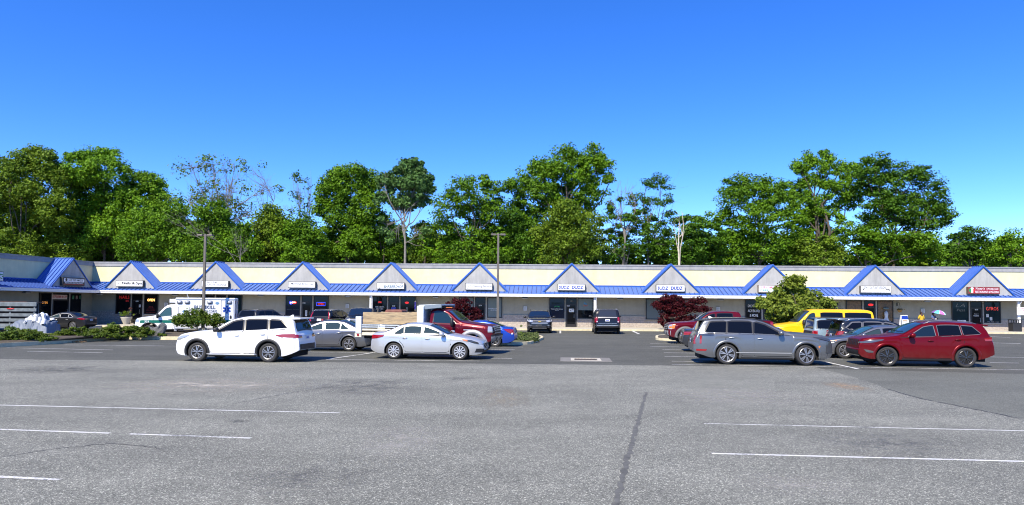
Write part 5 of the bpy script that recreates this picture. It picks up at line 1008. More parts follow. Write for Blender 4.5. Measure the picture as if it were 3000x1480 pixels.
# 12 maroon pickup facing left
PK = dict(L=5.9, W=2.0, r=.4, ax=(.95, 4.62), top=[(0, .72), (.02, .98), (.07, 1.12), (.2, 1.18), (.6, 1.22), (1.4, 1.28), (1.6, 1.32), (2.3, 1.75), (2.6, 1.84), (3.1, 1.87), (3.95, 1.84), (4.06, 1.77), (4.14, 1.4), (4.2, 1.36), (5.7, 1.36), (5.84, 1.34), (5.88, 1.2), (5.9, .7)], belt=[(0, 1.1), (1.4, 1.2), (4.2, 1.25), (5.9, 1.3)], bot=[(0, .58), (.08, .46), (.5, .36), (5.0, .38), (5.5, .45), (5.9, .55)], tum=.24, rock=.44, skirt=.08, plan=(.6, .14, .4, .06), crease=.025,
    doors=[(1.5, 2.68, (1.74, 2.66, 2.28, 2.62)), (2.7, 3.78, (2.78, 3.66, 2.76, 3.62))], mirror=1.8, screen=(1.54, 2.3), rearglass=(4.03, 4.15, .12, .14),
    head=[('s', [(.03, .86), (.15, .84), (.34, .9)], [(.04, 1.08), (.15, 1.12), (.4, 1.12)], 1), ('s', [(.03, .86), (.1, .85), (.2, .87)], [(.04, 1.08), (.1, 1.11), (.22, 1.12)], 0), ('e', [(.62, .84), (.93, .86)], [(.62, 1.1), (.92, 1.1)], 0)], tail=[('s', [(5.7, .95), (5.78, .95), (5.86, .95)], [(5.7, 1.28), (5.78, 1.28), (5.86, 1.28)], 0), ('e', [(.82, .95), (.96, .95)], [(.82, 1.28), (.95, 1.28)], 0)],
    front=[('grille', [bar(.6, .8, 1.14)] + [bar(.6, .84 + .1 * k, .875 + .1 * k, 1, .03) for k in range(3)], [BLK, CHR]), ('front_bumper', [bar(.96, .5, .76, 0, .05), sq(.45, .75, .55, .68, 1, .056), sq(-.75, -.45, .55, .68, 1, .056)], [CHR, BLK])], rear=[('rear_bumper', [bar(.92, .55, .72, 0, .04)], [CHR]), PL_R(.74)])
loc, rz = put((2113, 1008), 2.0, .08, 'left', 40.6)
make_vehicle('pickup_truck', 'maroon crew cab pickup with chrome nose behind the grey crossover', 'pickup truck', PK, loc, rz, PMAR, 'pickup trucks in the lot', wheel='six', flare=(mat('flare_grey', (.12, .12, .115), .6), .16, .05), mirror=BLK, glass=TINT, wglass=mat('windscreen_grey', (.03, .035, .03), .04), bedcover=(4.3, 5.75))
# 13 dark sedan whose tail shows beside the grey crossover
loc, rz = put((2156, 1030), 1.84, .12, 'right', 33.6)
q = scaled(SED, 4.85 / 4.63, 1.0, 1.04, r=.34)
make_vehicle('parked_car', 'black sedan with a glowing red tail lamp behind the grey crossover', 'car', q, loc, rz, PCHAR, 'cars parked in the lot', wheel='five_double', glass=TINT)
# 5 blue coupe behind the truck
CP = scaled(SED, 4.65 / 4.63, .955, 1.04, r=.33, quarter=[], doors=[(1.4, 2.75, (1.6, 2.7, 2.2, 2.62))], top=[(0, .5), (.02, .6), (.08, .68), (.25, .75), (.7, .83), (1.4, .93), (1.6, .98), (2.3, 1.27), (2.6, 1.33), (2.95, 1.335), (3.3, 1.29), (3.9, 1.09), (4.2, 1.0), (4.5, .98), (4.57, .95), (4.61, .8), (4.635, .65), (4.65, .45)], rearglass=(3.2, 4.0, .09, .14), screen=(1.56, 2.3), tail=[('s', [(4.3, .78), (4.42, .72), (4.54, .7)], [(4.1, .93), (4.35, .94), (4.52, .93)], 0), ('s', [(4.5, .66), (4.54, .66), (4.58, .66)], [(4.5, .74), (4.54, .74), (4.57, .74)], 1), ('e', [(.5, .7), (.86, .7)], [(.5, .92), (.84, .92)], 0)])
loc, rz = put((1376, 1015), 1.83, .12, 'left', 37.2)
make_vehicle('parked_car', 'royal blue coupe with its tail showing beyond the maroon truck nose', 'car', CP, loc, rz, PBLUE, 'cars parked in the lot', wheel='five_double', glass=CLEAR)
# 9 silver hatch glimpsed left of the truck bed
loc, rz = put((1156, 1014), 1.85, .12, 'right', 37.5)
make_vehicle('parked_car', 'silver crossover glimpsed between grey sedan and truck tail', 'car', scaled(SUV, 4.4 / 4.89, 1.6 / 1.73, .95, r=.34), loc, rz, paint('paint_light_silver', (.42, .44, .46), .6, .3), 'cars parked in the lot', wheel='five_double', flare=(BLK, .08, .015))
# cars standing in front of the shops: seen end on
def head_on(px, dist, q, ang, near):      # near: 'front' or 'rear' faces us
    p = at(px, 900, dist); p.z = 0; d = Vector((math.sin(ang), math.cos(ang), 0)); return p + d * q['L'] / 2, (R(90) - ang if near == 'front' else R(-90) - ang)
TV = scaled(SUV, 5.17 / 4.89, 1.78 / 1.73, 1.99 / 1.93, r=.37, top=[(0, .66), (.02, .86), (.06, .98), (.18, 1.06), (.5, 1.12), (1.1, 1.17), (1.5, 1.2), (1.64, 1.24), (2.45, 1.62), (2.8, 1.71), (3.4, 1.73), (4.4, 1.71), (4.8, 1.65), (4.9, 1.58), (5.05, 1.2), (5.1, 1.0), (5.15, .8), (5.17, .55)], head=[('e', [(.56, .86), (.95, .9)], [(.5, 1.0), (.93, 1.1)], 0), ('s', [(.05, .86), (.3, .93), (.6, 1.02)], [(.06, .98), (.32, 1.06), (.66, 1.08)], 0)],
    front=[('grille', [bar(.6, .78, .85, 0), bar(.56, .93, 1.01, 0), bar(.62, .76, .785, 1, .02), bar(.6, .86, .89, 1, .02), bar(.58, 1.01, 1.03, 1, .02)], [BLK, CHR]), ('emblem', [([(-.12, .885), (0, .87), (.12, .885)], [(-.12, .925), (0, .94), (.12, .925)], 0, .03)], [mat('gold_emblem', (.7, .45, .08), .3, .8)]), ('front_bumper', [bar(.5, .42, .56)], [BLK]), ('licence_plate', [sq(-.17, .17, .58, .7, 0, .03)], [HLD]), ('fog_lamp', [sq(.66, .9, .44, .56, 0, .012), sq(-.9, -.66, .44, .56, 0, .012), sq(.62, .92, .62, .645, 1, .02), sq(-.92, -.62, .62, .645, 1, .02), bar(.55, .38, .405, 1, .02)], [BLK, CHR])])
loc, rz = head_on(1581, 54.8, TV, .03, 'front')
make_vehicle('parked_car', 'black crossover facing the camera with chrome barred grille and pale head lamps', 'car', TV, loc, rz, PBLK, 'cars parked before the shops', wheel='five_double', rails=(2.5, 4.7, .08, BLK), wglass=mat('windscreen_navy', (.008, .018, .04), .03), mirror=BLK)
SB = dict(BX); SB = scaled(BX, 5.35 / 4.39, 1.9 / 1.78, 2.03 / 1.89, r=.4, tum=.2, tail=[('e', [(.76, .9), (.98, .9)], [(.76, 1.3), (.94, 1.3)], 0), ('s', [(5.1, .9), (5.16, .9), (5.24, .9)], [(5.1, 1.28), (5.16, 1.28), (5.22, 1.28)], 0), ('e', [(.76, .92), (.82, .92)], [(.76, 1.0), (.82, 1.0)], 1)], rear=[('rear_bumper', [bar(.95, .5, .66, 0, .03), bar(.94, .66, .69, 1, .036)], [BLK, CHR]), ('chrome_strip', [bar(.72, 1.27, 1.3, 0, .02)], [CHR]), ('chrome_strip', [bar(.7, .82, .835, 0, .02)], [CHR]), PL_R(.98)])
loc, rz = head_on(1780, 53.9, SB, .07, 'rear')
make_vehicle('parked_car', 'black full size wagon seen from behind with chrome tailgate strip', 'car', SB, loc, rz, PBLK, 'cars parked before the shops', wheel='six', rails=(2.4, 5.0, .05, CHR), glass=mat('grey_car_glass', (.03, .032, .036), .05), mirror=BLK)
VO = scaled(SUV, 4.95 / 4.89, 1.76 / 1.73, 1.0, r=.37, tail=[('e', [(.8, .86), (.94, .86)], [(.62, 1.58), (.7, 1.58)], 0), ('e', [(.66, .86), (.94, .86)], [(.74, 1.02), (.92, 1.02)], 0), ('s', [(4.6, .9), (4.7, .9), (4.86, .9)], [(4.6, 1.06), (4.7, 1.06), (4.84, 1.06)], 0)], rear=[('rear_bumper', [bar(.9, .46, .6)], [BLK]), ('licence_plate', [sq(-.18, .18, .9, 1.05, 0, .02)], [mat('plate_white', (.8, .8, .75), .5)]), ('chrome_strip', [bar(.85, .62, .64, 0, .02)], [CHR]), ('rear_badge', [sq(.22, .36, .92, 1.04, 0, .02)], [mat('badge_red', (.3, .01, .02), .4)])])
loc, rz = head_on(935, 54.6, VO, .26, 'rear')
make_vehicle('parked_car', 'black wagon with tall upright red tail lamps by the coffee shop door', 'car', VO, loc, rz, PBLK, 'cars parked before the shops', wheel='five_double', rails=(2.3, 4.5, .05, CHR))
q = scaled(SUV, 4.9 / 4.89, 1.74 / 1.73, 1.0, r=.37)
loc, rz = head_on(719, 54.6, q, .36, 'rear')
make_vehicle('parked_car', 'dark charcoal crossover above the white crossover roof, seen from behind', 'car', q, loc, rz, PCHAR, 'cars parked before the shops', wheel='five_double', rails=(2.3, 4.5, .04, BLK))
SV = dict(PK, W=2.03, head=[('e', [(.66, .88), (.97, .9)], [(.66, 1.12), (.95, 1.1)], 0), ('s', [(.03, .88), (.15, .88), (.3, .9)], [(.04, 1.1), (.15, 1.12), (.3, 1.12)], 0)])
loc, rz = head_on(1050, 52.5, SV, -.12, 'front')
make_vehicle('pickup_truck', 'navy black pickup facing the camera behind the truck bed', 'pickup truck', SV, loc, rz, PNAVY, 'pickup trucks in the lot', wheel='six', mirror=BLK, wglass=mat('windscreen_navy', (.008, .018, .04), .03))
# ---------------------------------------------------------------- 4 stake-bed truck
TKQ = dict(L=2.9, W=2.02, r=.41, ax=(.88, 4.6), top=[(0, .8), (.02, 1.05), (.06, 1.2), (.2, 1.27), (.7, 1.33), (1.35, 1.42), (1.5, 1.47), (2.05, 1.88), (2.3, 1.97), (2.5, 2.0), (2.76, 1.98), (2.85, 1.9), (2.89, 1.4), (2.9, .9)], belt=[(0, 1.15), (1.4, 1.3), (2.9, 1.34)], bot=[(0, .75), (.06, .62), (.4, .5), (2.9, .5)], tum=.2, rock=.56, skirt=.07, plan=(.5, .12, .3, .04), crease=.02,
    doors=[(1.46, 2.78, (1.66, 2.72, 2.1, 2.66))], mirror=1.78, screen=(1.44, 2.04), rearglass=(2.84, 2.89, .2, .2),
    head=[('e', [(.66, .98), (.96, .98)], [(.66, 1.22), (.95, 1.22)], 0), ('s', [(.02, .98), (.1, .98), (.2, .98)], [(.03, 1.22), (.1, 1.24), (.2, 1.24)], 0)],
    front=[('grille', [bar(.62, .92, 1.26, 1, .05), bar(.56, .96, 1.04, 0, .056), bar(.56, 1.08, 1.14, 0, .056), bar(.56, 1.17, 1.22, 0, .056)], [BLK, CHR]), ('front_bumper', [bar(1.0, .56, .82, 0, .1), bar(.98, .8, .87, 1, .11), sq(.3, .5, .6, .74, 1, .11), sq(-.5, -.3, .6, .74, 1, .11)], [mat('truck_bumper', (.45, .44, .41), .35, .5, var=.15), BLK])])

yaw = .2; d = Vector((math.cos(yaw), -math.sin(yaw), 0)); n = Vector((math.sin(yaw), math.cos(yaw), 0))
p = at(1384, 1037, 31.4); p.z = 0                 # near front wheel
loc = p - d * (2.9 / 2 - .88) + n * 1.0
TG = mat('truck_flare_grey', (.4, .4, .39), .4, .4)
TKQ['ax'] = (.88,); TKQ['Ra'] = .5
root, h, fin = make_vehicle('stake_truck', 'maroon work truck with plank sided bed and grey cab shield', 'truck', TKQ, loc, math.pi - yaw, PMAR, None, wheel='steel', flare=(TG, .2, .06), flare_drop=-.45, mirror=BLK, mirror_size=(.07, .12, .2), glass=mat('car_glass_teal', (.012, .03, .04), .02), wglass=mat('windscreen_grey', (.03, .035, .03), .04), floor=.5)
STW = mat('bed_steel_white', (.62, .68, .7), .5, .1, var=.12, vscale=4); STD = mat('bed_cream_steel', (.66, .6, .46), .6, var=.2, vscale=4)
def plankmat():
    m = mat('weathered_plank', (.4, .3, .17), .85); N, L = nt(m); b = N['Principled BSDF']; t = N.new('ShaderNodeTexCoord'); mp = N.new('ShaderNodeMapping'); mp.inputs['Scale'].default_value = (.9, 6, 9); L.new(t.outputs['Object'], mp.inputs[0])
    x = N.new('ShaderNodeTexNoise'); x.inputs['Scale'].default_value = 1.6; x.inputs['Detail'].default_value = 8; x.inputs['Roughness'].default_value = .7; L.new(mp.outputs[0], x.inputs['Vector'])
    c = N.new('ShaderNodeValToRGB'); L.new(x.outputs['Fac'], c.inputs[0]); e = c.color_ramp.elements; e[0].position = .33; e[0].color = (.12, .085, .05, 1); e[1].position = .62; e[1].color = (.5, .37, .2, 1); a = e.new(.47); a.color = (.33, .25, .15, 1)
    L.new(c.outputs[0], b.inputs['Base Color']); return m
PLK = plankmat()
for sg in (-1, 1):                                # rear dual wheels
    wheel(root, 4.65 - 2.9 / 2, sg * .98, .41, sg, 'steel'); wheel(root, 4.65 - 2.9 / 2, sg * .7, .41, sg, 'steel')
mb = MB(); mb.box(2.4, 6.2, -.45, -.3, .62, .82); mb.box(2.4, 6.2, .3, .45, .62, .82); mb.box(4.2, 5.1, -.8, .8, .36, .5); fin(mb, 'chassis_frame', DARK)
mb = MB(); mb.box(3.3, 6.3, -1.05, 1.05, .92, 1.0); fin(mb, 'bed_floor', DARK)
for sg in (-1, 1):
    y = sg * 1.05
    mb = MB(); mb.box(3.42, 6.08, min(y, y - sg * .05), max(y, y - sg * .05), .78, 1.08); fin(mb, 'bed_side', STD, bevel=.01)
    mb = MB(); mb.box(3.4, 6.08, min(y, y + sg * .04), max(y, y + sg * .04), 1.14, 1.18); mb.box(3.4, 6.08, min(y, y + sg * .04), max(y, y + sg * .04), 1.23, 1.27); fin(mb, 'bed_rail', STW)
    for z0, z1 in ((1.29, 1.56), (1.565, 1.83)):
        mb = MB(); mb.box(3.42, 6.02, min(y - sg * .04, y), max(y - sg * .04, y), z0, z1); fin(mb, 'side_plank', PLK, bevel=.006)
    mb = MB(); mb.box(6.06, 6.34, y - .09, y + .09, .88, 1.63); fin(mb, 'rear_post', STW, bevel=.02)
    mb = MB(); mb.box(3.1, 3.42, y - .1, y + .1, .9, 2.13); fin(mb, 'front_post', STW, bevel=.03)
    mb = MB(); mb.blob((6.22, sg * 1.12, .8), (.06, .02, .06), 10); fin(mb, 'tail_light', TLR); mb = MB(); mb.box(6.06, 6.38, y - .06, y + .06, .7, .88); fin(mb, 'lamp_bracket', STD)
mb = MB(); mb.box(3.1, 3.2, -.95, .95, .95, 2.1); mb.hexa([(2.3, -1.05, 2.15), (3.36, -1.05, 2.07), (3.36, 1.05, 2.07), (2.3, 1.05, 2.15), (2.3, -1.05, 2.21), (3.36, -1.05, 2.17), (3.36, 1.05, 2.17), (2.3, 1.05, 2.21)]); fin(mb, 'cab_shield', STW, bevel=.01)
for sg in (-1, 1): mb = MB(); mb.prism([(2.3, 2.06), (3.1, 1.98), (3.1, 2.16), (2.3, 2.21)], sg * 1.05 - .015, sg * 1.05 + .015); fin(mb, 'shield_side', mat('shield_grey', (.2, .24, .27), .5, .2))
mb = MB(); mb.box(6.26, 6.32, -.95, .95, .95, 1.6); fin(mb, 'tailgate', STW)
mb = MB()
for y in (-.4, -.2, 0, .2, .4): mb.blob((2.28, y, 2.05), (.07, .045, .03), 8)
fin(mb, 'roof_marker_light', AMB)
mb = MB()
for sg in (-1, 1): h.side(mb, sg, [(.95, 1.06), (1.3, 1.06)], [(.95, 1.1), (1.3, 1.1)], 1, .016)
fin(mb, 'fender_badge', CHR)
def onbed(x, y, z): return root.matrix_basis @ Vector((x - 2.9 / 2, y, z))
# load in the bed: each lies on the truck, so each is its own thing
def junk(name, label, x, y, ztop, sc, seed, m, n=5):
    rr = random.Random(seed); mb = MB(); h_ = ztop - 1.0
    for k in range(n): a = rr.uniform(.18, .3) * h_ + .04; mb.blob((rr.uniform(-.4, .4) * sc[0], rr.uniform(-.4, .4) * sc[1], a if k < n // 2 else rr.uniform(.5, 1) * h_ - a), [s_ * rr.uniform(.25, .45) for s_ in sc] + [a], 9, rr.uniform(.8, 1.2))
    mb.blob((0, 0, h_ * .45), (sc[0] * .35, sc[1] * .35, h_ * .45), 10)
    o = mb.build(name, m, smooth=True); o.location = onbed(x, y, 1.0); o.rotation_euler = (0, 0, math.pi - yaw); return tag(o, label, 'truck load')
o = MB().prism([(-.42, 0), (.42, 0), (.42, .88), (.36, .95), (-.36, .95), (-.42, .88)], -.35, .35).build('rusty_tank', mat('rust_red', (.2, .075, .05), .7, var=.35, vscale=6), bevel=.05); o.location = onbed(4.75, .2, 1.0); o.rotation_euler = (0, 0, math.pi - yaw); tag(o, 'rusty red rounded tank lying in the truck bed', 'truck load')
BAG = mat('bin_bag', (.008, .008, .009), .5, bump=.6, bscale=14)
junk('rubbish_heap', 'dark heap of bagged rubbish at the truck bed tail', 5.88, .1, 2.12, (.42, .7), 5, BAG, 9)
junk('rubbish_heap', 'small black heap beside the rusty tank in the truck bed', 4.1, .1, 1.97, (.5, .5), 9, BAG, 8)
# ---------------------------------------------------------------- 21 ambulance
AQ = dict(L=2.55, W=1.98, r=.39, ax=(.85,), Ra=.5, top=[(0, .8), (.02, 1.05), (.08, 1.16), (.3, 1.22), (.8, 1.29), (1.1, 1.35), (1.2, 1.4), (1.75, 1.95), (1.9, 2.05), (2.2, 2.1), (2.5, 2.1), (2.55, 2.08)], belt=[(0, 1.1), (1.1, 1.27), (2.55, 1.3)], bot=[(0, .6), (.08, .5), (.4, .42), (2.55, .42)], tum=.12, gap=.2, rock=.5, skirt=.08, plan=(.6, .14, .1, .0), doors=[(1.1, 2.25, (1.36, 2.14, 1.78, 2.1))], mirror=1.36, screen=(1.14, 1.76), crease=0,
    head=[('s', [(.04, .98), (.12, .98), (.24, .98)], [(.05, 1.12), (.12, 1.13), (.24, 1.13)], 0), ('e', [(.62, .96), (.9, .96)], [(.62, 1.13), (.88, 1.13)], 0)], front=[('grille', [bar(.58, .86, 1.14, 0), bar(.58, .95, .98, 1, .02), bar(.58, 1.03, 1.06, 1, .02)], [BLK, CHR]), ('front_bumper', [bar(.94, .56, .78, 0, .06)], [CHR])])
loc, rz = put((436, 975), 1.98, -.28, 'left', 46.2); c0 = loc.copy()
loc = loc + Vector((math.cos(.28), math.sin(.28), 0)) * (2.55 / 2 - .85)
root, h, fin = make_vehicle('ambulance', 'white box ambulance with green stripe and blue star parked behind the round shrub', 'ambulance', AQ, loc, rz, PW, None, wheel='steel', mirror=BLK, mirror_size=(.08, .12, .18), glass=CLEAR, fglass=mat('car_glass_mint', (.04, .09, .09), .03), wglass=mat('windscreen_grey', (.03, .035, .03), .04), flare=(BLK, .07, .02))
X0, X1, ZT0, ZT1 = 2.4, 6.05, .5, 2.55; YW = 1.15
mb = MB(); mb.box(X0, X1, -YW, YW, ZT0, ZT1); fin(mb, 'box_body', PW, bevel=.06)
mb = MB(); mb.box(X0 + .03, X1 - .03, -YW - .025, YW + .025, 2.44, 2.49); mb.box(X0, X1, -YW - .02, YW + .02, ZT0 + .02, ZT0 + .1); fin(mb, 'edge_moulding', mat('box_moulding', (.55, .56, .57), .35, .5))
for sg in (-1, 1): 
    wheel(root, 4.75 - 2.55 / 2, sg * 1.08, .39, sg, 'steel'); mb = MB(); mb.lathe([(.5, 0), (.5, .012), (.0, .012)], (4.75, sg * (YW + .003), .44), 24, 'y'); fin(mb, 'wheel_arch', DARK)
GRS = mat('stripe_green', (.0, .13, .08), .4)
mb = MB()
for sg in (-1, 1):
    xs = [.3 + 2.05 * k / 8 for k in range(9)]; h.side(mb, sg, [(x, .9) for x in xs], [(x, 1.08) for x in xs], 2, .02); y = sg * (YW + .012); mb.box(X0, X1, min(y, y - .01), max(y, y - .01), .9, 1.08)
mb.box(X1, X1 + .012, -YW, YW, .9, 1.08); fin(mb, 'green_stripe', GRS)
mb = MB()
for sg in (1, -1):
    t = MB(); write(t, 'BUSHKILL', 0, 1.93, 1.3, .24, 0, 0, .02); write(t, 'EMERGENCY CORPS', 0, 1.66, 1.5, .15, 0, 0, .012); write(t, '321', -3.5, .99, .26, .12, 0, 1, .03)
    if sg > 0: t.xf(Matrix.Translation((4.2, -YW - .014, 0)))
    else: t.xf(Matrix.Translation((4.2, YW + .014, 0)) @ Matrix.Rotation(math.pi, 4, 'Z'))
    if sg > 0:
        t.v = [(x, y - (.0 if x > 2.4 else -(YW - h.w(x, z) - .012)), z) for x, y, z in t.v]
    else: t.v = [(x, y if x > 2.4 else h.w(max(x, 0), z) + .026, z) for x, y, z in t.v]
    mb.add(t.v, t.f); mb.m[-len(t.f):] = t.m
fin(mb, 'lettering', [mat('letter_navy', (.02, .05, .13), .5), WHT])
mb = MB()
for sg in (-1, 1):
    y = sg * (YW + .014)
    for k in range(3):
        a = k * math.pi / 3; c, s_ = math.cos(a), math.sin(a); px, pz = 5.55, 1.78
        P = [(-.06, -.26), (.06, -.26), (.06, .26), (-.06, .26)]; yy = y + sg * .0015 * k
        mb.add([(px + u * c - v * s_, yy, pz + u * s_ + v * c) for u, v in P], [(0, 1, 2, 3)])
    mb.box(px - .012, px + .012, min(y + sg * .006, y + sg * .008), max(y + sg * .006, y + sg * .008), pz - .17, pz + .17, 1)
    mb.tube([(px - .04, y + sg * .008, pz - .1), (px + .04, y + sg * .008, pz - .03), (px - .04, y + sg * .008, pz + .05), (px + .04, y + sg * .008, pz + .12)], .01, 5, 1)
fin(mb, 'star_emblem', [mat('star_blue', (.01, .06, .35), .5), WHT])
for sg in (-1, 1):
    for x in (2.66, 3.12, 4.5, 5.7):
        mb = MB(); y = sg * YW; mb.blob((x, y, 2.25), (.17, .06, .12), 10, .5); f = fin(mb, 'warning_light', mat('lamp_housing', (.25, .26, .28), .3, .5), smooth=True); mb = MB(); mb.blob((x, y + sg * .05, 2.26), (.11, .03, .075), 8, .5); fin(mb, 'lens', mat('lamp_lens', (.45, .47, .5), .1), f, smooth=True)
    for xa, xb, z0, z1 in ((2.6, 3.25, .56, 1.95), (5.2, 5.95, .56, 2.4), (3.4, 4.3, .56, .88)):
        mb = MB(); y = sg * (YW + .003); q_ = [(xa, z0), (xb, z0), (xb, z1), (xa, z1), (xa, z0)]; mb.tube([(a, y, b) for a, b in q_], .012, 4); fin(mb, 'hatch_seam', mat('seam_grey', (.2, .2, .2), .6))
    mb = MB(); mb.blob((5.8, sg * (YW + .01), 1.28), (.06, .02, .12), 8, .6); fin(mb, 'door_latch', BLK)
    for x, z in ((2.95, 1.65), (4.95, 2.2)): mb = MB(); mb.blob((x, sg * (YW + .012), z), (.13, .004, .1), 8, 1.3); fin(mb, 'patch_emblem', mat('patch_blue', (.14, .27, .42), .5))
mb = MB(); mb.box(2.0, 2.42, -.85, .85, 2.22, 2.46); mb.box(2.15, 2.4, -.4, .4, 2.47, 2.54, 1); fin(mb, 'light_bar', [WLL, BLK], bevel=.02)
mb = MB(); mb.box(2.36, 2.52, -1.08, -.98, .36, .72); mb.box(2.3, 2.6, 1.0, 1.06, .36, .72); fin(mb, 'step', CHR)
for sg in (-1, 1): mb = MB(); mb.box(X1, X1 + .03, sg * .9 - .1, sg * .9 + .1, 1.25, 1.5); mb.box(X1, X1 + .03, sg * .9 - .1, sg * .9 + .1, 2.15, 2.35); fin(mb, 'tail_light', TLR)
mb = MB(); mb.box(X1 - .2, X1 + .3, -1.0, 1.0, .4, .52); fin(mb, 'rear_bumper', CHR)
# ---------------------------------------------------------------- trees and shrubs
def leaves(cs, rs, n, size, g, outw=.8, up=.5, flat=.75, shell=.55, elong=1.):
    """n leaf quads in each clump (centre cs, radius rs)"""
    cs = np.asarray(cs); rs = np.asarray(rs); k = len(cs); N_ = k * n
    d = g.normal(size=(k, n, 3)); d /= np.linalg.norm(d, axis=2, keepdims=True) + 1e-9
    rad = (shell + (1 - shell) * g.random((k, n, 1))) ** 1.0 * g.random((k, n, 1)) ** .25
    p = cs[:, None, :] + d * rad * rs[:, None, None] * np.array([1, 1, flat])
    nr = d * outw + g.normal(size=(k, n, 3)) * .55 + np.array([0, 0, up]); nr /= np.linalg.norm(nr, axis=2, keepdims=True)
    t = g.normal(size=(k, n, 3)); t -= nr * (t * nr).sum(2, keepdims=True); t /= np.linalg.norm(t, axis=2, keepdims=True) + 1e-9
    b = np.cross(nr, t); s = size * (.6 + .8 * g.random((k, n, 1)))
    t = t * s * .5 * elong; b = b * s * .38
    V = np.stack([p - t, p + b - t * .1, p + t, p - b - t * .1], 2).reshape(-1, 3)
    return V, np.arange(N_ * 4).reshape(-1, 4)
def clumps(lobes, g, per, cr, bottom=-.5):
    C_ = []; R_ = []
    for c, r in lobes:
        m = max(3, int(5.2 * per * (r[0] * r[2]) / (cr * cr)))
        d = g.normal(size=(m, 3)); d /= np.linalg.norm(d, axis=1, keepdims=True); d = d[d[:, 2] > bottom - g.random(len(d)) * .4]
        q = (.55 + .5 * g.random((len(d), 1))); C_.append(np.asarray(c) + d * q * np.asarray(r)); R_.append(cr * (.6 + .8 * g.random(len(d))))
    return np.concatenate(C_), np.concatenate(R_)
BARK = mat('bark_grey_brown', (.1, .082, .06), .95, var=.35, vscale=3); BARKP = mat('bark_pale', (.34, .29, .22), .9, var=.3, vscale=3); BARKG = mat('bark_grey', (.19, .175, .15), .9, var=.3, vscale=3)
LEAF = {'mid': leafmat('leaf_mid', (0.03402, 0.09493, 0.003402), (0.1668, 0.3187, 0.01011)), 'olive': leafmat('leaf_olive', (0.04423, 0.09493, 0.004253), (0.2073, 0.3064, 0.02022)), 'deep': leafmat('leaf_deep', (0.02177, 0.07012, 0.004253), (0.1162, 0.2452, 0.01264)), 'bright': leafmat('leaf_bright', (0.04423, 0.1156, 0.003402), (0.2022, 0.3799, 0.01516)),
        'bluish': leafmat('leaf_bluish', (0.03308, 0.08593, 0.02127), (0.1404, 0.264, 0.06143)), 'red': leafmat('leaf_red', (.03, .004, .006), (.12, .012, .016), .3), 'shrub': leafmat('leaf_shrub', (.045, .1, .008), (.17, .23, .025), .35), 'juniper': leafmat('leaf_juniper', (.035, .075, .005), (.14, .19, .02), .25), 'weed': leafmat('leaf_weed', (.06, .12, .02), (.18, .24, .05)), 'plane': leafmat('leaf_glossy', (.07, .125, .01), (.25, .31, .04), .35)}
def limb(mb, a, b, r0, r1, rr, n=5, sag=.08, k=6):
    a, b = Vector(a), Vector(b); L = (b - a).length; P = []; o = Vector((rr.gauss(0, 1), rr.gauss(0, 1), rr.gauss(0, .6))) * L * sag
    for i in range(n + 1):
        t = i / n; P.append(a.lerp(b, t) + o * math.sin(math.pi * t) + Vector((rr.gauss(0, 1), rr.gauss(0, 1), rr.gauss(0, 1))) * L * .012 * (0 < i < n))
    mb.tube(P, [r0 + (r1 - r0) * i / n for i in range(n + 1)], k, cap=False); return P
def tree(name, label, Y, tx, lobes, leaf, seed, size=.245, per=1.75, cr=.95, n=112, bark=None, tr=.22, twig=0, base=0., cat='tree', group='trees behind the shops', depth=.75, up=.5, flat=.75, lean=0., trunks=1, z0=None, dead=0, name_crown='crown'):
    """lobes: (px, py, rx, ry[, leafiness]) measured on the photograph at distance Y"""
    g = np.random.default_rng(seed); rr = random.Random(seed); k = Y / F
    p = at(tx, 900, Y); root = empty(name, (p.x, Y, base), 0, label, cat, group)
    Ls = []
    for lb in lobes:
        px, py, rx, ry = lb[:4]; c = at(px, py, Y); dy = rr.uniform(-.5, .5) * rx * k * depth * 2 if len(lb) < 6 else lb[5]
        Ls.append((np.array([c.x - p.x, dy, c.z - base]), np.array([rx * k, max(rx * k * depth, .3), ry * k]), lb[4] if len(lb) > 4 else 1.))
    zmin = min(c[2] for c, r, f in Ls); ztop = max(c[2] for c, r, f in Ls)
    mb = MB(); fork = Vector((lean, 0, max(.15, (z0 if z0 is not None else zmin * .62))))
    limb(mb, (0, 0, -.1), fork, tr, tr * .75, rr, 4, .03, 8)
    top = Vector((0 + lean * 1.5, 0, (zmin + ztop) / 2)); limb(mb, fork, top, tr * .7, tr * .3, rr, 4, .05, 7)
    Cs, Rs = [], []
    for c, r, f in Ls:
        s = fork.lerp(top, min(1, max(0, rr.uniform(.1, .8)))) if c[2] > fork.z else fork * rr.uniform(.5, .9)
        P = limb(mb, s, Vector(c), tr * .42, tr * .12, rr, 5, .1, 6)
        if f > 0:
            cc, cr_ = clumps([(c, r)], g, per * f, cr); Cs.append(cc); Rs.append(cr_)
        m = int(twig * (r[0] * r[2]) ** .5)
        for q in range(m):
            d = Vector((rr.gauss(0, 1), rr.gauss(0, .8), rr.gauss(.5, .8))).normalized(); e = Vector(c) + Vector((d.x * r[0], d.y * r[1], d.z * r[2])) * rr.uniform(.7, 1.05); s2 = P[rr.randint(2, 5)]
            Q = limb(mb, s2, e, tr * .16, tr * .04, rr, 4, .1, 4)
            for w_ in range(3 if twig > 3 else 1):
                s3 = Q[rr.randint(1, 3)]; d2 = Vector((rr.gauss(0, 1), rr.gauss(0, 1), rr.gauss(.6, .8))).normalized() * (e - s2).length * .45; limb(mb, s3, s3 + d2, tr * .07, tr * .025, rr, 3, .1, 3)
    mb.build('trunk', bark or BARK, root, smooth=True)
    if Cs:
        cs, rs = np.concatenate(Cs), np.concatenate(Rs)
        V, Q = leaves(cs, rs, n, size, g, up=up, flat=flat); arr(name_crown, V, Q, LEAF[leaf] if isinstance(leaf, str) else leaf, root)
    return root
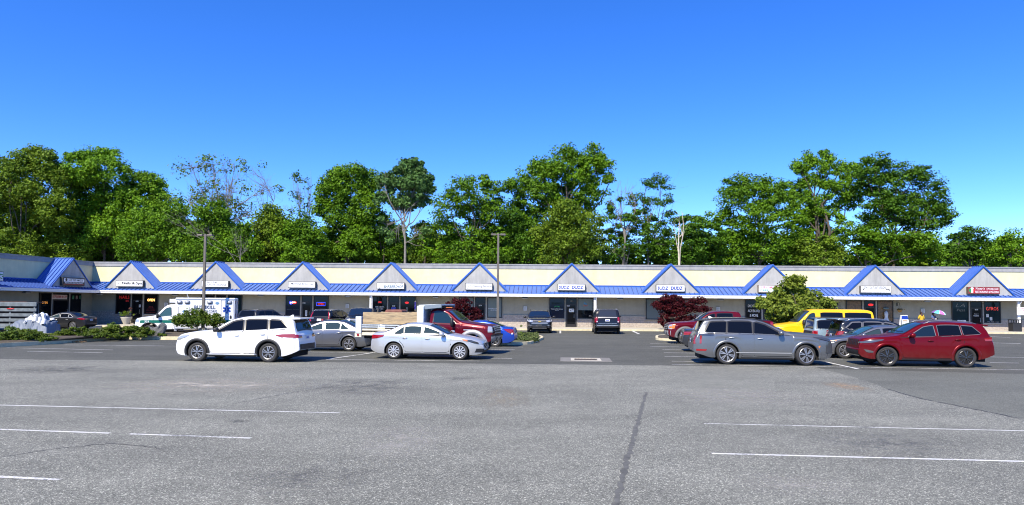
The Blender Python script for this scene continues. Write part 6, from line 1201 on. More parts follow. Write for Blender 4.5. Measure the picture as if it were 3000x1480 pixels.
TG_ = 'trees behind the shops'
T = lambda *a, **k: tree(*a, **k)
T('broadleaf_tree', 'olive leaved tree at the left picture edge', 86, 70, [(60, 560, 90, 70), (-20, 560, 80, 70), (95, 455, 45, 32), (60, 490, 55, 40), (135, 480, 45, 40), (150, 540, 60, 60), (20, 650, 90, 80), (110, 650, 90, 80), (60, 740, 110, 60), (190, 620, 50, 60), (165, 735, 70, 55)], 'olive', 1)
T('broadleaf_tree', 'broad bright green tree right of the olive tree', 90, 300, [(250, 460, 45, 28), (300, 452, 34, 22), (250, 520, 75, 60), (340, 510, 70, 45), (400, 550, 60, 50), (440, 545, 40, 45), (310, 590, 80, 70), (400, 620, 70, 70), (460, 610, 40, 60), (250, 610, 60, 60), (220, 560, 40, 60), (350, 690, 80, 60)], 'bright', 2)
T('broadleaf_tree', 'dark green tree standing low behind the nail salon gable', 94, 330, [(320, 700, 90, 80), (250, 690, 60, 80), (420, 720, 70, 60), (240, 770, 80, 40)], 'deep', 3)
T('broadleaf_tree', 'dense mid green tree above the hookah lounge sign', 84, 450, [(440, 680, 70, 60), (500, 700, 70, 60), (420, 740, 60, 45), (520, 640, 45, 45), (560, 720, 60, 50)], 'mid', 4)
T('sparse_tree', 'tall half bare grey vase shaped tree above the left lamp post', 88, 655, [(560, 490, 55, 30, .5), (620, 480, 45, 32, .6), (680, 490, 45, 34, .5), (745, 510, 45, 36, .25), (785, 555, 35, 32, .25), (600, 560, 60, 45, .9), (690, 570, 60, 50, .25), (560, 600, 60, 50, 1.0), (640, 620, 60, 50, 1.3), (720, 620, 50, 40, .2)], 'olive', 5, twig=11, bark=BARKG, tr=.17, z0=6, cr=1.05, size=.25, n=26, per=1.7)
T('broadleaf_tree', 'bushy green tree filling below the half bare vase tree', 82, 620, [(600, 680, 75, 60), (660, 690, 65, 60), (560, 740, 60, 45), (700, 740, 70, 45), (630, 750, 70, 40), (610, 620, 50, 40)], 'mid', 6)
T('bare_shrub_tree', 'tangle of grey dead branches behind the roof edge', 78.5, 700, [(690, 700, 30, 50, 0), (720, 740, 25, 50, 0), (560, 680, 40, 30, 0), (520, 640, 40, 30, 0)], 'mid', 7, twig=9, bark=BARKG, tr=.06, z0=5)
T('broadleaf_tree', 'low olive tree left of the thin dying tree', 86, 800, [(800, 650, 45, 50), (780, 700, 60, 60), (830, 690, 45, 60), (800, 740, 70, 45)], 'olive', 8)
T('dying_tree', 'thin dying tree with few leaves and bare purple twigs', 90, 872, [(868, 520, 16, 18, .8), (905, 540, 18, 30, .12), (880, 580, 25, 35, .2), (900, 600, 25, 30, .1), (850, 620, 22, 25, .2)], 'bluish', 9, twig=14, bark=BARKG, tr=.12, cr=.7, n=26, size=.24, z0=9)
T('broadleaf_tree', 'small bushy tree below the thin dying tree', 84, 880, [(880, 660, 42, 40), (860, 700, 50, 55), (900, 710, 45, 55), (880, 750, 60, 40)], 'mid', 10)
T('broadleaf_tree', 'tall rounded maple left of the bare trunked tree', 88, 1020, [(1030, 510, 55, 28), (985, 520, 40, 30), (1075, 540, 35, 45), (970, 570, 45, 45), (1030, 570, 60, 50), (950, 610, 30, 28), (1080, 600, 35, 40), (1000, 640, 65, 50), (1050, 660, 55, 55), (980, 710, 70, 60), (1050, 730, 60, 50), (940, 740, 40, 45)], 'mid', 11)
T('tall_tree', 'tall tree with a bare leaning grey trunk and high leafy crown', 85, 1185, [(1180, 495, 32, 26), (1215, 495, 30, 28), (1170, 540, 40, 36), (1225, 545, 40, 40), (1255, 545, 18, 24), (1130, 530, 22, 36, .45), (1120, 580, 22, 26, .4), (1190, 590, 42, 30), (1240, 590, 20, 20, .7), (1150, 600, 24, 20, .6), (1130, 660, 25, 40, .04), (1160, 690, 30, 40, .04), (1225, 690, 35, 40, .05)], 'bluish', 12, twig=5, bark=BARKG, tr=.19, z0=9, cr=.7, size=.28)
T('broadleaf_tree', 'low leafy tree behind the bare grey trunk', 90, 1120, [(1110, 650, 35, 35), (1130, 690, 45, 45), (1090, 740, 50, 45), (1150, 740, 50, 45)], 'mid', 13)
T('pine_tree', 'small bushy olive pine right of the bare grey trunk', 88, 1240, [(1235, 690, 26, 40), (1255, 730, 34, 40), (1225, 750, 34, 35)], 'olive', 14, size=.24, up=.1)
T('broadleaf_tree', 'dome shaped bright maple left of the right lamp post', 84, 1385, [(1395, 530, 40, 25), (1360, 570, 50, 40), (1430, 570, 40, 45), (1320, 610, 45, 40), (1400, 620, 65, 50), (1450, 620, 30, 45), (1300, 670, 45, 40), (1370, 680, 70, 50), (1440, 690, 55, 50), (1280, 730, 45, 45), (1350, 745, 70, 45), (1440, 750, 60, 40)], 'mid', 15, flat=.55, up=.9, cr=1.1)
T('broadleaf_tree', 'tallest oak in the middle with twin leafy tops', 88, 1665, [(1650, 455, 45, 22), (1690, 470, 40, 28), (1745, 445, 32, 22), (1770, 480, 28, 32), (1730, 490, 40, 35), (1600, 490, 45, 32), (1640, 510, 50, 38), (1560, 530, 50, 35), (1510, 555, 32, 28), (1590, 570, 50, 36), (1530, 600, 40, 30), (1690, 530, 40, 34), (1750, 540, 34, 34), (1720, 580, 40, 30), (1790, 525, 14, 18), (1650, 560, 40, 34), (1620, 610, 44, 34), (1700, 610, 44, 34), (1555, 640, 40, 36)], 'mid', 16, tr=.34, z0=8)
T('broadleaf_tree', 'dark olive tree under the tallest oak', 83, 1660, [(1650, 630, 60, 40), (1700, 650, 50, 50), (1610, 680, 55, 50), (1670, 700, 65, 45), (1730, 700, 40, 50, .6), (1640, 745, 75, 40), (1720, 745, 50, 40, .6)], 'olive', 17)
T('broadleaf_tree', 'deep green tree behind the right lamp post', 87, 1520, [(1500, 650, 40, 45), (1540, 680, 50, 50), (1490, 710, 60, 50), (1560, 735, 60, 45), (1490, 755, 60, 35)], 'deep', 18)
T('dead_tree', 'pale dead trunk with bare spreading branches against the sky', 86, 1830, [(1820, 560, 22, 35, 0), (1800, 600, 35, 30, .08), (1845, 560, 18, 30, 0), (1780, 640, 40, 35, .25), (1850, 640, 30, 30, .3), (1800, 690, 50, 40, .35), (1780, 740, 40, 30, .3), (1840, 740, 40, 30, .35)], 'deep', 19, twig=6, bark=BARKG, tr=.2, z0=9, cr=.7, flat=.6, up=1.)
T('sparse_tree', 'slender open maple with layered leaf sprays', 88, 1900, [(1935, 520, 26, 16, .7), (1900, 540, 36, 20, .7), (1945, 550, 20, 18, .5), (1880, 580, 34, 24, .7), (1920, 595, 40, 20, .5), (1955, 585, 22, 14, .5), (1890, 630, 45, 25, .7), (1950, 630, 30, 18, .3), (1870, 670, 45, 30, .8), (1920, 690, 50, 30, .7), (1880, 730, 60, 35, .9), (1960, 650, 30, 25, .35), (1950, 730, 40, 35, .9)], 'deep', 20, flat=.6, up=1.1, twig=4, bark=BARKG, tr=.16, cr=.8, n=80, z0=6)
T('dead_tree', 'pale birch like dead trunk forking above the roof', 82, 1992, [(1996, 620, 10, 20, 0), (1975, 650, 10, 20, 0), (2000, 680, 8, 20, 0)], 'deep', 21, twig=4, bark=mat('bark_birch', (.5, .45, .34), .9, var=.25, vscale=4), tr=.17, z0=5)
T('broadleaf_tree', 'low dark tree between pale dead trunk and great maple', 85, 2040, [(2030, 650, 45, 30), (2060, 690, 55, 45), (2010, 720, 50, 45), (2080, 745, 60, 40), (2000, 755, 50, 30)], 'deep', 22, flat=.5, up=1.)
T('broadleaf_tree', 'great spreading maple above the leafy parking lot tree', 86, 2230, [(2200, 525, 50, 22), (2160, 545, 40, 28), (2270, 540, 40, 28), (2140, 590, 45, 40), (2210, 580, 60, 45), (2280, 600, 50, 45), (2120, 650, 50, 45), (2200, 650, 70, 50), (2290, 660, 60, 50), (2150, 720, 80, 50), (2240, 730, 80, 50), (2320, 730, 50, 50)], 'mid', 23, flat=.5, up=1.0, cr=1.1)
T('tall_tree', 'tall airy oak with sky showing between its limbs', 90, 2405, [(2400, 460, 42, 22), (2365, 480, 40, 26), (2430, 490, 32, 28), (2470, 490, 30, 26), (2340, 500, 26, 22), (2390, 530, 46, 32), (2490, 520, 30, 30), (2350, 560, 40, 30), (2450, 560, 45, 35), (2410, 600, 45, 34, .8), (2480, 590, 34, 34, .8), (2370, 640, 40, 34, .8), (2440, 650, 45, 34, .7), (2520, 495, 30, 26), (2310, 560, 40, 36), (2330, 610, 40, 36), (2395, 620, 34, 32, 1.1), (2400, 670, 40, 36), (2460, 700, 36, 30), (2350, 690, 34, 30)], 'bright', 24, tr=.34, z0=7, cr=.85, per=1.2)
T('broadleaf_tree', 'wide dark crowned maple right of the airy oak', 87, 2620, [(2560, 475, 40, 22), (2600, 490, 40, 28), (2650, 500, 40, 28), (2530, 520, 40, 34), (2600, 540, 60, 40), (2690, 530, 42, 34), (2730, 560, 30, 34), (2660, 580, 60, 40), (2570, 600, 55, 42), (2720, 610, 40, 34), (2620, 640, 70, 45), (2700, 660, 50, 40), (2750, 640, 34, 26), (2540, 660, 45, 40), (2700, 500, 38, 24), (2748, 600, 30, 36), (2775, 655, 26, 22), (2640, 610, 60, 45), (2555, 560, 45, 45)], 'deep', 25, flat=.5, up=1., cr=1.1)
T('broadleaf_tree', 'green understorey tree below the wide dark maple', 83, 2540, [(2510, 690, 50, 32), (2570, 700, 45, 32), (2620, 720, 55, 35), (2540, 750, 60, 35), (2690, 720, 45, 40), (2650, 760, 60, 30), (2730, 750, 45, 32)], 'mid', 26, flat=.5, up=1.)
T('broadleaf_tree', 'olive understorey tree below the airy oak', 83, 2400, [(2400, 710, 50, 28), (2360, 740, 50, 35), (2440, 745, 50, 32), (2400, 765, 60, 25)], 'olive', 27, flat=.5, up=1.)
T('sparse_tree', 'open dark tree right of the wide maple', 88, 2850, [(2840, 685, 40, 18, .8), (2800, 700, 30, 20, .6), (2870, 710, 40, 22, .8), (2830, 740, 50, 30), (2780, 750, 40, 28, .8), (2880, 750, 45, 28)], 'deep', 28, twig=2, flat=.45, up=1.1, bark=BARKG)
T('broadleaf_tree', 'light green tree at the right picture edge', 84, 2965, [(2960, 695, 34, 20), (2930, 720, 34, 26), (2985, 720, 40, 30), (3040, 720, 50, 40), (2950, 755, 50, 30), (3010, 755, 50, 30)], 'bright', 29, per=1.2)
rr0 = random.Random(77)
BK = [(-60, 700), (40, 690), (130, 700), (230, 705), (320, 690), (400, 700), (480, 690), (560, 700), (640, 705), (730, 715), (820, 720), (910, 725), (990, 715), (1080, 715), (1170, 725), (1260, 730), (1340, 715), (1430, 720), (1520, 715), (1610, 720), (1700, 730), (1800, 775), (1880, 770), (1960, 745), (2050, 720), (2140, 715), (2230, 715), (2320, 720), (2410, 745), (2500, 775), (2590, 725), (2680, 720), (2770, 740), (2870, 745), (2960, 745), (3060, 735)]
for i, (x, y) in enumerate(BK):
    yy = y + rr0.uniform(-12, 12)
    T('background_tree', 'low dark background tree filling the wood behind the roof', 100 + rr0.uniform(-4, 6), x, [(x - 30, yy + 10, 38, 32), (x + 30, yy + 5, 38, 34), (x, yy - 18, 36, 28), (x - 35, yy + 55, 45, 32), (x + 35, yy + 55, 45, 32), (x, yy + 40, 45, 35)], ('deep', 'mid', 'deep', 'olive')[i % 4], 200 + i, size=.5, n=34, per=1.1, group='low trees filling the wood behind the roof')
# ---- planting on the lot
def shrub(name, label, Y, tx, base, lobes, leaf, seed, **k):
    d = dict(size=.09, per=1.4, cr=.2, n=46, tr=.05, base=base, cat='shrub', group=None, z0=.2, name_crown='foliage'); d.update(k)
    return tree(name, label, Y, tx, lobes, leaf, seed, **d)
shrub('round_shrub', 'rounded green shrub with bare lower stems around the left lamp post', 45.2, 580, .2, [(545, 935, 28, 18), (580, 925, 34, 18), (620, 930, 26, 18), (525, 945, 18, 12), (645, 940, 14, 14), (590, 940, 40, 14), (560, 950, 30, 10), (628, 950, 22, 10)], 'shrub', 31, bark=BARK, twig=3, z0=.1, tr=.035)
shrub('red_shrub', 'dark red leaved shrub rising behind the maroon truck cab', 47, 1350, .1, [(1350, 905, 34, 18), (1330, 890, 22, 14), (1360, 885, 20, 12), (1385, 915, 24, 14), (1400, 928, 16, 10), (1340, 925, 36, 20), (1375, 940, 34, 14), (1312, 915, 18, 14)], 'red', 32, size=.1, twig=4, cr=.2, up=.3)
shrub('red_tree', 'dark red leaved small tree against the frosted shop window', 61, 1948, .15, [(1965, 900, 38, 22), (1940, 895, 24, 14), (1985, 880, 26, 14), (1960, 875, 24, 12), (2010, 905, 34, 18), (2035, 890, 22, 14), (2055, 880, 12, 10, .8), (2050, 905, 26, 10), (2075, 907, 8, 5, .6), (1980, 925, 46, 16), (2010, 935, 34, 14), (1945, 940, 10, 10, .7), (1960, 950, 20, 8), (1920, 893, 10, 6, .6)], 'red', 33, size=.11, cr=.3, n=80, twig=3, tr=.09, cat='tree', z0=.6, up=.3, per=1.5)
shrub('lot_tree', 'bushy green tree on the right island beside the yellow van', 45, 2320, .14, [(2325, 825, 26, 18), (2345, 835, 24, 20), (2310, 845, 28, 18), (2290, 865, 34, 18), (2345, 865, 40, 22), (2385, 865, 14, 16, .8), (2260, 880, 34, 18), (2320, 890, 56, 22), (2385, 885, 34, 16), (2425, 890, 22, 14), (2240, 895, 26, 14), (2280, 912, 46, 18), (2350, 915, 60, 20), (2410, 905, 30, 14), (2290, 935, 44, 16), (2345, 940, 50, 14)], 'plane', 34, size=.17, cr=.36, n=54, twig=2, tr=.09, cat='tree', z0=.8, up=.3, per=1.5)
JN = [('low spreading juniper at the left picture edge below the tarp', 37., 75, [(-40, 985, 44, 15), (10, 988, 40, 14), (50, 984, 36, 14), (85, 988, 34, 12), (120, 990, 24, 10), (60, 977, 40, 10), (20, 996, 44, 9), (90, 996, 40, 7), (140, 994, 12, 6)]),
      ('low juniper left of centre in the island beyond the kerb gap', 41., 200, [(172, 984, 20, 8), (195, 978, 24, 10), (222, 972, 24, 11), (238, 966, 14, 8), (215, 984, 38, 7), (245, 984, 22, 7)]),
      ('long low juniper stretching to the grey boulder', 41.9, 340, [(262, 984, 24, 8), (290, 976, 28, 11), (320, 968, 28, 13), (350, 964, 28, 13), (380, 966, 28, 12), (410, 970, 24, 12), (425, 978, 16, 9), (330, 981, 60, 8), (395, 982, 40, 7)]),
      ('small juniper sprig right of the grey boulder', 43., 480, [(480, 982, 10, 5), (472, 979, 8, 5)])]
for i, (lb, Y, tx, lo) in enumerate(JN):
    shrub('juniper', lb, Y, tx, .15, lo, 'juniper', 40 + i, size=.085, cr=.17, n=80, up=.7, flat=.5, twig=2, tr=.025, z0=.05, depth=1.1, per=1.6, group='junipers on the left island')
shrub('weed', 'pale green broadleaf weed among the juniper by the tarp', 41.8, 35, .15, [(25, 962, 10, 5), (42, 966, 12, 6), (30, 972, 10, 5)], 'weed', 50, size=.17, cr=.16, n=14, tr=.012, twig=3, z0=.05, group='weeds in the planting islands')
shrub('weed', 'leggy weed with a white bract in the middle island', 44, 1532, .15, [(1530, 975, 5, 8, .7), (1528, 962, 3, 10, .6), (1533, 986, 7, 6)], 'weed', 51, size=.07, cr=.1, n=20, tr=.01, twig=6, z0=.05, group='weeds in the planting islands')
shrub('weed', 'shrubby weed behind the long juniper near the ambulance bumper', 45, 330, .15, [(325, 952, 10, 6), (335, 957, 12, 6)], 'weed', 52, size=.12, cr=.14, n=18, tr=.012, twig=3, z0=.05, group='weeds in the planting islands')
# ground cover of the middle island
g = np.random.default_rng(5); a0, a1 = ground(1440, 1000), ground(1580, 996)
pts = []
for k in range(1500):
    q = ground(g.uniform(1420, 1575), g.uniform(985, 1006)); pts.append((q.x, q.y, .16 + g.random() * .08))
V, Q = leaves(np.array(pts), np.full(len(pts), .12), 7, .09, g, up=.4, flat=.9, elong=1.6)
o = arr('ground_cover', V, Q, leafmat('leaf_ground', (.05, .085, .02), (.16, .19, .06)), None); tag(o, 'weedy grass covering the middle island', 'ground cover', kind='stuff')
g = np.random.default_rng(6); pts = [(lambda q: (q.x, q.y, .03 + g.random() * .05))(ground(g.uniform(345, 395) if k % 3 else g.uniform(165, 250), 991 + g.normal() * 2.2 if k % 3 else 1002 + g.normal() * 1.5)) for k in range(420)]
V, Q = leaves(np.array(pts), np.full(len(pts), .1), 3, .1, g, up=1., flat=.3); o = arr('leaf_litter', V, Q, leafmat('leaf_dry', (.16, .1, .05), (.36, .26, .15), .1), None); tag(o, 'dry leaf litter gathered along the left kerb', 'leaf litter', kind='stuff')
# grey boulder
mb = MB(); mb.blob((0, 0, .26), (.62, .4, .42), 22, .9); rr = random.Random(8); P = at(452, 985, 43.4)
import mathutils
vs = []
for x, y, z in mb.v:
    nz = mathutils.noise.noise((x * 1.7 + 3, y * 1.7, z * 1.7)) * .3 + mathutils.noise.noise((x * 5, y * 5, z * 5)) * .1
    f = 1 + nz; zz = max(z * f, -.05); vs.append((x * f + zz * .35, y * f, zz * (1.0 if x < .1 else 1.25)))
mb.v = vs; o = mb.build('boulder', mat('boulder_stone', (.11, .11, .105), .95, var=.5, vscale=3, bump=.8, bscale=9), None); o.location = (P.x, P.y, .12); tag(o, 'grey angular boulder on the left island', 'boulder')
# planter by the nail salon door
p = BM @ Vector((fac(370, 940, -1.2)[0], -1.2, 0)); r = empty('flower_planter', (p.x, p.y, .145), 0, 'tapered pale planter with wispy plant beside the nail salon door', 'planter')
mb = MB(); mb.lathe([(.24, 0), (.5, .62), (.52, .68), (.46, .68), (.42, .6), (0, .58)], (0, 0, 0), 16); mb.build('pot', mat('pot_stone', (.42, .4, .35), .9, var=.2), r, smooth=True)
g = np.random.default_rng(9); cs = np.array([(g.normal() * .3, g.normal() * .25, .85 + g.random() * .35) for k in range(26)]); V, Q = leaves(cs, np.full(26, .16), 22, .08, g); arr('foliage', V, Q, LEAF['olive'], r)
mb = MB(); rr = random.Random(4)
for k in range(14): limb(mb, (0, 0, .6), (rr.gauss(.1, .3), rr.gauss(0, .2), rr.uniform(.9, 1.5)), .012, .005, rr, 3, .1, 4)
mb.build('stems', BARKG, r)
cs = np.array([(.35 + g.normal() * .06, g.normal() * .06, 1.3 + g.random() * .35) for k in range(9)]); V, Q = leaves(cs, np.full(9, .08), 14, .08, g); arr('flowers', V, Q, mat('dried_flowers', (.25, .09, .06), .8), r)
# ---------------------------------------------------------------- street furniture and people
def lamp(px, py_top, py_base, Y, label):
    p = at(px, py_base, Y); t = at(px, py_top, Y); r = empty('lamp_post', (p.x, p.y, 0), 0, label, 'lamp post', 'lamp posts on the lot'); h = t.z
    mb = MB(); mb.lathe([(.28, 0), (.28, .55), (.25, .58), (0, .58)], (0, 0, 0), 16); mb.build('footing', CONC, r, smooth=False)
    mb = MB(); mb.hexa([(-.085, -.085, .58), (.085, -.085, .58), (.085, .085, .58), (-.085, .085, .58), (-.06, -.06, h), (.06, -.06, h), (.06, .06, h), (-.06, .06, h)]); mb.box(-.16, .16, -.16, .16, .58, .62); mb.build('pole', BRZ, r)
    for sg in (-1, 1):
        mb = MB(); mb.box(min(sg * .06, sg * .14), max(sg * .06, sg * .14), -.03, .03, h - .1, h - .05); mb.build('arm', BRZ, r)
        mb = MB(); mb.box(min(sg * .14, sg * .48), max(sg * .14, sg * .5), -.16, .16, h - .13, h - .03); mb.build('lamp_head', BRZ, r, bevel=.02)
BRZ = mat('bronze_pole', (.15, .13, .105), .5, .2, var=.15)
lamp(594, 686, 985, 45.6, 'brown square lamp post standing in the round green shrub')
lamp(1458, 684, 985, 47.5, 'brown square lamp post rising behind the blue coupe')
def wall_item(px, py, d): s, z = fac(px, py, d); return BM @ Vector((s, d, z))
# hanging baskets
for px, tx in ((2461, 'hanging basket of brown plants left of the sewing shop, beside the leafy tree'), (2636, 'hanging basket of brown plants right of the sewing shop windows')):
    p = wall_item(px, 908, -.45); r = empty('hanging_basket', p, 0, tx, 'hanging basket', 'baskets on wall hooks')
    mb = MB(); mb.lathe([(.02, -.22), (.14, -.17), (.22, -.02), (.22, 0), (.18, 0), (0, -.02)], (0, 0, 0), 14); mb.build('basket', mat('coir_basket', (.28, .16, .05), .95, var=.3, vscale=8), r, smooth=True)
    g = np.random.default_rng(int(px)); cs = np.array([(g.normal() * .13, g.normal() * .13, .03 + g.random() * .06) for k in range(14)]); V, Q = leaves(cs, np.full(14, .09), 16, .07, g); arr('plants', V, Q, leafmat('leaf_dried', (.12, .09, .02), (.3, .2, .06)), r)
    mb = MB()
    for a in (0, 2.1, 4.2): mb.tube([(.21 * math.cos(a), .21 * math.sin(a), 0), (0, 0, .52)], .006, 4)
    mb.build('chains', BLK, r); mb = MB(); mb.tube([(0, .43, .42), (0, .4, .62), (0, .1, .66), (0, 0, .6), (0, 0, .52)], .014, 5); mb.box(-.04, .04, .41, .45, .35, .65); mb.build('hook', BLK, r)
# sandwich board
p = at(2649, 960, 60.2); r = empty('sandwich_board', (p.x, p.y, .145), .15, 'white sandwich board with a dark header outside the sewing shop', 'sandwich board')
for sg in (-1, 1):
    mb = MB(); mb.hexa([(-.33, sg * .32 - .015, 0), (.33, sg * .32 - .015, 0), (.33, sg * .32 + .015, 0), (-.33, sg * .32 + .015, 0), (-.3, sg * .03 - .015, 1.35), (.3, sg * .03 - .015, 1.35), (.3, sg * .03 + .015, 1.35), (-.3, sg * .03 + .015, 1.35)]); mb.build('panel', SIGNW, r)
mb = MB()
def sl(z): return -.345 + .29 * z / 1.35
mb.hexa([(-.3, sl(1.0) - .004, 1.0), (.3, sl(1.0) - .004, 1.0), (.3, sl(1.0), 1.0), (-.3, sl(1.0), 1.0), (-.28, sl(1.3) - .004, 1.3), (.28, sl(1.3) - .004, 1.3), (.28, sl(1.3), 1.3), (-.28, sl(1.3), 1.3)], 0)
mb.hexa([(-.26, sl(.42) - .004, .42), (.28, sl(.42) - .004, .42), (.28, sl(.42), .42), (-.26, sl(.42), .42), (-.26, sl(.56) - .004, .56), (.28, sl(.56) - .004, .56), (.28, sl(.56), .56), (-.26, sl(.56), .56)], 1)
mb.hexa([(-.24, sl(.82) - .004, .82), (.2, sl(.82) - .004, .82), (.2, sl(.82), .82), (-.24, sl(.82), .82), (-.24, sl(.95) - .004, .95), (.2, sl(.95) - .004, .95), (.2, sl(.95), .95), (-.24, sl(.95), .95)], 2)
mb.build('print', [NAVY, GREYP, mat('tan_print2', (.45, .33, .2), .6)], r)
# litter bin
p = BM @ Vector((fac(2974, 960, -3.6)[0], -3.6, 0)); r = empty('litter_bin', (p.x, p.y, .145), -.06, 'black litter bin with open slotted top at the right walk edge', 'litter bin')
mb = MB(); mb.box(-.36, .36, -.34, .34, 0, .74); mb.box(-.38, .38, -.36, .36, .7, .74); mb.build('bin', BLK, r, bevel=.03)
mb = MB()
for x in (-.33, -.11, .11, .33):
    for y in (-.31, .31): mb.box(x - .03, x + .03, y - .02, y + .02, .74, .95)
mb.box(-.38, .38, -.36, .36, .95, 1.03); mb.build('hood', BLK, r, bevel=.02)
# notice on the right canopy post
s, z = fac(2994, 912, YC - .12); r = empty('warning_sign', label='white sign with red NO LOITERING lettering on the right canopy post', cat='sign'); r.matrix_world = BM @ Matrix.Translation((s, YC - .02, z))
mb = MB(); mb.box(-.36, .36, -.02, 0, -.34, .34); mb.build('board', mat('sign_board_pale', (.78, .77, .74), .6), r)
mb = MB()
for k, t_ in enumerate(('NO LOITERING', 'VIOLATORS', 'WILL BE', 'PROSECUTED')): write(mb, t_, 0, .23 - .155 * k, (.6, .48, .36, .56)[k], .09, -.024, 0, .01)
mb.build('lettering', RED, r)
# two people waiting on the walk
SKIN = mat('skin_dark', (.1, .045, .026), .55); SKIN2 = mat('skin_brown', (.17, .08, .05), .55)
def skinned(name, pts, edges, rad, m, parent, sub=2, rootv=0):
    me = bpy.data.meshes.new(name); me.from_pydata(pts, edges, []); me.materials.append(m); o = bpy.data.objects.new(name, me); C.objects.link(o); o.parent = parent
    k = o.modifiers.new('Skin', 'SKIN'); k.use_smooth_shade = True
    if not me.skin_vertices: 
        bpy.context.view_layer.objects.active = o
    if me.skin_vertices:
        for i, rr_ in enumerate(rad): me.skin_vertices[0].data[i].radius = rr_ if isinstance(rr_, tuple) else (rr_, rr_)
        me.skin_vertices[0].data[rootv].use_root = True
    s_ = o.modifiers.new('Subdivision', 'SUBSURF'); s_.levels = s_.render_levels = sub
    return o
def person(loc, rz, label, hgt, skin, shirt, trousers, hairm, rhand, lhand, seat=False):
    """standing figure facing -y; arms end at the given hand points"""
    r = empty('person', loc, rz, label, 'person'); k = hgt / 1.7
    def V(x, y, z): return (x * k, y * k, z * k)
    sh = 1.38; P = [V(0, 0, .92), V(0, -.005, 1.1), V(0, -.01, 1.28), V(0, 0, 1.4), V(0, -.01, 1.47), V(0, -.02, 1.54), V(0, -.025, 1.62), V(0, -.01, 1.67)]
    E = [(0, 1), (1, 2), (2, 3), (3, 4), (4, 5), (5, 6), (6, 7)]; Rd = [(.15, .11), (.135, .1), (.16, .11), (.11, .08), .05, (.066, .075), (.075, .09), .045]
    hips = {}
    for sg, hand in ((-1, rhand), (1, lhand)):
        b = len(P); el = ((sg * .22 + hand[0]) / 2 + sg * .08, hand[1] / 2 + .06, (sh + hand[2]) / 2 - .1)
        P += [V(sg * .17, 0, sh), V(*el), V(*hand)]; E += [(3, b), (b, b + 1), (b + 1, b + 2)]; Rd += [.056, .042, .03]
        hx, hy, hz = hand; dx = Vector((hx - el[0], hy - el[1], hz - el[2])).normalized(); pal = Vector(hand) + dx * .05; P.append(V(*pal)); E.append((b + 2, len(P) - 1)); Rd.append((.034, .018)); pi = len(P) - 1
        sd = dx.cross(Vector((0, 1, 0))); sd = sd.normalized() if sd.length > .1 else Vector((1, 0, 0))
        for f in range(4):
            a = pal + sd * (.024 - .016 * f) + dx * .03; c = a + dx * (.035 + .006 * (f in (1, 2))); e = c + dx * .02 + Vector((0, -.02, -.01))
            q = len(P); P += [V(*a), V(*c), V(*e)]; E += [(pi, q), (q, q + 1), (q + 1, q + 2)]; Rd += [.009, .008, .007]
        a = pal - dx * .02 + sd * .036; c = a + dx * .03 + sd * .014; q = len(P); P += [V(*a), V(*c)]; E += [(pi, q), (q, q + 1)]; Rd += [.011, .009]
        b = len(P); P += [V(sg * .09, 0, .86), V(sg * .1, -.01, .48), V(sg * .105, .02, .08), V(sg * .11, -.13, .03)]; E += [(0, b), (b, b + 1), (b + 1, b + 2), (b + 2, b + 3)]; Rd += [.085, .06, .04, .035]
    skinned('body', P, E, Rd, skin, r, 2)
    # face: nose, brow, lips and ears
    mb = MB(); mb.blob(V(0, -.105, 1.585), [a * k for a in (.014, .022, .024)], 8)
    for sg in (-1, 1): mb.blob(V(sg * .078, -.01, 1.6), [a * k for a in (.012, .022, .032)], 8)
    mb.build('face', skin, r, smooth=True)
    mb = MB()
    for sg in (-1, 1): mb.blob(V(sg * .03, -.098, 1.615), [a * k for a in (.013, .008, .008)], 8)
    mb.build('eyes', mat('eye_white', (.5, .48, .45), .4), r, smooth=True)
    mb = MB(); mb.blob(V(0, -.098, 1.54), [a * k for a in (.024, .008, .008)], 8); mb.build('lips', mat('lips', (.16, .04, .035), .5), r, smooth=True)
    mb = MB(); mb.blob(V(0, .012, 1.645), [a * k for a in (.098, .108, .085)], 14); mb.blob(V(0, .07, 1.58), [a * k for a in (.085, .06, .09)], 12); mb.build('hair', hairm, r, smooth=True)
    T_ = [V(0, 0, .84), V(0, -.005, 1.0), V(0, -.01, 1.18), V(0, -.005, 1.32), V(0, 0, 1.42)]; TE = [(0, 1), (1, 2), (2, 3), (3, 4)]; TR = [(.185, .14), (.165, .13), (.175, .13), (.165, .115), (.085, .07)]
    for sg, hand in ((-1, rhand), (1, lhand)):
        el = ((sg * .22 + hand[0]) / 2 + sg * .08, hand[1] / 2 + .06, (sh + hand[2]) / 2 - .1); s0 = Vector((sg * .17, 0, sh)); m_ = s0.lerp(Vector(el), .75); b = len(T_); T_ += [V(*s0), V(*m_)]; TE += [(3, b), (b, b + 1)]; TR += [.078, .066]
    skinned('shirt', T_, TE, TR, shirt, r, 2)
    Q_ = [V(0, 0, .9)]; QE = []; QR = [(.185, .135)]
    for sg in (-1, 1): b = len(Q_); Q_ += [V(sg * .095, 0, .8), V(sg * .1, -.01, .48), V(sg * .105, .015, .12)]; QE += [(0, b), (b, b + 1), (b + 1, b + 2)]; QR += [.105, .08, .07]
    skinned('trousers', Q_, QE, QR, trousers, r, 2)
    mb = MB()
    for sg in (-1, 1): mb.blob(V(sg * .11, -.07, .045), [a * k for a in (.05, .14, .045)], 10, .7)
    mb.build('shoes', BLK, r, smooth=True); return r, k
p = at(2700, 950, 60.6)
pr, k = person((p.x, p.y, .145), .15, 'person in a yellow V neck top standing with arms at their sides', 1.62, SKIN, mat('shirt_yellow', (.55, .36, .02), .85, var=.1, vscale=6), mat('trousers_dark', (.03, .03, .04), .9), mat('hair_dark', (.02, .01, .007), .8), (-.27, -.04, .8), (.27, -.04, .8))
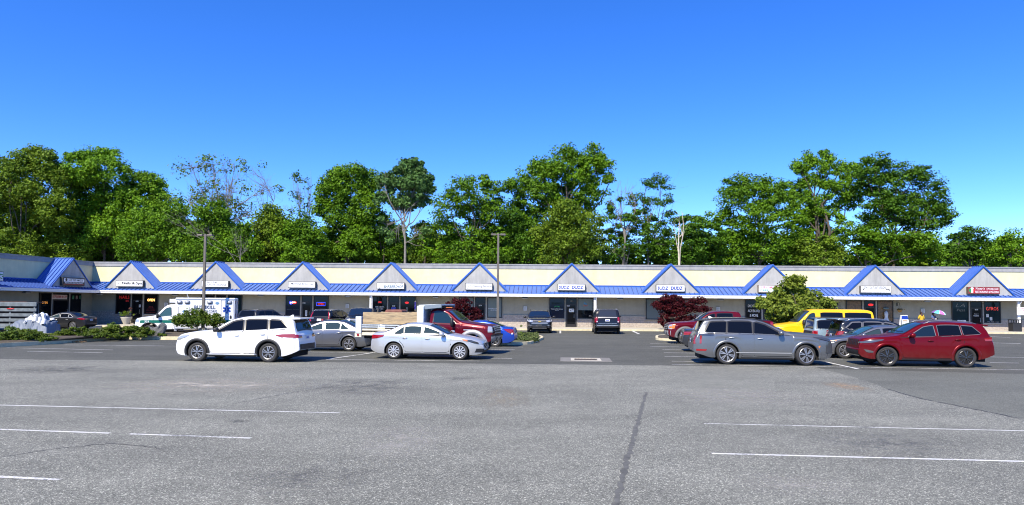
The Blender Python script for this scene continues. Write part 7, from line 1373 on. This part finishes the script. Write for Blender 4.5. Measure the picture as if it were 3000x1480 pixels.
mb = MB(); mb.prism([(-.05 * k, 1.43 * k), (.06 * k, 1.43 * k), (.02 * k, 1.32 * k)], -.118 * k, -.112 * k); mb.build('neckline', SKIN, pr)
p = at(2735, 950, 61.0)
pr, k = person((p.x, p.y, .145), .35, 'person in a blue shirt looking down under a bright umbrella', 1.56, SKIN2, mat('shirt_blue', (.07, .12, .26), .85, var=.12, vscale=6), mat('trousers_navy', (.015, .018, .03), .9), mat('hair_black', (.01, .008, .007), .8), (-.1, -.26, 1.1), (.16, -.26, 1.18))
mb = MB(); mb.box(-.16 * k, -.05 * k, -.36 * k, -.34 * k, 1.08 * k, 1.2 * k); o = mb.build('folded_paper', PAPER); o.location = pr.location; o.rotation_euler = pr.rotation_euler; tag(o, 'white paper held by the person under the umbrella', 'paper')
# umbrella
a = at(2752, 914, 60.75); hp = pr.matrix_basis @ Vector((.17 * k, -.29 * k, 1.17 * k)); hp = Matrix.Translation(pr.location) @ Matrix.Rotation(.35, 4, 'Z') @ Vector((.17 * k, -.3 * k, 1.2 * k))
r = empty('umbrella', hp, 0, 'pink and turquoise umbrella held by the person in blue', 'umbrella'); tip = a - hp + Vector((.0, 0, .14)); ax = tip.normalized(); Mx = Matrix.Translation(tip) @ Vector((0, 0, 1)).rotation_difference((ax + Vector((.12, -.12, .9))).normalized()).to_matrix().to_4x4()
cols = [(.75, .16, .6), (.5, .8, .8), (.1, .62, .68), (.65, .8, .85), (.7, .2, .65), (.45, .8, .8), (.2, .1, .3), (.12, .55, .62)]
ms = [mat('umbrella_panel_%s' % c, q, .6) for c, q in zip(('pink', 'mint', 'turquoise', 'ice', 'magenta', 'aqua', 'plum', 'teal'), cols)]
mb = MB(); Rm = .56
for q in range(8):
    for j in range(6):
        def pt(t, an): rr_ = Rm * math.sin(t * 1.25) / math.sin(1.25); sc = 1 - .06 * t * (1 - abs(an - round(an * 4 / math.pi) * math.pi / 4) * 0); return (rr_ * math.cos(an), rr_ * math.sin(an), -.3 * (1 - math.cos(t * 1.25)) / (1 - math.cos(1.25)))
        for i in range(3):
            a0 = (q + i / 3) * math.pi / 4 - 2.0; a1 = (q + (i + 1) / 3) * math.pi / 4 - 2.0; t0, t1 = j / 6, (j + 1) / 6; mb.add([pt(t0, a0), pt(t1, a0), pt(t1, a1), pt(t0, a1)], [(0, 1, 2, 3)], q)
mb.xf(Mx).build('canopy', ms, r, smooth=True)
mb = MB(); mb.tube([(0, 0, -.08), (0, 0, 0), Mx @ Vector((0, 0, .07))], .008, 6); mb.build('shaft', CHR, r); mb = MB(); mb.tube([(0, 0, -.12), (0, 0, .04)], .016, 8); mb.build('handle', BLK, r)
# ---------------------------------------------------------------- left: slatted steel trailer and tarpaulin bundle
TRW = mat('trailer_steel', (.17, .2, .22), .6, .3, var=.35, vscale=3)
p = at(20, 975, 51.5); r = empty('slatted_trailer', (p.x, p.y, 0), -.04, 'grey slatted steel trailer side at the left picture edge', 'trailer')
for k in range(5):
    mb = MB(); z = .42 + .37 * k; mb.box(-4.2, 2.15 - (.3 if k < 1 else 0), -.05, .03, z, z + (.22 if k < 4 else .3)); mb.build('slat', TRW, r, bevel=.015)
mb = MB(); mb.box(-4.2, 2.0, .06, .1, .4, 2.15); mb.build('inner_liner', DARK, r)
for x in (-4.1, -2, .1, 1.9): mb = MB(); mb.box(x, x + .1, .03, .12, .3, 2.2); mb.build('upright', TRW, r)
mb = MB(); mb.box(-4.2, 1.9, -.1, 2.0, .32, .42); mb.box(-4.2, .9, 1.9, 1.95, .4, 2.1); mb.build('deck', TRW, r)
mb = MB(); mb.box(-4.2, 1.4, -.02, 1.9, 2.17, 2.23); mb.build('top_boards', mat('rust_boards', (.2, .1, .07), .9, var=.4, vscale=2), r)
mb = MB(); mb.blob((.25, -.07, 1.72), (.3, .03, .05), 10); mb.build('marker_light', mat('marker_red', (.5, .03, .03), .3), r)
for x in (-2.6, -1.7): wheel(r, x, -.02, .36, -1, 'steel')
p = at(95, 974, 49.4); root = empty('tarp_bundle', (p.x, p.y, 0), -.02, 'pale tarpaulin draped over equipment in front of the slatted trailer', 'tarpaulin')
prof = [(-1.45, .02), (-1.25, .42), (-1.0, .85), (-.78, .98), (-.2, 1.0), (-.05, 1.2), (.1, 1.38), (.3, 1.36), (.55, 1.42), (.7, 1.5), (.88, 1.35), (1.0, 1.15), (1.12, 1.0), (1.3, 1.02), (1.5, .9), (1.42, .7), (1.2, .3), (1.05, .02)]
nz = mathutils.noise.noise
zt = pchip([(-1.5, .05), (-1.25, .42), (-1.0, .85), (-.78, .98), (-.25, 1.02), (-.05, 1.2), (.12, 1.3), (.4, 1.3), (.62, 1.4), (.85, 1.3), (1.05, 1.05), (1.25, .95), (1.45, .8), (1.55, .05)])
def drape(name, xa, xb, m, grow, fold, ys0, seed):
    nu, nv = 90, 40; vs = []
    for i in range(nu + 1):
        x = xa + (xb - xa) * i / nu; h_ = zt(x) + grow
        for j in range(nv + 1):
            s_ = ys0 + (1 - ys0) * j / nv; e = abs(s_); y = s_ * (.72 + grow)
            z = h_ * (1 - e ** 5)
            f = (abs(nz((x * 2.2 + y * 2 + seed, z * 1.6, 3.1))) - .25) * fold + (abs(nz((x * 5 + z * 3.5, y * 3 - z * 4, 1.7 + seed))) - .2) * fold * .55
            vs.append((x + f * .6, y * (1.05 + .2 * (1 - z / 1.5)) + f * (-1 if s_ < 0 else 1) * .8, max(.02, z + f * .8 * (1 - e ** 6))))
    mb = MB(); mb.add(vs, [(i * (nv + 1) + j, (i + 1) * (nv + 1) + j, (i + 1) * (nv + 1) + j + 1, i * (nv + 1) + j + 1) for i in range(nu) for j in range(nv)]); mb.build(name, m, root, smooth=True)
drape('tarpaulin', -1.5, 1.55, mat('tarp_blue_grey', (.15, .18, .23), .6, var=.1, vscale=3, bump=.3, bscale=6), 0, .22, -1, 0)
drape('plastic_sheet', -.15, 1.35, mat('plastic_white', (.62, .64, .66), .45), .05, .42, -.82, 5)
mb = MB(); mb.box(-1.1, 1.0, -.5, .5, .02, .8); mb.build('covered_box', DARK, root)
